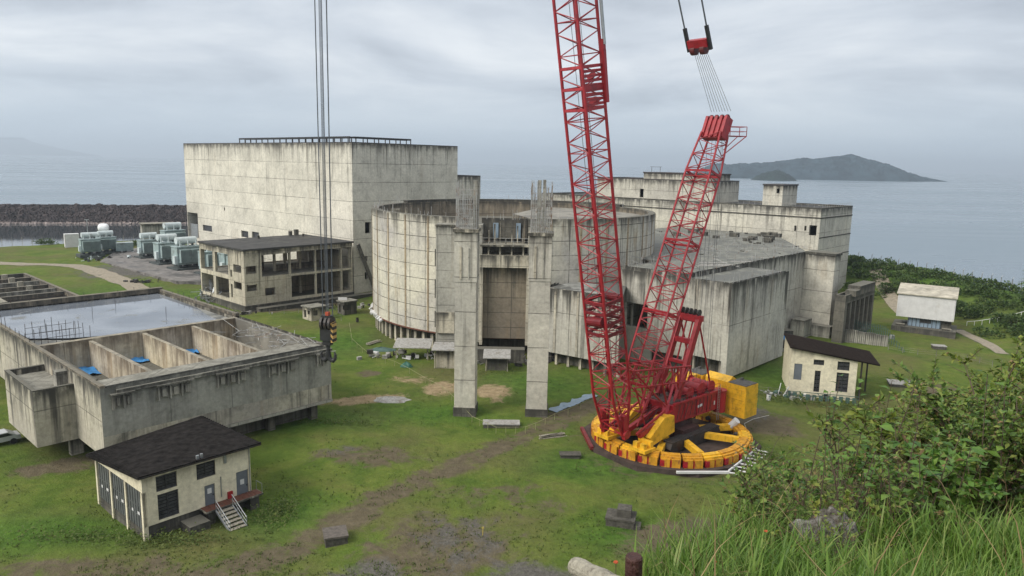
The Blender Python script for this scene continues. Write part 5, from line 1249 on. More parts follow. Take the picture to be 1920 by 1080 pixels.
def hut():
    a, b = V2(at(268, 452)), V2(at(323, 450)); d = (b-a).normalized(); n = Vector((-d.y, d.x)); L = (b-a).length; h = h_at(a.x, a.y, 422)
    root = empty('concrete_hut', (a.x, a.y, 0), 'small plain grey concrete hut behind the transformers, against the dark breakwater', 'hut')
    mb = MB(); mb.shell([a, b, b+n*6, a+n*6], -.5, h, {}, CON_GREY); mb.build('wall', None, root)
    mb = MB(); mb.prism([a-d*.3-n*.3, b+d*.3-n*.3, b+d*.3+n*6.3, a-d*.3+n*6.3], h+.003, h+.45); mb.build('roof', CON_FRAME, root)
    mb = MB(); mb.box(a, d, n, L*.55, L*.58, -.12, -.003, 0, h); mb.build('pipe', CON_DARK, root)
hut()
p = at(167, 470, .4); root = empty('lamp_mast', (p.x, p.y, 0), 'thin tall grey mast rising from the left transformers', 'mast'); zt = h_at(p.x, p.y, 412)
mb = MB(); mb.tube((p.x, p.y, 0), (p.x, p.y, zt), .22, 8, None, .12); mb.build('pole', GALV, root)
mb = MB(); mb.obox((p.x-.8, p.y, zt), (p.x+.8, p.y, zt), .3, .2); mb.build('lamp_head', GALV, root)

ROCK = plain('breakwater_rock', (0.070, 0.056, 0.056), 0.95, 0, 0.6, 0.25, 0.5, dirt=(0.03, 0.028, 0.03), dirt_amt=0.4)
ROCKP = plain('pale_shore_rock', (0.30, 0.25, 0.235), 0.95, 0, 0.4, 0.4, 0.5)
def breakwater():
    """long mound of armour rocks: many angular stones over a core"""
    a = at(-160, 420, SEA_Z); b = at(352, 420, SEA_Z); A, B = V2(a), V2(b); d = (B-A).normalized(); n = Vector((-d.y, d.x)); L = (B-A).length+20
    zc = 4.2
    for q in ((A+B)/2,): zc = h_at((q+n*12).x, (q+n*12).y, 384)
    root = empty('breakwater', (A.x, A.y, SEA_Z), 'long dark breakwater of piled rocks across the sea on the left', 'breakwater')
    mb = MB(); pr = [(-2, SEA_Z-3), (10, zc-1.0), (17, zc-1.0), (30, SEA_Z-3)]
    for (x0, z0), (x1, z1) in zip(pr[:-1], pr[1:]):
        p0, p1, p2, p3 = A+n*x0, A+d*L+n*x0, A+d*L+n*x1, A+n*x1; mb.face([(*p0, z0), (*p1, z0), (*p2, z1), (*p3, z1)])
    mb.build('core', ROCK, root)
    for nm, mat, rows in (('armour_rock', ROCK, [(x, SEA_Z+0.2+(x)/11*(zc-SEA_Z-.7)) for x in np.arange(1.6, 11.4, .8)]+[(12, zc-.8), (13.5, zc-.8), (15.5, zc-.8)]), ('toe_rock', ROCKP, [(-0.6, SEA_Z+.15), (0.8, SEA_Z+0.5)])):
        mb = MB(); rr = random.Random(6)
        for x, z in rows:
            t = 0
            while t < L:
                s = rr.uniform(0.45, 1.0)*(1.5 if rr.random() < .08 else 1); p = A+d*t+n*(x+rr.gauss(0, .3)); zz = z+rr.gauss(0, .15)
                vs = []
                for ix in (-1, 1):
                    for iy in (-1, 1):
                        for iz in (-1, 1): vs.append(Vector((p.x+ix*s*rr.uniform(.5, 1.1), p.y+iy*s*rr.uniform(.5, 1.1), zz+iz*s*rr.uniform(.35, .85))))
                for f in ((0, 1, 3, 2), (4, 6, 7, 5), (0, 4, 5, 1), (2, 3, 7, 6), (1, 5, 7, 3), (0, 2, 6, 4)): mb.face([vs[i] for i in f])
                t += s*rr.uniform(1.1, 1.7)
        o = mb.build(nm, mat, root); o['kind'] = 'stuff'
breakwater()

# half built foundation pit at the far left
def pit():
    A = V2(at(152, 556, 1.0)); B = V2(at(48, 513, 1.0)); d = (A-B).normalized(); n = Vector((-d.y, d.x))  # B -> A along the right hand edge
    if n.x > 0: n = -n
    L = (A-B).length; W_ = 42
    root = empty('foundation_walls', (A.x, A.y, 0), 'low dark unfinished foundation of crossing concrete walls on the lawn at far left', 'foundation')
    P = lambda u, v: B+d*u+n*v
    def bar(u0, u1, v0, v1, z0, z1, mat, nm):
        mb = MB(); q = [P(u0, v0), P(u1, v0), P(u1, v1), P(u0, v1)]
        if (q[1]-q[0]).x*(q[2]-q[1]).y-(q[1]-q[0]).y*(q[2]-q[1]).x < 0: q.reverse()
        mb.prism(q, z0, z1, mat); return mb.build(nm, None, root)
    bar(0, L, 0, 0.7, -1, 1.2, CON_BROWN, 'wall'); bar(0, 0.7, 0.703, W_, -1, 1.2, CON_DARK, 'wall'); bar(L-0.7, L, 0.703, W_, -1, 1.2, CON_GREY, 'wall')
    for i, u in enumerate((7, 14.5, 22, 29, 35)):
        if u < L-2: bar(u, u+0.8, 0.706, W_, -1, 1.0, CON_GREY if i % 2 else CON_BROWN, 'cross_wall')
    bar(0.703, L-0.703, 14, 16.5, 0.9, 1.35, CON_FRAME, 'walkway'); bar(0.703, L-.703, 26, 27, -1, 1.15, CON_BROWN, 'partition')
    bar(0.1, L-.1, 0.1, W_, -1, 0.12, SLATE, 'floor')
    for u in (3, 10, 18, 26):
        if u < L-2: bar(u, u+1.2, 5, 6.2, 0.1, 1.7, CON_FRAME, 'column')
pit()

# ------------------------------------------------------------------ things on the lawn
def block(px, py, lab, sx, sy, sz, rz, top=None, nm='concrete_block'):
    p = at(px, py); z = gz(p.x, p.y)-0.15; ex = Vector((math.cos(rz), math.sin(rz))); ey = Vector((-ex.y, ex.x))
    root = empty(nm, (p.x, p.y, z), lab, 'block')
    mb = MB(); mb.box(p, ex, ey, -sx/2, sx/2, -sy/2, sy/2, z, z+sz*0.82); mb.build('body', BLOCKC, root)
    mb = MB(); mb.box(p, ex, ey, -sx/2-.08, sx/2+.08, -sy/2-.08, sy/2+.08, z+sz*.82+.003, z+sz); mb.build('cover_slab', BLOCKC if not top else top, root)
    return p, z, ex, ey, root
block(629, 1010, 'low square weathered manhole block on the brown grass in front, right of the house', 1.9, 1.9, 1.0, 0.35, plain('lid', (0.11, 0.095, 0.082), .95, 0, .4, 3))
p, z, ex, ey, r = block(1164, 976, 'dark stepped concrete block with smaller block on top, on the lawn below the crane', 2.6, 2.0, 1.0, -0.25)
mb = MB(); mb.box(p, ex, ey, -0.35, 0.95, -0.55, 0.75, z+1.003, z+1.75); mb.build('top_block', BLOCKC, r)
mb = MB(); mb.box(p, ex, ey, 1.1, 1.9, -0.9, 0.1, z, z+0.5); mb.build('side_block', BLOCKC, r)
block(1069, 853, 'flat dark slab block in the grass just left of the crane ring', 2.3, 1.1, 0.55, 0.05)
block(940, 792, 'low pale and rust coloured box beside the feet of the two pillars', 4.6, 1.6, 0.7, 0.02, RUBBLE)
block(1692, 720, 'pale broken slab on the grass right of the workshop house', 4.0, 2.6, 0.6, -0.3, RUBBLE)
block(1760, 654, 'small pale box on the grass below the white raised store', 2.2, 1.4, .8, -.2, RUBBLE)
def hut2(px, py, lab, sx, sy, h, matw, rz=A47, roofm=None):
    p = at(px, py); ex = Vector((math.cos(rz), math.sin(rz))); ey = Vector((-ex.y, ex.x)); root = empty('small_hut', (p.x, p.y, 0), lab, 'hut')
    mb = MB(); mb.shell([V2(p), V2(p)+ex*sx, V2(p)+ex*sx+ey*sy, V2(p)+ey*sy], -0.5, h, {3: [(0.6, 1.5, 0.2, h-.6), (2.0, 2.9, 1.0, h-.6)], 0: [(.5, 1.5, .8, h-.5)]}, matw, .2); mb.build('wall', None, root)
    mb = MB(); mb.prism([V2(p)-ex*.25-ey*.25, V2(p)+ex*(sx+.25)-ey*.25, V2(p)+ex*(sx+.25)+ey*(sy+.25), V2(p)-ex*.25+ey*(sy+.25)], h+.003, h+.25); mb.build('roof', roofm or CON_GREY, root)
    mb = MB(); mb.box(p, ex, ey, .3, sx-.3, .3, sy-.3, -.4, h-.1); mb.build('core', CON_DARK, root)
hut2(584, 600, 'small concrete hut behind the hanging hook block', 3.6, 3.4, 2.4, CON_FRAME)
hut2(646, 590, 'dark little shelter with pale door right of the hanging hook block', 3.2, 2.6, 2.6, CON_DARK)
p = at(650, 583); mb = MB(); mb.box((p.x-.3, p.y-2.2), (1, .1), (-.1, 1), -1, .9, 0, .25, .6, 3.4); tag(mb.build('pale_panel', WHITE), 'pale upright panel leaning on the little dark shelter', 'panel')
# lean-tos and junk along the foot of the round building
def leanto(px, py, w_, d_, h, lab, wallm, roofm, tilt=.25):
    p = at(px, py); root = empty('lean_to', (p.x, p.y, 0), lab, 'shelter'); X, Y = (1, 0), (0, 1)
    mb = MB()
    for x, y in ((0, 0), (w_-.15, 0), (0, d_), (w_-.15, d_)): mb.box(p, X, Y, x, x+.15, y, y+.15, -.3, h+(tilt if y else 0)-.003)
    mb.build('post', CON_FRAME, root)
    mb = MB(); c = V2(p); mb.prism([c+Vector((-.4, -.5)), c+Vector((w_+.4, -.5)), c+Vector((w_+.4, d_+.4)), c+Vector((-.4, d_+.4))], [h, h, h+tilt, h+tilt], [h+.12, h+.12, h+tilt+.12, h+tilt+.12]); mb.build('roof', roofm, root)
    if wallm: mb = MB(); mb.box(p, X, Y, .2, w_-.2, .4, d_, -.3, h-.2); mb.build('wall', wallm, root)
leanto(814, 690, 3.6, 4.0, 3.0, 'small white roofed room below the grey slab left of the hatch', CON_FRAME, RUBBLE, .2)
leanto(910, 696, 3.6, 3.0, 2.2, 'pale sheet roof shelter between the two pillars', CON_DARK, RUBBLE, .5)
leanto(742, 672, 5.5, 3.6, 1.9, 'shelter of loose grey sheets under the left side of the round building', None, RUBBLE, .6)
mb = MB(); p = at(955, 690); mb.box(p, (1, 0), (0, 1), -7.5, 2.5, 3, 5, -.3, 2.3); tag(mb.build('base_wall', CON_DARK), 'dark low wall at the back of the hatch bay between the pillars', 'wall')
rr = random.Random(12)
for i, (px, py, m_, lab) in enumerate(((716, 652, GREEN_NET, 'crumpled green net on the grass by the round building'), (762, 686, plain('green_machine', (.02, .10, .07), .5), 'little dark green pump standing in the grass by the round building'), (735, 748, RUBBLE, 'pale heap of gravel on the sandy ground by the tank building'), (1610, 640, GREEN_NET, 'green net bundle beside the ribbed grey wall'))):
    p = at(px, py); mb = MB(); n = 14; sx, sy, hz_ = ((2.6, 1.6, .7), (1.1, .8, 1.0), (2.9, 1.5, .55), (1.5, 1., .8))[i]
    prev = None
    for k in range(5):
        f = k/4; row = []
        for j in range(n):
            t = 2*math.pi*j/n; rad = (1-f**1.6)*(1+.25*mnoise.noise(Vector((math.cos(t)*2+i*5, math.sin(t)*2, f*2)))); row.append((p.x+math.cos(t)*sx*rad, p.y+math.sin(t)*sy*rad, gz(p.x, p.y)-.1+f*hz_*(1+.3*mnoise.noise(Vector((j*.7, i, f))))))
        if prev:
            for j in range(n): mb.face([prev[j], prev[(j+1) % n], row[(j+1) % n], row[j]])
        prev = row
    tag(mb.build(('net_bundle', 'pump', 'gravel_heap', 'net_bundle')[i], m_), lab, ('net', 'pump', 'heap', 'net')[i])
# white sandbags at the left edge of the round building
mb = MB()
for i in range(26):
    a = R(181+i*1.2); q = Vector((28.9*math.cos(a), 154+28.9*math.sin(a))); s = rr.uniform(.4, .75); mb.tube((q.x-s, q.y, 2.6+rr.uniform(-.2, .8)), (q.x+s*.5, q.y+.3, 2.7+rr.uniform(0, .8)), s*.5, 7)
tag(mb.build('white_bags', WHITE), 'row of white bags heaped along the lower left edge of the round building', 'bags')
# blue-grey plastic sheet along the track
mb = MB(); a, b = at(1036, 768), at(1114, 738); d = (b-a); d.z = 0; L = d.length; d.normalize(); n = Vector((-d.y, d.x, 0)); prev = None
for i in range(25):
    q = a+d*(L*i/24); row = []
    for k in range(4): s = q+n*(-.7+1.4*k/3*(1+.2*math.sin(i))); row.append((s.x, s.y, gz(s.x, s.y)+.12+.2*abs(mnoise.noise(Vector((i*.6, k*1.1, 2))))))
    if prev:
        for k in range(3): mb.face([prev[k], row[k], row[k+1], prev[k+1]])
    prev = row
tag(mb.build('plastic_sheet', BLUEG), 'long crumpled pale blue plastic sheet beside the track left of the crane', 'sheet')
# barrier tape line round the work site
mb = MB(); pts = W((655, 610), (660, 640), (690, 668), (740, 686), (830, 735), (885, 784), (930, 806), (985, 806), (1040, 783), (1112, 752)); 
for i, (a, b) in enumerate(zip(pts[:-1], pts[1:])):
    n = 3
    for k in range(n):
        s, e = a.lerp(b, k/n), a.lerp(b, (k+1)/n); za, zb_ = gz(s.x, s.y), gz(e.x, e.y); mb.tube((s.x, s.y, za), (s.x, s.y, za+.9), .04, 4); mb.tube((s.x, s.y, za+.85), (e.x, e.y, zb_+.85), .025, 4)
tag(mb.build('barrier_tape', plain('faded_yellow', (.26, .26, .13), .8)), 'thin yellowish barrier line on stakes curving in front of the pillars', 'barrier')
# dark clutter along the foot of the buildings
def clutter(px, py, lab, sx, sy, n, seed, mats, hmax=1.2, nm='scrap_pile'):
    c = at(px, py); rr = random.Random(seed); root = empty(nm, (c.x, c.y, gz(c.x, c.y)), lab, 'scrap', 'scrap heaps round the site')
    for k, (m_, frac) in enumerate(mats):
        mb = MB()
        for i in range(int(n*frac)):
            p = Vector((c.x+rr.gauss(0, sx*.45), c.y+rr.gauss(0, sy*.45), 0)); p.z = gz(p.x, p.y)+abs(rr.gauss(0, hmax*.35)); s = rr.uniform(.2, .9)
            if rr.random() < .5: v = Vector((rr.gauss(0, 1), rr.gauss(0, 1), rr.gauss(0, .35))).normalized()*s*2.2; mb.tube(p, p+v, .05+.05*rr.random(), 5)
            else: a = rr.uniform(0, 6.28); ex = Vector((math.cos(a), math.sin(a))); mb.box((p.x, p.y), ex, Vector((-ex.y, ex.x)), -s*.6, s*.6, -s*.35, s*.35, p.z-.3, p.z+s*.45)
        mb.build(('scrap_metal', 'plank_waste', 'pale_waste')[k], m_, root)['kind'] = 'stuff'
MX = [(CON_DARK, .5), (DSTEEL, .3), (RUBBLE, .2)]
clutter(948, 680, 'dark scrap heaped at the foot of the hatch bay between the pillars', 7, 3, 60, 1, MX)
clutter(1040, 672, 'black cables and scrap right of the right pillar', 3, 3, 60, 2, [(BLACK, .7), (DSTEEL, .2), (CON_DARK, .1)], 2.5)
clutter(1525, 618, 'rubble and scrap below the smooth stair wall', 9, 4, 70, 3, MX)
clutter(1470, 655, 'scrap beside the bright blue tarpaulin', 3, 4, 40, 4, MX)
clutter(770, 668, 'scrap and sheets under the left side of the round building', 8, 2.5, 60, 5, [(RUBBLE, .4), (DSTEEL, .3), (WHITE, .3)])
clutter(620, 575, 'scrap by the little shelters behind the hook block', 8, 4, 40, 6, MX)
clutter(430, 592, 'waste along the plinth of the open frame building', 9, 3, 50, 7, MX)
clutter(1490, 742, 'planks and pale waste in front of the cream workshop house', 5, 1.5, 40, 8, [(WHITE, .5), (GREEN_NET, .3), (RUBBLE, .2)], .8)
clutter(1640, 640, 'waste by the ribbed grey wall', 3, 3, 30, 9, MX)
clutter(265, 528, 'dark scrap on the edge of the transformer yard', 4, 2, 40, 10, [(BLACK, .6), (DSTEEL, .4)], 1.0)
clutter(330, 478, 'pipes and fittings between the transformers of the right hand row', 14, 6, 70, 11, [(TDARK, .4), (TLIGHT, .35), (DSTEEL, .25)], 1.8)
clutter(190, 486, 'pipes and fittings below the left transformers', 8, 4, 50, 12, [(TDARK, .5), (TLIGHT, .3), (DSTEEL, .2)], 1.8)
# small site things
mb = MB(); q = at(905, 1003); z = gz(q.x, q.y); mb.tube((q.x, q.y, z-.1), (q.x+.03, q.y, z+.85), .035, 6); mb.tube((q.x-.12, q.y, z+.7), (q.x+.12, q.y, z+.7), .03, 5)
tag(mb.build('marker_stake', plain('stake_yellow', (.5, .38, .08), .7)), 'thin yellow marker stake alone on the grass at bottom centre', 'stake')
mb = MB(); pts = [at(x, y) for x, y in ((1392, 812), (1400, 800), (1396, 790), (1412, 783), (1436, 779), (1442, 778))]
mb.path([Vector((p.x, p.y, gz(p.x, p.y)+.06)) for p in pts], .05, 6); tag(mb.build('hose', plain('pale_hose', (.4, .38, .33), .6)), 'pale hose lying on the bare ground right of the crane ring', 'hose')
def drum(px, py, lab, m_):
    p = at(px, py); z = gz(p.x, p.y); root = empty('drum', (p.x, p.y, z), lab, 'drum', 'site drums'); mb = MB(); mb.tube((p.x, p.y, z), (p.x, p.y, z+.9), .3, 16); mb.build('body', m_, root)
    mb = MB()
    for k in (.02, .3, .6, .86): mb.tube((p.x, p.y, z+k), (p.x, p.y, z+k+.04), .32, 16)
    mb.build('hoop', m_, root)
drum(1441, 750, 'pale drum on the grass left of the cream workshop house', WHITE); drum(1548, 747, 'dark drum against the front of the cream workshop house', DSTEEL)
drum(670, 602, 'dark drum beside the little dark shelter', DSTEEL)
def wire_fence(pix, lab, ht=1.4):
    mb = MB(); P = [at(x, y) for x, y in pix]; pr = None
    for a, b in zip(P[:-1], P[1:]):
        n = max(1, int((b-a).length/2.2))
        for i in range(n+(b is P[-1])):
            s = a.lerp(b, i/n); z = gz(s.x, s.y); mb.tube((s.x, s.y, z-.2), (s.x, s.y, z+ht), .05, 5)
            if pr:
                for f in (.3, .65, .95): mb.tube((pr[0].x, pr[0].y, pr[1]+ht*f), (s.x, s.y, z+ht*f), .015, 3)
            pr = (s, z)
    tag(mb.build('wire_fence', CON_GREY), lab, 'fence')
wire_fence(((1395, 742), (1440, 744), (1476, 745)), 'wire fence on short posts between the yellow counterweights and the workshop house')
wire_fence(((505, 590), (560, 586), (640, 600)), 'low wire fence on posts behind the hanging hook block', 1.1)
wire_fence(((1665, 658), (1720, 668), (1790, 672), (1860, 690)), 'sparse wire fence crossing the grass below the white raised store', 1.1)
def timber(px, py, lab, rz, n, seed):
    p = at(px, py); z = gz(p.x, p.y); rr = random.Random(seed); root = empty('timber_pile', (p.x, p.y, z), lab, 'timber'); ex = Vector((math.cos(rz), math.sin(rz))); ey = Vector((-ex.y, ex.x)); mb = MB()
    for k in range(n):
        o = V2(p)+ey*(rr.uniform(-.5, .5))+ex*rr.gauss(0, .25); a = ex*1.6+ey*rr.gauss(0, .12); zz = z+.08+.11*(k//4); mb.obox((o.x-a.x, o.y-a.y, zz), (o.x+a.x, o.y+a.y, zz), .18, .08)
    mb.build('board', WOOD, root)['kind'] = 'stuff'
timber(1035, 812, 'small pile of grey boards beside the track in front of the right pillar', .4, 10, 1); timber(700, 640, 'pile of grey boards on the grass left of the round building', 1.1, 9, 2)
# car at the far left edge, behind the block
def car():
    p = at(4, 832); root = empty('parked_car', (p.x, p.y, 0), 'pale grey car cut off by the left edge, parked beside the tank building', 'car')
    ex = Vector((.68, .73)); ey = Vector((-.73, .68)); o = V2(p)-ex*.4
    T = lambda x, y, z: (*(o+ex*x+ey*y), z)
    prof = [(-2.2, .45), (-2.25, .8), (-1.4, .95), (-.7, 1.45), (.9, 1.48), (1.7, 1.0), (2.1, .95), (2.15, .45)]
    mb = MB()
    for (x0, z0), (x1, z1) in zip(prof, prof[1:]+prof[:1]): mb.face([T(x0, -.85, z0), T(x1, -.85, z1), T(x1, .85, z1), T(x0, .85, z0)])
    mb.face([T(x, -.85, z) for x, z in prof][::-1]); mb.face([T(x, .85, z) for x, z in prof]); mb.build('body', plain('car_paint', (.45, .46, .47), .3, .2, .1), root)
    mb = MB()
    for s in (-.86, .86): mb.face([T(-1.1, s, 1.0), T(1.4, s, 1.02), T(.85, s, 1.4), T(-.65, s, 1.38)])
    mb.face([T(-1.36, -.7, 1.0), T(-1.36, .7, 1.0), T(-.78, .7, 1.42), T(-.78, -.7, 1.42)]); mb.build('window', GLASS, root)
    for x in (-1.35, 1.35):
        for s in (-.8, .8): mb = MB(); mb.tube(T(x, s-.1, .33), T(x, s+.1, .33), .33, 16); mb.build('wheel', BLACK, root)
car()
# ------------------------------------------------------------------ ring crane
CO = at(1256, 822); CD = Vector((-0.755, -0.656)); CY = Vector((0.656, -0.755))
def K(x, y, z): return Vector((CO.x+CD.x*x+CY.x*y, CO.y+CD.y*x+CY.y*y, z))
def kbox(mb, x0, x1, y0, y1, z0, z1, mat=None): mb.box((CO.x, CO.y), CD, CY, x0, x1, y0, y1, z0, z1, mat)
def lattice(A, B, sx, sy, panel, root, chord_r, lace_r, t0=None, t1=None, taper0=None, taper1=None, name='boom'):
    """box lattice from A to B (crane coordinates); section sx by sy, tapered over the ends"""
    A = Vector(A); B = Vector(B); L = (B-A).length; ax = (B-A).normalized()
    yy = Vector((0, 1, 0)); xx = yy.cross(ax).normalized()
    def sec(s):
        fx = fy = 1.0
        if taper0 and s < taper0[0]: k = s/taper0[0]; fx *= taper0[1]+(1-taper0[1])*k; fy *= taper0[2]+(1-taper0[2])*k
        if taper1 and L-s < taper1[0]: k = (L-s)/taper1[0]; fx *= taper1[1]+(1-taper1[1])*k; fy *= taper1[2]+(1-taper1[2])*k
        c = A+ax*s
        return [K(*(c+xx*(sx/2*fx*a)+yy*(sy/2*fy*b))) for a, b in ((-1, -1), (1, -1), (1, 1), (-1, 1))]
    n = max(2, round(L/panel)); st = [L*i/n for i in range(n+1)]; S = [sec(s) for s in st]
    first = None
    for k in range(4):
        mb = MB(); 
        for i in range(n): mb.tube(S[i][k], S[i+1][k], chord_r, 8, None, None, caps=False)
        mb.build('chord', RED, root)
    mb = MB()
    for i in range(n):
        for k in range(4):
            j = (k+1) % 4
            if i % 2 == k % 2: mb.tube(S[i][k], S[i+1][j], lace_r, 5, caps=False)
            else: mb.tube(S[i][j], S[i+1][k], lace_r, 5, caps=False)
            if i % 3 == 0: mb.tube(S[i][k], S[i][j], lace_r, 5, caps=False)
    mb.build('lacing', RED, root)
    return sec
MATRED = paint('dull_red', (0.16, 0.012, 0.016), (0.05, 0.02, 0.015), 0.5)
def crane():
    root = empty('ring_crane', (CO.x, CO.y, 0), 'huge red lattice boom crane turning on a yellow ring with yellow counterweights', 'crane')
    # base mats
    mb = MB(); n = 10; poly = [V2(K(10.75*math.cos(2*math.pi*(i+.5)/n), 10.75*math.sin(2*math.pi*(i+.5)/n), 0)) for i in range(n)]
    mb.prism(poly, -.4, .22); mb.build('base_mat', plain('dirty_mat', (.055, .038, .032), .9, 0, .5, 1.2), root)
    mb = MB(); poly2 = [V2(K(10.9*math.cos(2*math.pi*(i+.5)/n), 10.9*math.sin(2*math.pi*(i+.5)/n), 0)) for i in range(n)]
    for i in range(n):
        if i in (2, 3, 4): continue
    for i in range(n):
        a, b = poly2[i], poly2[(i+1) % n]
        if (a.x+b.x)/2 > CO.x-9.0: continue
        mb.obox((a.x, a.y, .2), (b.x, b.y, .2), .4, .42)
    mb.build('mat_edge', MATRED, root)
    # ring: box girder of 24 pieces with support blocks
    def arc(mb, r0, r1, a0, a1, z0, z1, seg=2):
        for s in range(seg):
            b0, b1 = a0+(a1-a0)*s/seg, a0+(a1-a0)*(s+1)/seg
            q = [V2(K(r*.955*math.cos(b), r*.955*math.sin(b), 0)) for r, b in ((r0, b0), (r1, b0), (r1, b1), (r0, b1))]
            if (q[1]-q[0]).x*(q[2]-q[1]).y-(q[1]-q[0]).y*(q[2]-q[1]).x < 0: q.reverse()
            mb.prism(q, z0, z1)
    ns = 24
    for i in range(ns):
        a0, a1 = 2*math.pi*i/ns+.012, 2*math.pi*(i+1)/ns-.012
        mb = MB(); arc(mb, 8.45, 9.85, a0, a1, .85, 1.35); arc(mb, 8.8, 9.5, a0, a1, 1.353, 1.5); ring = mb.build('ring_segment', ORANGE if i % 4 else YEL, root)
        for k in range(2):
            am = a0+(a1-a0)*(k+.5)/2
            mb = MB(); arc(mb, 8.7, 10.12, am-.045, am+.052, .22, 1.15, 1); mb.build('support_block', ORANGE, ring)
        mb = MB(); arc(mb, 8.8, 10.15, a0+.0, a0+.05, .3, 1.0, 1); arc(mb, 8.8, 10.05, (a0+a1)/2-.02, (a0+a1)/2+.02, .22, 1.0, 1); mb.build('spacer', RED, ring)
    # undercarriage: centre pin, two crawlers, yellow struts
    for s in (-1, 1):
        mb = MB(); y0 = s*3.2
        prof = [(-5, .9), (-4.6, .35), (4.6, .35), (5, .9), (4.6, 1.6), (-4.6, 1.6)]
        mb2 = MB()
        for (x0, z0), (x1, z1) in zip(prof, prof[1:]+prof[:1]): mb.face([K(x0, y0-.6, z0), K(x1, y0-.6, z1), K(x1, y0+.6, z1), K(x0, y0+.6, z0)])
        mb.face([K(x, y0-.6, z) for x, z in prof]); mb.face([K(x, y0+.6, z) for x, z in prof][::-1])
        for i in range(26): x = -4.6+9.2*i/25; kbox(mb, x-.12, x+.12, y0-.66, y0+.66, 1.6, 1.72)
        mb.build('crawler_track', DSTEEL, root)
    mb = MB(); kbox(mb, -1.6, 1.6, -3.0, 3.0, .9, 2.2); kbox(mb, -2.2, 2.2, -1.6, 1.6, 1.0, 2.6); mb.tube(K(0, 0, 2.2), K(0, 0, 3.3), 1.8, 24); mb.build('car_body', plain('brown_steel', (.06, .03, .028), .6, .2, .4), root)
    for a, r1 in ((R(118), 8.5), (R(150), 8.5), (R(62), 8.5), (R(28), 8.5), (R(-62), 8.5), (R(-118), 8.5), (R(-150), 8.4), (R(-30), 8.4)):
        mb = MB(); mb.obox(K(3.2*math.cos(a), 3.2*math.sin(a), 1.1), K(r1*.95*math.cos(a), r1*.95*math.sin(a), 1.1), .7, .7); mb.build('strut_beam', YEL, root)
    mb = MB(); p = K(8.0*math.cos(R(150)), 8.0*math.sin(R(150)), 1.2); mb.tube(p, p+Vector((.6, -.4, .9)), .45, 12); mb.build('jack_cover', WHITE, root)
    # superstructure
    mb = MB(); kbox(mb, -7.4, 2.6, -2.1, 2.1, 3.0, 5.2); mb.build('deck_frame', RED, root); deck = root.children[-1]
    mb = MB(); mb.obox(K(-2.2, 2.22, 4.2), K(-3.1, 2.22, 4.3), .03, .3, None); mb.obox(K(-5.6, 2.22, 4.0), K(-5.8, 2.22, 4.0), .03, .5); mb.build('faded_mark', WHITE, deck)
    mb = MB()
    for y in (-2.0, 2.0): kbox(mb, -7.2, 2.4, y-.12, y+.22 if y > 0 else y+.12, 5.203, 5.45)
    for x in (-6.4, -4.4, -2.2, .2): kbox(mb, x-.12, x+.12, 2.1, 2.2, 3.1, 5.1)
    mb.build('stiffener', RED, deck)
    mb = MB(); kbox(mb, -7, 2.2, -1.8, 1.75, 5.203, 5.28); mb.build('walkway', plain('dark_deck', (.10, .07, .065), .8, 0, .4, 2), deck)
    for x, r in ((-5.8, .75), (-3.7, .85), (-1.4, .7)):
        mb = MB(); mb.tube(K(x, -1.5, 5.95), K(x, 1.5, 5.95), r*.72, 16)
        for y in (-1.55, 1.55): mb.tube(K(x, y-.06, 5.95), K(x, y+.06, 5.95), r, 20)
        mb.build('winch_drum', RED if x != -4.0 else DSTEEL, root)
    mb = MB(); mb.tube(K(-7.6, 1.7, 2.4), K(-7.6, 1.7, 5.1), .8, 18); mb.tube(K(-7.6, -1.6, 2.6), K(-7.6, -1.6, 5.1), .8, 18); mb.tube(K(-7.6, 1.7, 5.1), K(-7.6, 1.7, 5.25), .86, 18); mb.build('slew_column', RED, root)
    mb = MB(); rr = random.Random(9)
    for i in range(30):
        x, y = rr.uniform(-7, 1.8), rr.uniform(-1.7, 1.7); s = rr.uniform(.12, .5); kbox(mb, x, x+s, y, y+s, 5.28, 5.28+rr.uniform(.15, .9))
    mb.build('machine_part', plain('oily_parts', (.16, .05, .03), .6, .2, .5), root)
    # handrails, ladders and hoses on the machine deck
    mb = MB()
    for y in (-2.0, 2.0):
        for z in (5.85, 6.25): mb.tube(K(-7.0, y, z), K(2.3, y, z), .025, 5)
        for i in range(9): x = -7.0+9.3*i/8; mb.tube(K(x, y, 5.45), K(x, y, 6.25), .03, 5)
    mb.build('handrail', RED, root)
    mb = MB()
    for s in (-.2, .2): mb.tube(K(-6.5+s, 2.3, 1.6), K(-6.5+s, 2.3, 6.2), .03, 5)
    for i in range(14): z = 1.7+.32*i; mb.tube(K(-6.7, 2.3, z), K(-6.3, 2.3, z), .02, 5)
    mb.build('ladder', GALV, root)
    mb = MB(); r3 = random.Random(4)
    for i in range(9):
        x = -5.5+i*.8; mb.path([K(x, 1.0, 5.4), K(x+.3, 1.9, 5.7), K(x+.5, 2.25, 4.9), K(x+.7+r3.uniform(0, .5), 2.27, 3.4)], .035, 5)
    for i in range(5): y = -1+.5*i; mb.path([K(2.6, y, 4.6), K(4.4, y*1.2, 4.0+.2*i), K(7.2, y*1.3, 2.8)], .04, 5)
    mb.build('hose', BLACK, root)
    mb = MB()
    for i in range(16):
        a = 2*math.pi*i/16; mb.tube(K(7.7*math.cos(a), 7.7*math.sin(a), .9), K(8.1*math.cos(a), 8.1*math.sin(a), .9), .28, 10)
    mb.build('roller', DSTEEL, root)
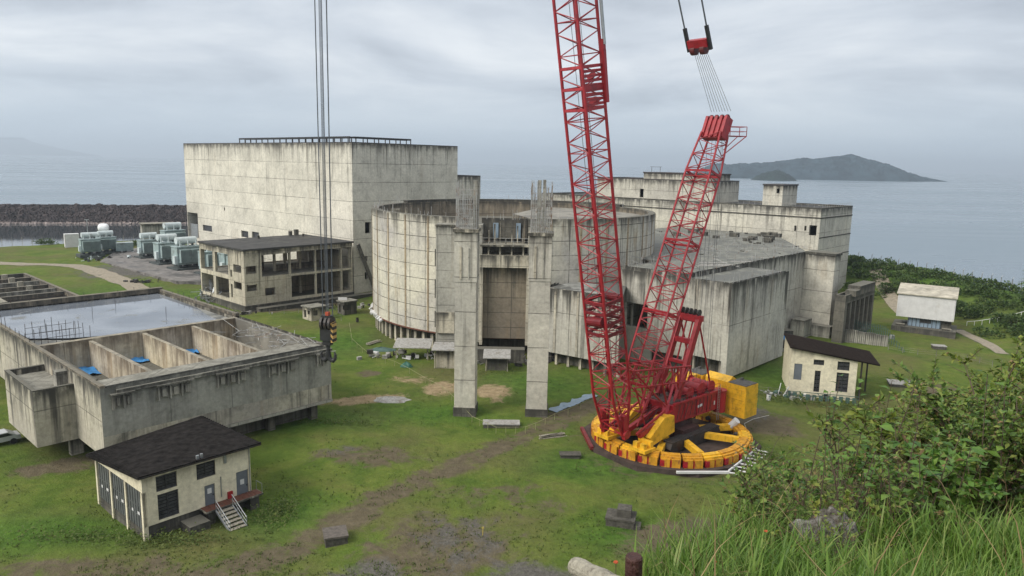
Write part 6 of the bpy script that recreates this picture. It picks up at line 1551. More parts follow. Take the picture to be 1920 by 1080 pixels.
    # front carrier on the ring
    for y in (-2.7, 2.7):
        mb = MB(); kbox(mb, 7.7, 9.6, y-1.1, y+1.1, 1.52, 1.9); kbox(mb, 7.9, 8.4, y-.9, y+.9, 1.903, 2.6); kbox(mb, 8.9, 9.4, y-.8, y-.2, 1.903, 2.5); kbox(mb, 8.9, 9.4, y+.2, y+.8, 1.903, 2.5); mb.build('front_carrier', YEL, root)
    mb = MB()
    pr = [(3.0, 2.4), (7.0, 1.6), (7.5, 2.6), (5.0, 4.5), (3.2, 4.4)]
    for y0, y1 in ((1.5, 2.8), (-2.8, -1.5)):
        for (x0, z0), (x1, z1) in zip(pr, pr[1:]+pr[:1]): mb.face([K(x0, y0, z0), K(x1, y0, z1), K(x1, y1, z1), K(x0, y1, z0)])
        mb.face([K(x, y0, z) for x, z in pr]); mb.face([K(x, y1, z) for x, z in pr][::-1])
    mb.build('carrier_housing', YEL, root)
    mb = MB(); 
    for y in (-1.9, 0, 1.9): mb.obox(K(2.5, y, 4.4), K(8.4, y, 2.9), .45, .6)
    for y in (-2, 2): mb.obox(K(9.0, y, 3.2), K(4.0, y, 4.9), .2, .25)
    mb.build('carrier_arm', RED, root)
    # counterweight stacks
    for y in (3.3, -3.2):
        mb = MB(); kbox(mb, -11.5, -8.7, y-1.4, y+1.4, 1.9, 2.2); st = mb.build('counterweight_tray', YEL, root)
        for k in range(6):
            mb = MB(); e = .03*(k % 2); kbox(mb, -11.5+e, -8.7-e, y-1.4+e, y+1.4-e, 2.203+k*.64, 2.203+(k+1)*.64-.025); mb.build('counterweight_slab', YEL, st)
        mb = MB(); kbox(mb, -11.4, -8.8, y-1.3, y+1.3, 6.03, 6.10); kbox(mb, -11.1, -10.8, y-.8, y-.5, 6.10, 6.4); mb.build('top_plate', plain('dusty_top', (.08, .075, .07), .9, 0, .4), st)
    mb = MB(); kbox(mb, -11.2, -9.2, -1.7, 1.8, 4.3, 5.9); kbox(mb, -9.2, -7.4, -.9, .9, 3.8, 5.0); kbox(mb, -8.4, -6.2, -4.2, -2.2, 3.8, 6.2)
    p0, p1, p2, p3 = K(-11.2, -1.7, 5.9), K(-9.2, -1.7, 5.9), K(-9.2, 1.8, 5.9), K(-11.2, 1.8, 5.9); r0, r1 = K(-10.2, -1.7, 6.5), K(-10.2, 1.8, 6.5)
    mb.face([p0, p3, r1, r0]); mb.face([p1, r0, r1, p2]); mb.face([p0, r0, p1]); mb.face([p3, p2, r1])
    mb.build('counterweight_beam', YEL, root)
    # main boom
    bm = empty('main_boom', (CO.x, CO.y, 0), None, None); bm.parent = root; bm.matrix_parent_inverse = Matrix.Translation(-Vector(root.location))
    A = plane_k(1153, 806); A1 = plane_k(1078, 0); kx = (A1[0]-A[0])/(A1[2]-A[2]); B = (A[0]+kx*(118.5-A[2]), 0, 118.5)
    sec = lattice(A, B, 2.8, 2.9, 1.05, bm, .16, .058, taper0=(4.5, .3, 1.0))
    mb = MB()
    for y in (-1.55, 1.55): mb.tube(K(A[0], y-.35, A[2]), K(A[0], y+.35, A[2]), .5, 12); mb.obox(K(A[0], y, A[2]-.6), K(A[0]+kx*2.2, y, A[2]+2.2), .5, .6)
    mb.build('boom_foot', RED, bm)
    mb = MB()   # boom joint platform with sheaves
    S0, S1 = sec(36.0), sec(40.2)
    def frm(z, i, t): s = sec(z); j = (i+1) % 4; return s[i].lerp(s[j], t)
    for z in (35.6, 37.6, 39.6):
        s = sec(z)
        for i in range(4): mb.obox(s[i], s[(i+1) % 4], .22, .28)
    for z in np.arange(36, 39.6, .45):
        s = sec(z); mb.obox(s[3], s[2].lerp(s[3], .05), .08, .22); mb.obox(s[0], s[3], .1, .26)
    mb.build('joint_frame', RED, bm)
    mb = MB()
    for z in (36.2, 38.6): s = sec(z); a = s[3].lerp(s[0], .5); mb.tube(a, a+Vector((0, 0, .1))+(s[2]-s[3])*.04, .5, 12)
    s = sec(39); 
    for q0, q1 in ((36, 42), (36.5, 41)): a, b = sec(q0)[3], sec(q1)[3]; mb.obox(a+Vector((.15, -.1, 0)), b+Vector((.25, -.1, 0)), .4, .4)
    mb.build('sheave_bracket', RED, bm)
    mb = MB()   # winch in the boom base
    s0, s1 = sec(12), sec(15.5)
    for z in (12, 13.2, 14.4, 15.5):
        s = sec(z)
        for i in range(4): mb.obox(s[i], s[(i+1) % 4], .22, .3)
    c0 = (s0[0]+s0[2])/2; c1 = (s1[0]+s1[2])/2
    mb.tube(s0[1].lerp(s1[1], .5).lerp(s0[2], .2), s0[2].lerp(s1[2], .5).lerp(s0[1], .1), .55, 14); mb.tube(s1[0].lerp(s1[3], .1), s1[3].lerp(s1[0], .1), .45, 12)
    for z in np.arange(12.2, 15.4, .32):
        s = sec(z); mb.tube(s[0], s[3], .05, 4); mb.tube(s[0], s[2], .05, 4); mb.tube(s[1], s[3].lerp(s[2], .4), .05, 4)
    mb.build('boom_winch', plain('dark_red_paint', (.14, .006, .01), .5, 0, .4), bm)
    mb = MB()   # lines running up inside the boom
    for k in (-.5, .1, .6):
        mb.path([K(A[0]+.2, k, 4), K(A[0]+kx*58, k*1.2, 60), K(B[0], k, 118)], .035, 4)
    mb.build('boom_rope', ROPE, bm)
    mb = MB(); a = sec(41.5)[3]; b = sec(113)[3]; mb.tube(a+Vector((.4, -.2, 0)), b+Vector((.2, 0, 4)), .16, 6); mb.build('pendant_bar', GALV, bm)
    # luffing head leaning out over the hook
    hk = at(616, 640, 17.5); tip = Vector((hk.x, hk.y, 136.0)); top = K(B[0], 0, B[2])
    mb = MB(); pv = top; off = (tip-top).normalized(); sd = off.cross(Vector((0, 0, 1))).normalized(); up = sd.cross(off)
    cs = [(-1.4, -1.2), (1.4, -1.2), (1.4, 1.2), (-1.4, 1.2)]; n = 14
    def js(i): f = i/n; k = 1-.5*f; c = top.lerp(tip, f); return [c+sd*(a*k)+up*(b*k) for a, b in cs]
    for i in range(n):
        u_, v_ = js(i), js(i+1)
        for k in range(4): mb.tube(u_[k], v_[k], .14, 6); mb.tube(u_[k], v_[(k+1) % 4], .06, 4)
    mb.build('jib', RED, root)
    # derrick mast leaning back
    ms = empty('derrick_mast', (CO.x, CO.y, 0), None, None); ms.parent = root; ms.matrix_parent_inverse = Matrix.Translation(-Vector(root.location))
    MA, MBp = MAST
    msec = lattice(MA, MBp, 2.1, 3.5, .95, ms, .125, .05, taper0=(6, .35, .8), taper1=(5, .8, .75))
    L = (Vector(MBp)-Vector(MA)).length
    mb = MB(); 
    for z in np.arange(3, L, 8.7):
        s = msec(z)
        for i in range(4): mb.obox(s[i], s[(i+1) % 4], .2, .25)
    mb.build('frame', RED, ms)
    axm = (Vector(MBp)-Vector(MA)).normalized(); T = Vector(MBp); xm = Vector((0, 1, 0)).cross(axm).normalized()
    H = lambda a, y, l: K(*(T+xm*a+Vector((0, y, 0))+axm*l))
    mb = MB()
    def hexa(x0, x1, y0, y1, l0, l1):
        q = [H(x, y, l) for l in (l0, l1) for x, y in ((x0, y0), (x1, y0), (x1, y1), (x0, y1))]
        for f in ((0, 1, 2, 3), (4, 7, 6, 5), (0, 4, 5, 1), (1, 5, 6, 2), (2, 6, 7, 3), (3, 7, 4, 0)): mb.face([q[i] for i in f])
    for y in (-1.45, -.75, 0, .75, 1.45): hexa(-.65, .7, y*.9-.18, y*.9+.18, -.5, 2.1)
    hexa(-.5, .5, -1.45, 1.45, -.6, 1.7); mb.build('mast_head', RED, ms)
    for y in (-1.1, -.37, .37, 1.1):
        mb = MB(); mb.tube(H(0, y-.08, 2.0), H(0, y+.08, 2.0), .5, 18); mb.build('sheave', plain('sheave_red', (.10, .012, .014), .5), ms)
    mb = MB(); b0 = H(-.9, 1.5, .2); ex = (V2(K(-1, .5, 0))-V2(K(0, 0, 0))).normalized(); ex3 = Vector((ex.x, ex.y, 0)); ey3 = Vector((-ex.y, ex.x, 0))
    c_ = [b0, b0+ex3*2.2, b0+ex3*2.2+ey3*1.6, b0+ey3*1.6]
    for i in range(4):
        a, b = c_[i], c_[(i+1) % 4]; mb.tube(a, b, .05, 5); mb.tube(a+Vector((0, 0, 1.1)), b+Vector((0, 0, 1.1)), .04, 5); mb.tube(a+Vector((0, 0, .55)), b+Vector((0, 0, .55)), .03, 5); mb.tube(a, a+Vector((0, 0, 1.1)), .045, 5)
    mb.obox(c_[0].lerp(c_[3], .5), c_[1].lerp(c_[2], .5), 1.6, .06); mb.tube(c_[1], H(-.9, 1.2, -2.4), .06, 5); mb.tube(c_[0].lerp(c_[1], .5), H(-.9, 1.2, -1.6), .05, 5); mb.build('service_platform', RED, ms)
    # reeving from the mast head to the equaliser block and on to the boom
    bl = at_dist(1310, 82, H(0, 0, 0), -4.2); 
    blu = (top-bl).normalized()
    mb = MB()
    for k in range(8):
        y = -1.35+2.7*k/7; a = H(.1, y, 2.9); b = bl+Vector((CY.x, CY.y, 0))*(y*.62)-blu*.9; mb.tube(a, b, .028, 4)
    mb.build('reeving_rope', ROPE, root)
    yv = Vector((CY.x, CY.y, 0)); xv = yv.cross(blu).normalized()
    mb = MB()
    def slab(y0, y1, l0, l1, t):
        q = [bl+yv*y+xv*x+blu*l for l in (l0, l1) for x, y in ((-t, y0), (t, y0), (t, y1), (-t, y1))]
        for f in ((0, 1, 2, 3), (4, 7, 6, 5), (0, 4, 5, 1), (1, 5, 6, 2), (2, 6, 7, 3), (3, 7, 4, 0)): mb.face([q[i] for i in f])
    slab(-1.3, 1.3, -.4, .5, .35); eb = mb.build('equaliser_block', RED, root)
    for y in (-.75, .55):
        mb = MB(); mb.tube(bl+yv*(y-.3)-blu*.7, bl+yv*(y+.3)-blu*.7, .55, 16); mb.build('sheave', plain('sheave_dark', (.09, .012, .012), .5), eb)
    for s in (-1, 1):
        mb = MB(); a = bl+yv*(s*1.45); e = top+yv*(s*1.9)
        mb.tube(a+blu*.2, a.lerp(e, 1.0), .09, 6)
        mb.build('pendant_rope', ROPE, root)
        mb = MB(); mb.obox(a-blu*.8, a+blu*1.9, .35, .35)
        for l in (6.8, 14, 22, 31): q = a+(e-a).normalized()*l; mb.obox(q-blu*.45, q+blu*.35, .34, .34)
        mb.build('socket', BLACK, root)
    # hanging lines from the mast to the deck
    mb = MB()
    for y, x in ((-.9, .2), (-.5, -.6), (.2, .1), (.9, -.4), (1.3, .3)):
        a = H(x*.5, y, 0); mb.tube(a, Vector((a.x+.2*x, a.y, 5.3)), .024, 4)
    mb.build('hoist_line', ROPE, root)
    # gantry frame behind the mast
    gt = empty('gantry', (CO.x, CO.y, 0), None, None); gt.parent = root; gt.matrix_parent_inverse = Matrix.Translation(-Vector(root.location))
    G0, G1 = GANTRY
    for y in (-1.35, 1.35):
        mb = MB(); mb.obox(K(G0[0], y, G0[2]), K(G1[0], y, G1[2]), .5, .75); mb.build('leg', RED, gt)
        mb = MB(); mb.tube(K(G1[0]-.1, y, G1[2]-.3), K(G1[0]-3.4, y, 5.8), .11, 6); mb.build('back_stay', RED, gt)
    mb = MB(); gx = lambda t: (G0[0]+(G1[0]-G0[0])*t, G0[2]+(G1[2]-G0[2])*t)
    for t in (.45, .72, 1.0): x, z = gx(t); mb.obox(K(x, -1.6, z), K(x, 1.6, z), .55, .6 if t > .5 else .35)
    x, z = gx(1.02); mb.obox(K(x, -1.7, z), K(x, 1.7, z), .8, .7)
    mb.build('cross_beam', RED, gt)
    mb = MB()
    for i in range(5):
        y = -1.2+.6*i; x, z = gx(1.06); mb.tube(K(x, y-.08, z+.3), K(x, y+.08, z+.3), .42, 12)
    mb.build('sheave', DSTEEL, gt)
    mb = MB()
    for t0_, t1_ in ((0.05, .45), (.45, .05)): x0, z0 = gx(t0_); x1, z1 = gx(t1_); mb.tube(K(x0, -1.3, z0), K(x1, 1.3, z1), .1, 6)
    for y in (-.5, .4): mb.tube(K(G1[0]-.2, y, G1[2]), K(G0[0]-1, y, 6), .1, 6)
    mb.build('brace', RED, gt)
    # horizontal truss from gantry foot to boom with inclined struts
    mb = MB()
    for y in (-1.7, 1.7):
        a, b = K(-1.0, y, 9.4), K(9.6, y, 10.6); mb.tube(a, b, .13, 6); a2, b2 = K(-.6, y, 7.6), K(9.3, y, 8.6); mb.tube(a2, b2, .11, 6)
        for i in range(6): f, g_ = i/6, (i+1)/6; mb.tube(a.lerp(b, f), a2.lerp(b2, g_), .06, 5); mb.tube(a2.lerp(b2, f), a.lerp(b, f), .06, 5)
        mb.tube(K(3.2, y, 5.0), K(9.4, y, 10.4), .12, 6); mb.tube(K(2.0, y, 5.6), K(-.5, y, 9.4), .13, 6); mb.tube(K(3.2, y, 5.2), K(4.6, y, 8.8), .12, 6); mb.tube(K(8.6, y, 4), K(5.0, y, 10), .09, 6)
        mb.tube(K(7.0, y, 3.4), K(9.2, y, 8.6), .1, 6); mb.tube(K(1.0, y, 5.7), K(1.6, y, 9.6), .12, 6)
    for f in (0, .33, .66, 1): p = K(-1, -1.7, 9.4).lerp(K(9.6, -1.7, 10.6), f); q = K(-1, 1.7, 9.4).lerp(K(9.6, 1.7, 10.6), f); mb.tube(p, q, .09, 6)
    mb.build('strut_truss', RED, root)
    mb = MB()
    for y in (-.6, .6): mb.tube(K(3.0, y*2.4, 4.8), K(1.7, y*2.4, 7.9), .16, 8); mb.obox(K(3.4, y*2.6, 3.6), K(3.2, y*2.6, 5.4), .5, .7)
    mb.build('hinge_bracket', plain('pinkish_red', (.42, .05, .07), .5), root)
    # white slatted boards at the rear corner of the base
    mb = MB(); a, b = at(1366, 888, .1), at(1418, 846, .1); a2 = at(1268, 888, .1)
    mb.obox(a2+Vector((0, 0, .15)), a+Vector((0, 0, .15)), .25, .25); mb.obox(a+Vector((0, 0, .3)), b+Vector((0, 0, .3)), .16, .2)
    for i in range(9): q = a.lerp(b, i/8); mb.obox(q+Vector((-.2, .1, .15)), q+Vector((1.3, -.55, .12)), .22, .08)
    mb.build('edge_board', WHITE, root)
    # hoist ropes and hook block
    hb = Vector((hk.x, hk.y, 19.6)); mb = MB(); side = Vector((.97, -.24, 0))
    for o_ in (-.50, -.46, -.16, -.08, .0, .06, .42, .47): mb.tube(hb+side*o_+Vector((0, 0, .2)), tip+side*(o_*1.5), .026, 5)
    mb.build('hoist_rope', ROPE, root)
    h = empty('hook_block', (hk.x, hk.y, 16), 'black hook block with yellow striped cheek plates hanging in front of the tank building', 'hook block')
    Z = lambda u, v, z: Vector((hk.x, hk.y, 0))+side*u+Vector((-side.y, side.x, 0))*v+Vector((0, 0, z))
    def hbox(mb, u0, u1, v0, v1, z0, z1, mat=None): mb.box((hk.x, hk.y), (side.x, side.y), (-side.y, side.x), u0, u1, v0, v1, z0, z1, mat)
    mb = MB(); hbox(mb, -.62, .40, -.35, .35, 17.6, 19.3); hbox(mb, -.5, .35, -.28, .28, 19.303, 19.8); hbox(mb, -.45, .3, -.25, .25, 17.2, 17.597); mb.build('body', BLACK, h)
    for u in (-.45, -.05, .3):
        mb = MB(); mb.tube(Z(u-.1, 0, 19.1), Z(u+.1, 0, 19.1), .62, 18); mb.build('sheave', DSTEEL, h)
    m, t, b = newmat('hazard_stripes'); geo = t.new('ShaderNodeNewGeometry').outputs['Position']; sp = t.new('ShaderNodeSeparateXYZ'); t.link(geo, sp.inputs[0])
    f = t.math('FRACT', t.math('MULTIPLY', t.math('ADD', t.math('ADD', sp.outputs[2], sp.outputs[0]), t.math('MULTIPLY', sp.outputs[1], -.25)), 1.9)); st = t.math('GREATER_THAN', f, .5)
    t.link(t.mix(st, (.012, .012, .012), (.42, .26, .08)), b.inputs['Base Color'])
    mb = MB(); hbox(mb, .403, .60, -.36, .36, 17.5, 19.2); mb.build('cheek_plate', m, h)
    mb = MB(); hbox(mb, -.16, .12, -.2, .2, 19.803, 20.1); mb.build('top_cap', plain('orange_cap', (.40, .07, .03), .6), h)
    hbx = h.children[-1]
    mb = MB(); 
    mb.tube(Z(-.05, 0, 17.2), Z(-.05, 0, 16.5), .17, 10)
    for sg in (-1, 1):
        pts = [(-.05, 16.6), (-.05+sg*.1, 16.0), (-.05+sg*.38, 15.78), (-.05+sg*.62, 15.95), (-.05+sg*.68, 16.35), (-.05+sg*.58, 16.6)]; rs = [.2, .22, .2, .16, .12, .05]
        for (u0, z0), (u1, z1), ra, rb in zip(pts[:-1], pts[1:], rs[:-1], rs[1:]): mb.tube(Z(u0, 0, z0), Z(u1, 0, z1), ra, 10, None, rb)
    mb.build('hook', BLACK, h)
def at_dist(px, py, ref, off):
    """point of the crane's own vertical plane seen at this place of the photograph"""
    d = M3 @ Vector(((px-960)/F, (py-540)/F, 1)); n = Vector((CY.x, CY.y, 0)); o = Vector((CO.x, CO.y, 0)); t = (o-CAM).dot(n)/d.dot(n); return CAM+d*t
def plane_k(px, py):
    q = at_dist(px, py, None, 0); return ((V2(q)-V2(CO)).dot(CD), 0, q.z)
MAST = (plane_k(1184, 768), plane_k(1340, 252)); GANTRY = (plane_k(1252, 742), plane_k(1293, 597))
crane()
# ------------------------------------------------------------------ foreground hillside
def sil(phi):
    """distance and depression of the shoulder of the hill for an azimuth (rad)"""
    px = np.interp(phi, AZ[0], AZ[1]); 
    y = np.interp(px, [900, 1080, 1150, 1300, 1400, 1500, 1600, 1700, 1800, 1920, 2100], [1330, 1160, 1105, 1035, 985, 930, 880, 850, 830, 800, 770])
    S = np.interp(px, [900, 1080, 1150, 1300, 1400, 1500, 1600, 1700, 1800, 1920, 2100], [4.2, 4.8, 5.2, 6.5, 8, 10, 12, 13.5, 15, 17, 19])
    dep = TH+np.arctan((y-540-ROLL*(px-960))/F*np.cos(np.arctan((px-960)/F)))
    return S, dep
_px = np.linspace(300, 2300, 60); AZ = (np.arctan((_px-960)/F*1.02), _px)
def hill_z(X, Y):
    d = np.hypot(X, Y); phi = np.arctan2(X, Y); S, dep = sil(phi); zs = 33-S*np.tan(dep)
    z0 = 31.25; k = np.clip((d-1.5)/np.maximum(S-1.5, .5), 0, 1)
    near = z0+(zs-z0)*k**0.78
    far = zs-(d-S)*0.95-0.02*(d-S)**2*0.3
    return np.where(d < S, near, far)
def make_hill():
    ph = np.linspace(-0.75, 0.95, 190); dd = np.concatenate([np.linspace(0.6, 20, 90), np.linspace(20.6, 62, 60)])
    P, D = np.meshgrid(ph, dd); X = D*np.sin(P); Y = D*np.cos(P); Z = hill_z(X, Y)
    nz = np.vectorize(lambda x, y: fbm(x, y, .45, 4, 7))(X, Y)*.16; Z = Z+nz*np.clip(D/8, .3, 2.5)
    Z = np.maximum(Z, -1.5)
    v = np.stack([X.ravel(), Y.ravel(), Z.ravel()], 1); ny, nx = X.shape; idx = np.arange(nx*ny).reshape(ny, nx)
    f = np.stack([idx[:-1, 1:].ravel(), idx[:-1, :-1].ravel(), idx[1:, :-1].ravel(), idx[1:, 1:].ravel()], 1)[:, ::-1]
    me = bpy.data.meshes.new('hillside'); me.from_pydata(v.tolist(), [], f.tolist()); me.polygons.foreach_set('use_smooth', [True]*len(f))
    m, t, b = newmat('hill_earth'); geo = t.new('ShaderNodeNewGeometry').outputs['Position']
    n1 = t.noise(geo, .5, 7, .7, .4); n2 = t.noise(geo, 3.5, 6, .7)
    c = t.ramp(n1, [(.3, (.05, .075, .022)), (.48, (.075, .085, .033)), (.6, (.115, .088, .058)), (.75, (.15, .12, .085))]); c = t.mix(.8, c, t.ramp(n2, [(.25, .5), (.75, 1.4)]), 'MULTIPLY')
    t.link(c, b.inputs['Base Color']); b.inputs['Roughness'].default_value = 1; b.inputs['Specular IOR Level'].default_value = .1
    bn = t.new('ShaderNodeBump'); bn.inputs['Strength'].default_value = .8; bn.inputs['Distance'].default_value = .1; t.link(n2, bn.inputs['Height']); t.link(bn.outputs[0], b.inputs['Normal'])
    me.materials.append(m); o = bpy.data.objects.new('hillside', me); col.objects.link(o); o['kind'] = 'structure'
make_hill()
def hz1(x, y): return float(hill_z(np.array([x]), np.array([y]))[0])+fbm(x, y, .45, 4, 7)*.16*min(2.5, max(.3, math.hypot(x, y)/8))
def pix_dir(px): return math.atan((px-960)/F*1.02)

GRASS = leafmat('grass_blades', [(0.12, (.05, .105, .016)), (.42, (.092, .175, .024)), (.7, (.145, .23, .04)), (.94, (.23, .25, .085))], .5, .3)
LEAF = leafmat('shrub_leaves', [(0.12, (.042, .085, .018)), (.42, (.082, .145, .027)), (.68, (.135, .20, .038)), (.88, (.22, .245, .06)), (.98, (.26, .18, .07))], .45, .25)
LEAFY = leafmat('light_leaves', [(0.15, (.06, .105, .018)), (.5, (.13, .185, .03)), (.85, (.23, .25, .05))], .5, .3)
LEAFD = leafmat('bank_leaves', [(0.15, (.026, .052, .014)), (.45, (.048, .088, .020)), (.7, (.075, .12, .028)), (.95, (.13, .15, .045))], .6, .2)
TWIG = plain('twig_bark', (.085, .06, .042), .9, 0, .4, 8)
DRY = leafmat('dry_leaves', [(0.15, (.10, .065, .03)), (.5, (.19, .13, .06)), (.9, (.32, .25, .12))], .7, .2)
LEAFB = leafmat('fresh_leaves', [(0.15, (.045, .11, .02)), (.5, (.09, .18, .03)), (.88, (.17, .26, .05))], .4, .3)
FLOWER = plain('orange_petal', (.42, .07, .02), .5, 0, .2)

class Tri:
    """fast mesh of many small faces"""
    def __init__(s): s.v = []; s.f = []
    def blade(s, p, d, wd, L, bend, n=3):
        side = Vector((-d.y, d.x, 0)).normalized()*wd; i = len(s.v)
        for k in range(n):
            f = k/n; q = p+Vector((0, 0, L*f*(1-.25*bend*f)))+d*(L*bend*f*f); s.v += [tuple(q-side*(1-f*.7)), tuple(q+side*(1-f*.7))]
        q = p+Vector((0, 0, L*(1-.25*bend-.15*bend*bend)))+d*(L*bend); s.v.append(tuple(q))
        for k in range(n-1): a = i+2*k; s.f.append((a, a+1, a+3, a+2))
        a = i+2*(n-1); s.f.append((a, a+1, a+2))
    def leaf(s, p, d, nrm, L, wd, fold=.25):
        sd = d.cross(nrm).normalized(); up = sd.cross(d); i = len(s.v)
        s.v += [tuple(p), tuple(p+d*L*.45+sd*wd+up*fold*wd), tuple(p+d*L-up*L*.12), tuple(p+d*L*.45-sd*wd+up*fold*wd), tuple(p+d*L*.5)]
        s.f += [(i, i+1, i+4), (i+1, i+2, i+4), (i+2, i+3, i+4), (i+3, i, i+4)]
    def build(s, name, mat, parent=None):
        me = bpy.data.meshes.new(name); me.from_pydata(s.v, [], s.f); me.materials.append(mat); o = bpy.data.objects.new(name, me); col.objects.link(o)
        if parent is not None: o.parent = parent; o.matrix_parent_inverse = Matrix.Translation(-Vector(parent.location))
        return o

# long grass on the near slope
def near_grass():
    T = Tri(); rr = random.Random(21); cnt = 0
    while cnt < 13000:
        px = rr.uniform(1180, 2150); S, dep = sil(pix_dir(px)); S = float(S)
        d = rr.uniform(2.4, min(S*.92, 9.5)); phi = pix_dir(px)
        dens = np.interp(px, [1180, 1330, 1420, 1920], [.10, .55, .9, 1.0])*np.interp(d, [2.4, 5, 7.5, 9.5], [1, 1, .55, .2])
        if mnoise.noise(Vector((d*math.sin(phi)*.9, d*math.cos(phi)*.9, 1.3))) < -.28: dens *= .25
        if rr.random() > dens: continue
        x, y = d*math.sin(phi), d*math.cos(phi); z = hz1(x, y)
        a = rr.uniform(0, 2*math.pi); L = rr.uniform(.22, .62)*np.interp(d, [2.4, 6, 9], [.75, 1, 1]); 
        T.blade(Vector((x, y, z-.03)), Vector((math.cos(a), math.sin(a), 0)), rr.uniform(.004, .009), L, rr.uniform(.1, .75)); cnt += 1
    for _ in range(900):      # clumps of broad stiff blades and dry stalks
        px = rr.uniform(1290, 2100); phi = pix_dir(px); S = float(sil(phi)[0]); d = rr.uniform(3.0, min(S*.85, 8.0)); x, y = d*math.sin(phi), d*math.cos(phi)
        if mnoise.noise(Vector((x*.7, y*.7, 8))) < .02: continue
        for k in range(7):
            a = rr.uniform(0, 6.28); xx, yy = x+rr.gauss(0, .06), y+rr.gauss(0, .06); T.blade(Vector((xx, yy, hz1(xx, yy)-.03)), Vector((math.cos(a), math.sin(a), 0)), rr.uniform(.008, .016), rr.uniform(.3, .62), rr.uniform(.1, .7), 4)
    D = Tri()
    for _ in range(190):
        px = rr.uniform(1250, 2100); phi = pix_dir(px); S = float(sil(phi)[0]); d = rr.uniform(3.0, S*.95); x, y = d*math.sin(phi), d*math.cos(phi); a = rr.uniform(0, 6.28)
        D.blade(Vector((x, y, hz1(x, y)-.03)), Vector((math.cos(a), math.sin(a), 0)), rr.uniform(.004, .008), rr.uniform(.4, 1.0), rr.uniform(.1, .9), 4)
    tag(D.build('dry_grass', DRY), 'dry straw coloured stalks among the long green grass', 'grass', kind='stuff')
    o = T.build('long_grass', GRASS); tag(o, 'long green grass blades on the near slope at bottom right', 'grass', kind='stuff')
near_grass()

def shrub(name, px, d, ht, rad, nstem, nleaf, lsize, mat, label, seed, dz=0.0, bare=.2, spread=1.0, cat='shrub', group='shrubs on the near slope'):
    """woody stems that fork twice, leaves set along the twigs"""
    rr = random.Random(seed); phi = pix_dir(px); x, y = d*math.sin(phi), d*math.cos(phi); z = hz1(x, y)+dz
    root = empty(name, (x, y, z), label, cat, group); mb = MB(); T = Tri(); base = Vector((x, y, z-.05)); tips = []
    for i in range(nstem):
        a = rr.uniform(0, 2*math.pi); lean = rr.uniform(.1, .9)*spread; p = base+Vector((rr.gauss(0, .10), rr.gauss(0, .10), 0)); dr = Vector((math.cos(a)*lean, math.sin(a)*lean, 1)).normalized(); L = ht*rr.uniform(.55, 1.0); r0 = .012*ht*rr.uniform(.7, 1.2)
        n = 5; pts = [p]
        for k in range(n):
            dr = (dr+Vector((rr.gauss(0, .16), rr.gauss(0, .16), rr.gauss(-.02, .08)))).normalized(); pts.append(pts[-1]+dr*L/n)
        for k in range(n): mb.tube(pts[k], pts[k+1], r0*(1-k/n*.75), 5, None, r0*(1-(k+1)/n*.75))
        for k in range(1, n+1):
            for _ in range(rr.choice((2, 3))):
                b = rr.uniform(0, 2*math.pi); d2 = (dr*.5+Vector((math.cos(b), math.sin(b), rr.uniform(-.1, .7)))).normalized(); l2 = rad*rr.uniform(.3, .8); q = pts[k]; prev = q
                for j in range(3):
                    d2 = (d2+Vector((rr.gauss(0, .2), rr.gauss(0, .2), rr.gauss(0, .15)))).normalized(); nx = prev+d2*l2/3; mb.tube(prev, nx, r0*.35*(1-j*.25), 4, caps=False); 
                    if rr.random() > bare: tips.append((prev, nx, d2))
                    prev = nx
    for _ in range(nleaf):
        if not tips: break
        a, b, dd = rr.choice(tips); p = a.lerp(b, rr.random()); v = Vector((rr.gauss(0, 1), rr.gauss(0, 1), rr.gauss(.25, .6))); v = (v+dd*.6).normalized(); L = lsize*rr.uniform(.55, 1.25)
        T.leaf(p, v, Vector((rr.gauss(0, .5), rr.gauss(0, .5), 1)).normalized(), L, L*rr.uniform(.20, .36))
    mb.build('stem', TWIG, root); T.build('foliage', mat, root)
    Dd = Tri()
    for _ in range(int(nleaf*(.10+.35*bare))):
        if not tips: break
        a, b, dd = rr.choice(tips); p = a.lerp(b, rr.random()); v = Vector((rr.gauss(0, 1), rr.gauss(0, 1), rr.gauss(-.3, .6))).normalized(); L = lsize*rr.uniform(.4, 1.0); Dd.leaf(p, v, Vector((rr.gauss(0, .6), rr.gauss(0, .6), 1)).normalized(), L, L*rr.uniform(.15, .3), .5)
    Dd.build('dead_foliage', DRY, root)
    if seed % 3 == 0:        # a few big soft leaves on new shoots
        Bb = Tri(); mb = MB()
        for _ in range(7):
            a = rr.uniform(0, 6.28); q = base+Vector((math.cos(a)*rad*.5, math.sin(a)*rad*.5, 0)); e = q+Vector((rr.gauss(0, .15), rr.gauss(0, .15), ht*rr.uniform(.8, 1.35))); mb.tube(q, e, .008, 4, None, .004)
            for k in range(9):
                p = q.lerp(e, .35+.65*k/8); b2_ = rr.uniform(0, 6.28); L = lsize*rr.uniform(1.2, 2.0); Bb.leaf(p, Vector((math.cos(b2_), math.sin(b2_), rr.uniform(-.2, .5))).normalized(), Vector((rr.gauss(0, .3), rr.gauss(0, .3), 1)).normalized(), L, L*.3)
        mb.build('shoot', TWIG, root); Bb.build('shoot_leaves', LEAFB, root)
    return root
HS = 0.72
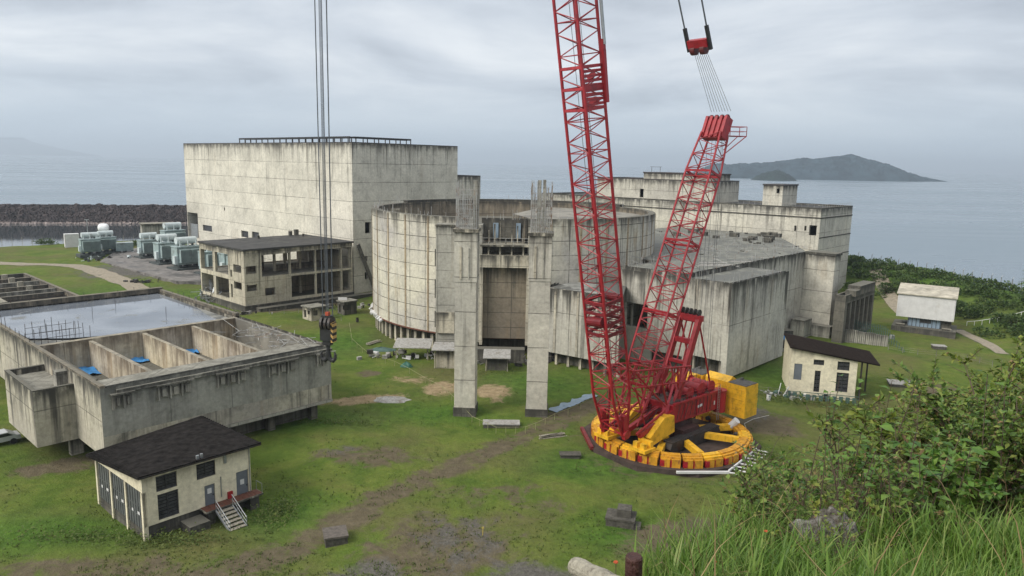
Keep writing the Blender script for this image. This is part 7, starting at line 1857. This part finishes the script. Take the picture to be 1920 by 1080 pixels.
SH = [
 (1862, 13.0, 2.5, 1.35, 12, 4600, .15, LEAF, 'dense dark green bush at the right edge, tallest of the near bushes', 1, .1),
 (1925, 11.0, 2.1, 1.25, 11, 3800, .14, LEAF, 'dark green bush cut by the right edge of the picture', 2, .1),
 (1760, 14.5, 1.2, 1.0, 8, 1300, .15, LEAFY, 'yellow green bush left of the dense dark bush at the right', 3, .15),
 (1840, 16.5, 3.0, 1.7, 10, 3000, .17, LEAFY, 'yellow green bush behind the dense dark bush at the right edge', 4, .1),
 (1655, 9.8, 1.35, .75, 8, 800, .12, LEAFB, 'leggy half bare shrub below the workshop house', 5, .45),
 (1560, 9.5, 1.15, .7, 7, 700, .115, LEAFB, 'leafy shrub right of the white edge boards of the crane base', 6, .3),
 (1462, 9.3, 1.0, .65, 6, 700, .12, LEAF, 'small green shrub hiding the right corner of the crane base', 7, .2),
 (1720, 8.5, 1.3, .8, 8, 500, .13, LEAF, 'thin twiggy shrub in the middle of the right slope', 8, .55),
 (1610, 7.6, .9, .6, 7, 500, .10, LEAFY, 'mostly dead twiggy shrub on the near slope', 9, .75),
 (1500, 6.6, .7, .5, 6, 500, .085, LEAFY, 'low sparse shrub in the grass below the crane base', 10, .5),
 (1790, 9.6, 1.5, .8, 7, 1000, .17, LEAFB, 'broad leaved shrub between the twiggy shrub and the dense bush', 11, .3),
 (1930, 15.5, 3.4, 1.7, 10, 3000, .17, LEAFY, 'tall bright green bush at the very right edge behind the others', 22, .1),
 (1400, 5.2, .45, .35, 6, 700, .06, LEAFY, 'low flowering shrub with orange blossoms in the bottom foreground', 12, .1),
 (1300, 4.7, .30, .30, 6, 420, .055, LEAFY, 'small leafy weed with a red flower beside the dark post', 13, .1),
 (1250, 4.5, .25, .25, 5, 260, .06, LEAFY, 'tiny leafy weed just right of the dark red post', 14, .1),
 (1530, 11.5, 1.8, 1.1, 6, 480, .13, LEAF, 'broad leafy shrub between the workshop house and the pale boulder', 16, .35),
 (1620, 12.6, 2.3, 1.1, 7, 520, .14, LEAF, 'tall open shrub just below the pale broken slab', 17, .3),
 (1480, 8.0, 1.2, .9, 6, 520, .11, LEAF, 'green shrub with dead twigs beside the white edge boards', 18, .35),
 (1710, 12.0, 1.9, .9, 6, 480, .13, LEAFY, 'yellowish shrub left of the bare earth patch on the slope', 19, .3),
 (1585, 8.4, 1.3, .9, 9, 260, .09, LEAFY, 'tangle of dead brown twigs right behind the pale boulder', 20, .8),
 (1640, 6.6, .8, .6, 8, 200, .07, LEAFY, 'dry twiggy tangle in front of the pale boulder', 21, .8),
 (1690, 11.0, 1.9, .5, 5, 420, .2, LEAFY, 'tall upright weed with big leaves in front of the bare earth patch', 15, .2),
]
for i, (px, d, ht, rad, ns, nl, ls, mt, lab, sd, bare) in enumerate(SH): shrub('shrub', px, d, ht*HS, rad*.72, ns, int(nl*1.25), ls*.66, mt, lab, sd+40, 0, bare)
# blossoms
for i, (px, d, hgt) in enumerate(((1380, 5.2, .30), (1432, 5.1, .22), (1177, 4.5, .42), (1470, 6.2, .4))):
    phi = pix_dir(px); x, y = d*math.sin(phi), d*math.cos(phi); z = hz1(x, y); mb = MB()
    for k in range(7): a = k*.9; mb.tube((x, y, z+hgt), (x+.014*math.cos(a), y+.014*math.sin(a), z+hgt+.009), .006, 6)
    root = empty('wild_flower', (x, y, z), ('orange blossom left of the taller grass', 'orange blossom low in the bottom right weeds', 'orange red blossom above the dark red post', 'yellowish orange blossom among the near shrubs')[i], 'flower', 'wild flowers')
    mb.build('blossom', FLOWER, root); mb = MB(); mb.tube((x+.02, y, z), (x, y, z+hgt), .003, 4); mb.build('stem', TWIG, root)
# pale weathered boulder in the slope
def boulder():
    px, d = 1592, 7.2; phi = pix_dir(px); x, y = d*math.sin(phi), d*math.cos(phi); z = hz1(x, y); mb = MB(); n = 34
    def pt(i, j):
        t, p = math.pi*j/12, 2*math.pi*i/n; v = Vector((math.sin(t)*math.cos(p), math.sin(t)*math.sin(p), math.cos(t))); r = .72+.26*mnoise.noise(v*1.6+Vector((3, 0, 0)))+.14*mnoise.noise(v*4)+.07*mnoise.noise(v*9)
        return (x+v.x*.42*r, y+v.y*.38*r, z+.06+v.z*.46*r)
    for j in range(12):
        for i in range(n): mb.face([pt(i, j), pt(i, j+1), pt(i+1, j+1), pt(i+1, j)])
    tag(mb.build('boulder', plain('flaky_rock', (.34, .325, .30), .95, 0, .5, 9, .9, dirt=(.08, .07, .055), dirt_amt=1.0)), 'pale flaky boulder half hidden by dead twigs on the near slope', 'boulder')
boulder()
# log and post
def near_wood():
    def pt(px, py, d): 
        v = M3 @ Vector(((px-960)/F, (py-540)/F, 1)); return CAM+v*(d/math.hypot(v.x, v.y))
    a, b = pt(1080, 1062, 4.3), pt(1180, 1110, 3.75); mb = MB(); dr = (b-a); n = 7
    for i in range(n): mb.tube(a+dr*(i/n), a+dr*((i+1)/n), .058+.004*math.sin(i*2.1), 14, None, .058+.004*math.sin((i+1)*2.1), caps=(i in (0, n-1)))
    root = empty('log', tuple(a), 'pale weathered log sticking up at the bottom edge, left of the dark post', 'log'); mb.build('trunk', WOOD, root)
    mb = MB(); q = dr.normalized(); mb.tube(a-q*.004, a+q*.002, .05, 12); mb.build('cut_end', plain('cut_wood', (.55, .52, .43), .9, 0, .3, 20), root)
    p = pt(1189, 1042, 4.0); z = hz1(p.x, p.y); root = empty('wooden_post', (p.x, p.y, z), 'short dark red wooden post at the bottom edge beside the log', 'post')
    mb = MB(); mb.tube((p.x+.02, p.y-.02, z-.5), (p.x, p.y, p.z-.01), .054, 16, None, .050); mb.build('shaft', WOODR, root); mb = MB(); mb.tube((p.x, p.y, p.z-.01), (p.x, p.y, p.z), .050, 16, None, .043); mb.build('top', WOODR, root)
    # lower rail of the log so it does not float
    mb = MB(); c = a+dr*.55; zz = hz1(c.x, c.y); mb.tube((c.x, c.y, zz-.3), (c.x, c.y, c.z-.03), .05, 10); mb.build('support_post', WOODR, bpy.data.objects['log'])
near_wood()

# ------------------------------------------------------------------ vegetation further off
def bank_scrub():
    """scrub that covers the bank on the right: thousands of leaf clumps, reads as one mass"""
    rr = random.Random(31); T = Tri(); n = 0
    pts = []
    while n < 640:
        y = rr.uniform(112, 300); xr = np.interp(y, [110, 148, 168, 195, 225, 330], [140, 119, 112, 107, 98, 84]); x = xr+rr.uniform(-15, 9) if y < 190 else xr+rr.uniform(-9, 8)
        if y < 150: x = xr+rr.uniform(-22, 10)
        pts.append((x, y)); n += 1
    for x, y in pts:
        h = rr.uniform(.5, 1.7)*(1.5 if rr.random() < .15 else 1); r = rr.uniform(.9, 2.4); z = gz(x, y)
        k = int(60+r*55)
        for _ in range(k):
            v = Vector((rr.gauss(0, 1), rr.gauss(0, 1), rr.gauss(0, 1))).normalized()*rr.uniform(.55, 1)**.5
            p = Vector((x+v.x*r, y+v.y*r, z+h*.45+v.z*h*.8)); d = (v+Vector((rr.gauss(0, .5), rr.gauss(0, .5), .5))).normalized(); L = rr.uniform(.35, .75)
            T.leaf(p, d, Vector((rr.gauss(0, .5), rr.gauss(0, .5), 1)).normalized(), L, L*.3)
    o = T.build('undergrowth', LEAFD); tag(o, 'tangled green scrub covering the bank along the shore at right', 'undergrowth', kind='stuff')
bank_scrub()
def bank_trees():
    rr = random.Random(77)
    for i, (px, py, h, lab) in enumerate(((1600, 500, 2.6, 'round dark bush nearest the corner of the long rear building on the shore bank'), (1700, 512, 3.6, 'round dark bush above the white raised store on the skyline bank'), (1664, 508, 2.6, 'small dark bush on the skyline bank left of the round one'), (1795, 538, 2.6, 'small spreading bush on the skyline bank right of the white store'), (1905, 562, 2.6, 'bush on the bank near the right edge, under the skyline'))):
        p = at(px, py+12, 6); x, y = p.x, p.y; z = gz(x, y); root = empty('bank_bush', (x, y, z), lab, 'bush', 'bushes on the shore bank'); mb = MB(); T = Tri()
        for k in range(5):
            a = rr.uniform(0, 6.28); q = Vector((x+math.cos(a)*h*.35, y+math.sin(a)*h*.35, z+h*.75)); mb.tube((x, y, z-.2), q, .09, 5, None, .04)
        for k in range(900):
            v = Vector((rr.gauss(0, 1), rr.gauss(0, 1), rr.gauss(0, 1))).normalized()*rr.uniform(.4, 1)**.5; cl = 1+.35*mnoise.noise(v*2+Vector((i, 0, 0))); pp = Vector((x+v.x*h*.75*cl, y+v.y*h*.75*cl, z+h*.6+v.z*h*.5*cl)); L = rr.uniform(.25, .5)
            T.leaf(pp, (v+Vector((rr.gauss(0, .6), rr.gauss(0, .6), .3))).normalized(), Vector((rr.gauss(0, .5), rr.gauss(0, .5), 1)).normalized(), L, L*.32)
        mb.build('trunk', TWIG, root); T.build('crown', LEAFD, root)
    # dark conifer tip cut by the right edge
    p = at(1923, 560, 4); x, y = p.x, p.y; z = gz(x, y); zt = h_at(x, y, 487); root = empty('conifer', (x, y, z), 'dark conifer cut off by the right edge of the picture', 'tree'); mb = MB(); mb.tube((x, y, z), (x, y, zt), .16, 6, None, .03); mb.build('trunk', TWIG, root)
    T = Tri()
    for k in range(11):
        f = k/10; zz = z+1.2+(zt-z-1.2)*f; r = 2.6*(1-f)+.3
        for b in range(9):
            a = rr.uniform(0, 6.28); dr = Vector((math.cos(a), math.sin(a), -.12+rr.gauss(0, .08)))
            for s in range(7):
                q = Vector((x, y, zz))+dr*(r*(s+1)/7)
                for sg in (-1, 1): T.leaf(q, (dr*.6+Vector((-dr.y, dr.x, 0))*sg+Vector((0, 0, -.1))).normalized(), Vector((0, 0, 1)), .45, .06)
    T.build('crown', LEAFD, root)
bank_trees()
def shore_fence():
    base = None
    pxs = [(1608, 497), (1633, 500), (1650, 503), (1662, 505), (1683, 508), (1704, 512), (1718, 516), (1735, 519), (1750, 523), (1768, 527), (1786, 531), (1803, 534), (1820, 538), (1838, 542), (1856, 546), (1874, 550), (1895, 554), (1912, 558)]
    prev = None
    for i, (px, py) in enumerate(pxs):
        d = M3 @ Vector(((px-960)/F, (py-540)/F, 1))
        # walk along the line of sight until above the ridge crest
        best = None
        for s in np.arange(120, 330, 1.5):
            q = CAM+d*(s/math.hypot(d.x, d.y)); 
            xr = np.interp(q.y, [110, 148, 168, 195, 225, 330], [140, 119, 112, 107, 98, 84])
            if q.x > xr+1: best = q; break
        if best is None: continue
        z = gz(best.x, best.y); root = empty('fence_post', (best.x, best.y, z), 'pale thin post of the shore fence on the skyline bank', 'post', 'shore fence posts'); mb = MB(); mb.tube((best.x, best.y, z-.3), (best.x, best.y, z+2.9), .075, 5); mb.build('pole', CON_GREY, root)
        mb = MB(); mb.tube((best.x, best.y, z+2.8), (best.x+.35, best.y+.2, z+3.25), .07, 5); mb.build('outrigger', GALV, root)
    # far left fence along the basin
    for i in range(16):
        p = at(4+i*19, 460-(i*.4)); root = empty('fence_post', (p.x, p.y, gz(p.x, p.y)), 'pale thin post of the fence along the basin at far left', 'post', 'basin fence posts'); mb = MB(); mb.tube((p.x, p.y, -.5), (p.x, p.y, 3.0), .08, 4); mb.build('pole', CON_GREY, root)
    for i, (px, py, s, lab) in enumerate(((85, 458, 2.2, 'low dark green shrub by the basin at far left'), (60, 456, 1.6, 'small shrub left of the dark green one by the basin'), (232, 462, 1.5, 'small shrub behind the switch cabinets'), (258, 460, 2.0, 'green shrub left of the concrete hut'))):
        p = at(px, py); z = gz(p.x, p.y); rr = random.Random(i+90); T = Tri(); root = empty('basin_shrub', (p.x, p.y, z), lab, 'shrub', 'shrubs by the basin')
        for k in range(420):
            v = Vector((rr.gauss(0, 1), rr.gauss(0, 1), abs(rr.gauss(0, 1)))).normalized()*rr.uniform(.3, 1); T.leaf(Vector((p.x+v.x*s*2.2, p.y+v.y*s*1.4, z+v.z*s)), (v+Vector((0, 0, .4))).normalized(), Vector((rr.gauss(0, .5), rr.gauss(0, .5), 1)).normalized(), .6, .2)
        T.build('foliage', LEAFD, root)
shore_fence()
def lawn_tufts():
    """ragged tufts that break up the lawn"""
    rr = random.Random(55); T = Tri(); n = 0
    while n < 2600:
        px, py = rr.uniform(-20, 1500), rr.uniform(690, 1080)
        if rr.random() > .35+.65*(py-690)/390: continue
        p = at(px, py); 
        nv = mnoise.noise(Vector((p.x*.12, p.y*.12, 0)))+.6*mnoise.noise(Vector((p.x*.45, p.y*.45, 4)))
        if nv < -.02: continue
        u, v = (V2(p)-Vector((-41.79, 72.45))).dot(E1), (V2(p)-Vector((-41.79, 72.45))).dot(E2)
        if (-6 < u < 28 and 0 < v < 54) or (V2(p)-V2(CO)).length < 11.8: continue
        q = V2(p)-Vector((-32.1, 60.9)); a = R(49); uu = q.dot(Vector((math.cos(a), math.sin(a)))); vv = q.dot(Vector((-math.sin(a), math.cos(a))))
        if -.3 < uu < 10.8 and -.3 < vv < 11: continue
        z = gz(p.x, p.y)
        for k in range(3):
            a = rr.uniform(0, 6.28); T.blade(Vector((p.x+rr.gauss(0, .12), p.y+rr.gauss(0, .12), z-.02)), Vector((math.cos(a), math.sin(a), 0)), rr.uniform(.03, .06), rr.uniform(.10, .34), rr.uniform(.2, .8), 2)
        n += 1
    o = T.build('grass_tufts', GRASSL); tag(o, 'rough grass tufts on the lawn round the crane and the buildings', 'grass', kind='stuff')
GRASSL = leafmat('lawn_blades', [(0.1, (.055, .09, .017)), (.5, (.08, .112, .023)), (.9, (.11, .13, .033))], .7, .2)
lawn_tufts()
def weeds():
    rr = random.Random(66); T = Tri()
    for px, py, rx, ry, n in ((520, 955, 2.5, 3.5, 900), (330, 1010, 6, 1.5, 700), (150, 1000, 7, 1.6, 600), (1500, 752, 7, 1.5, 700), (1600, 760, 4, 1.6, 600), (640, 790, 6, 1.5, 500), (1440, 860, 3, 3, 700), (900, 700, 8, 2, 300), (1440, 740, 5, 2, 400)):
        c = at(px, py)
        for k in range(n):
            x, y = c.x+rr.gauss(0, rx*.5), c.y+rr.gauss(0, ry*.5); z = gz(x, y); h = abs(rr.gauss(0, .35)); v = Vector((rr.gauss(0, 1), rr.gauss(0, 1), rr.gauss(.4, .5))).normalized(); T.leaf(Vector((x, y, z+h)), v, Vector((rr.gauss(0, .5), rr.gauss(0, .5), 1)).normalized(), rr.uniform(.15, .38), rr.uniform(.05, .1))
    tag(T.build('weeds', GRASSL), 'patches of low dark weeds round the houses and block edges', 'weeds', kind='stuff')
weeds()

# ------------------------------------------------------------------ air
m = bpy.data.materials.new('sea_haze'); m.use_nodes = True; t = NT(m.node_tree); t.n.remove(t.n['Principled BSDF']); vol = t.new('ShaderNodeVolumePrincipled')
vol.inputs['Color'].default_value = (.74, .85, .98, 1); vol.inputs['Density'].default_value = HAZE_D; vol.inputs['Anisotropy'].default_value = 0.2
t.link(vol.outputs[0], t.n['Material Output'].inputs['Volume'])
mb = MB(); mb.prism([Vector((-31000, -120)), Vector((31000, -120)), Vector((31000, 24500)), Vector((-31000, 24500))], -12, 1450 if False else 320)
o = mb.build('haze', m); o['kind'] = 'stuff'
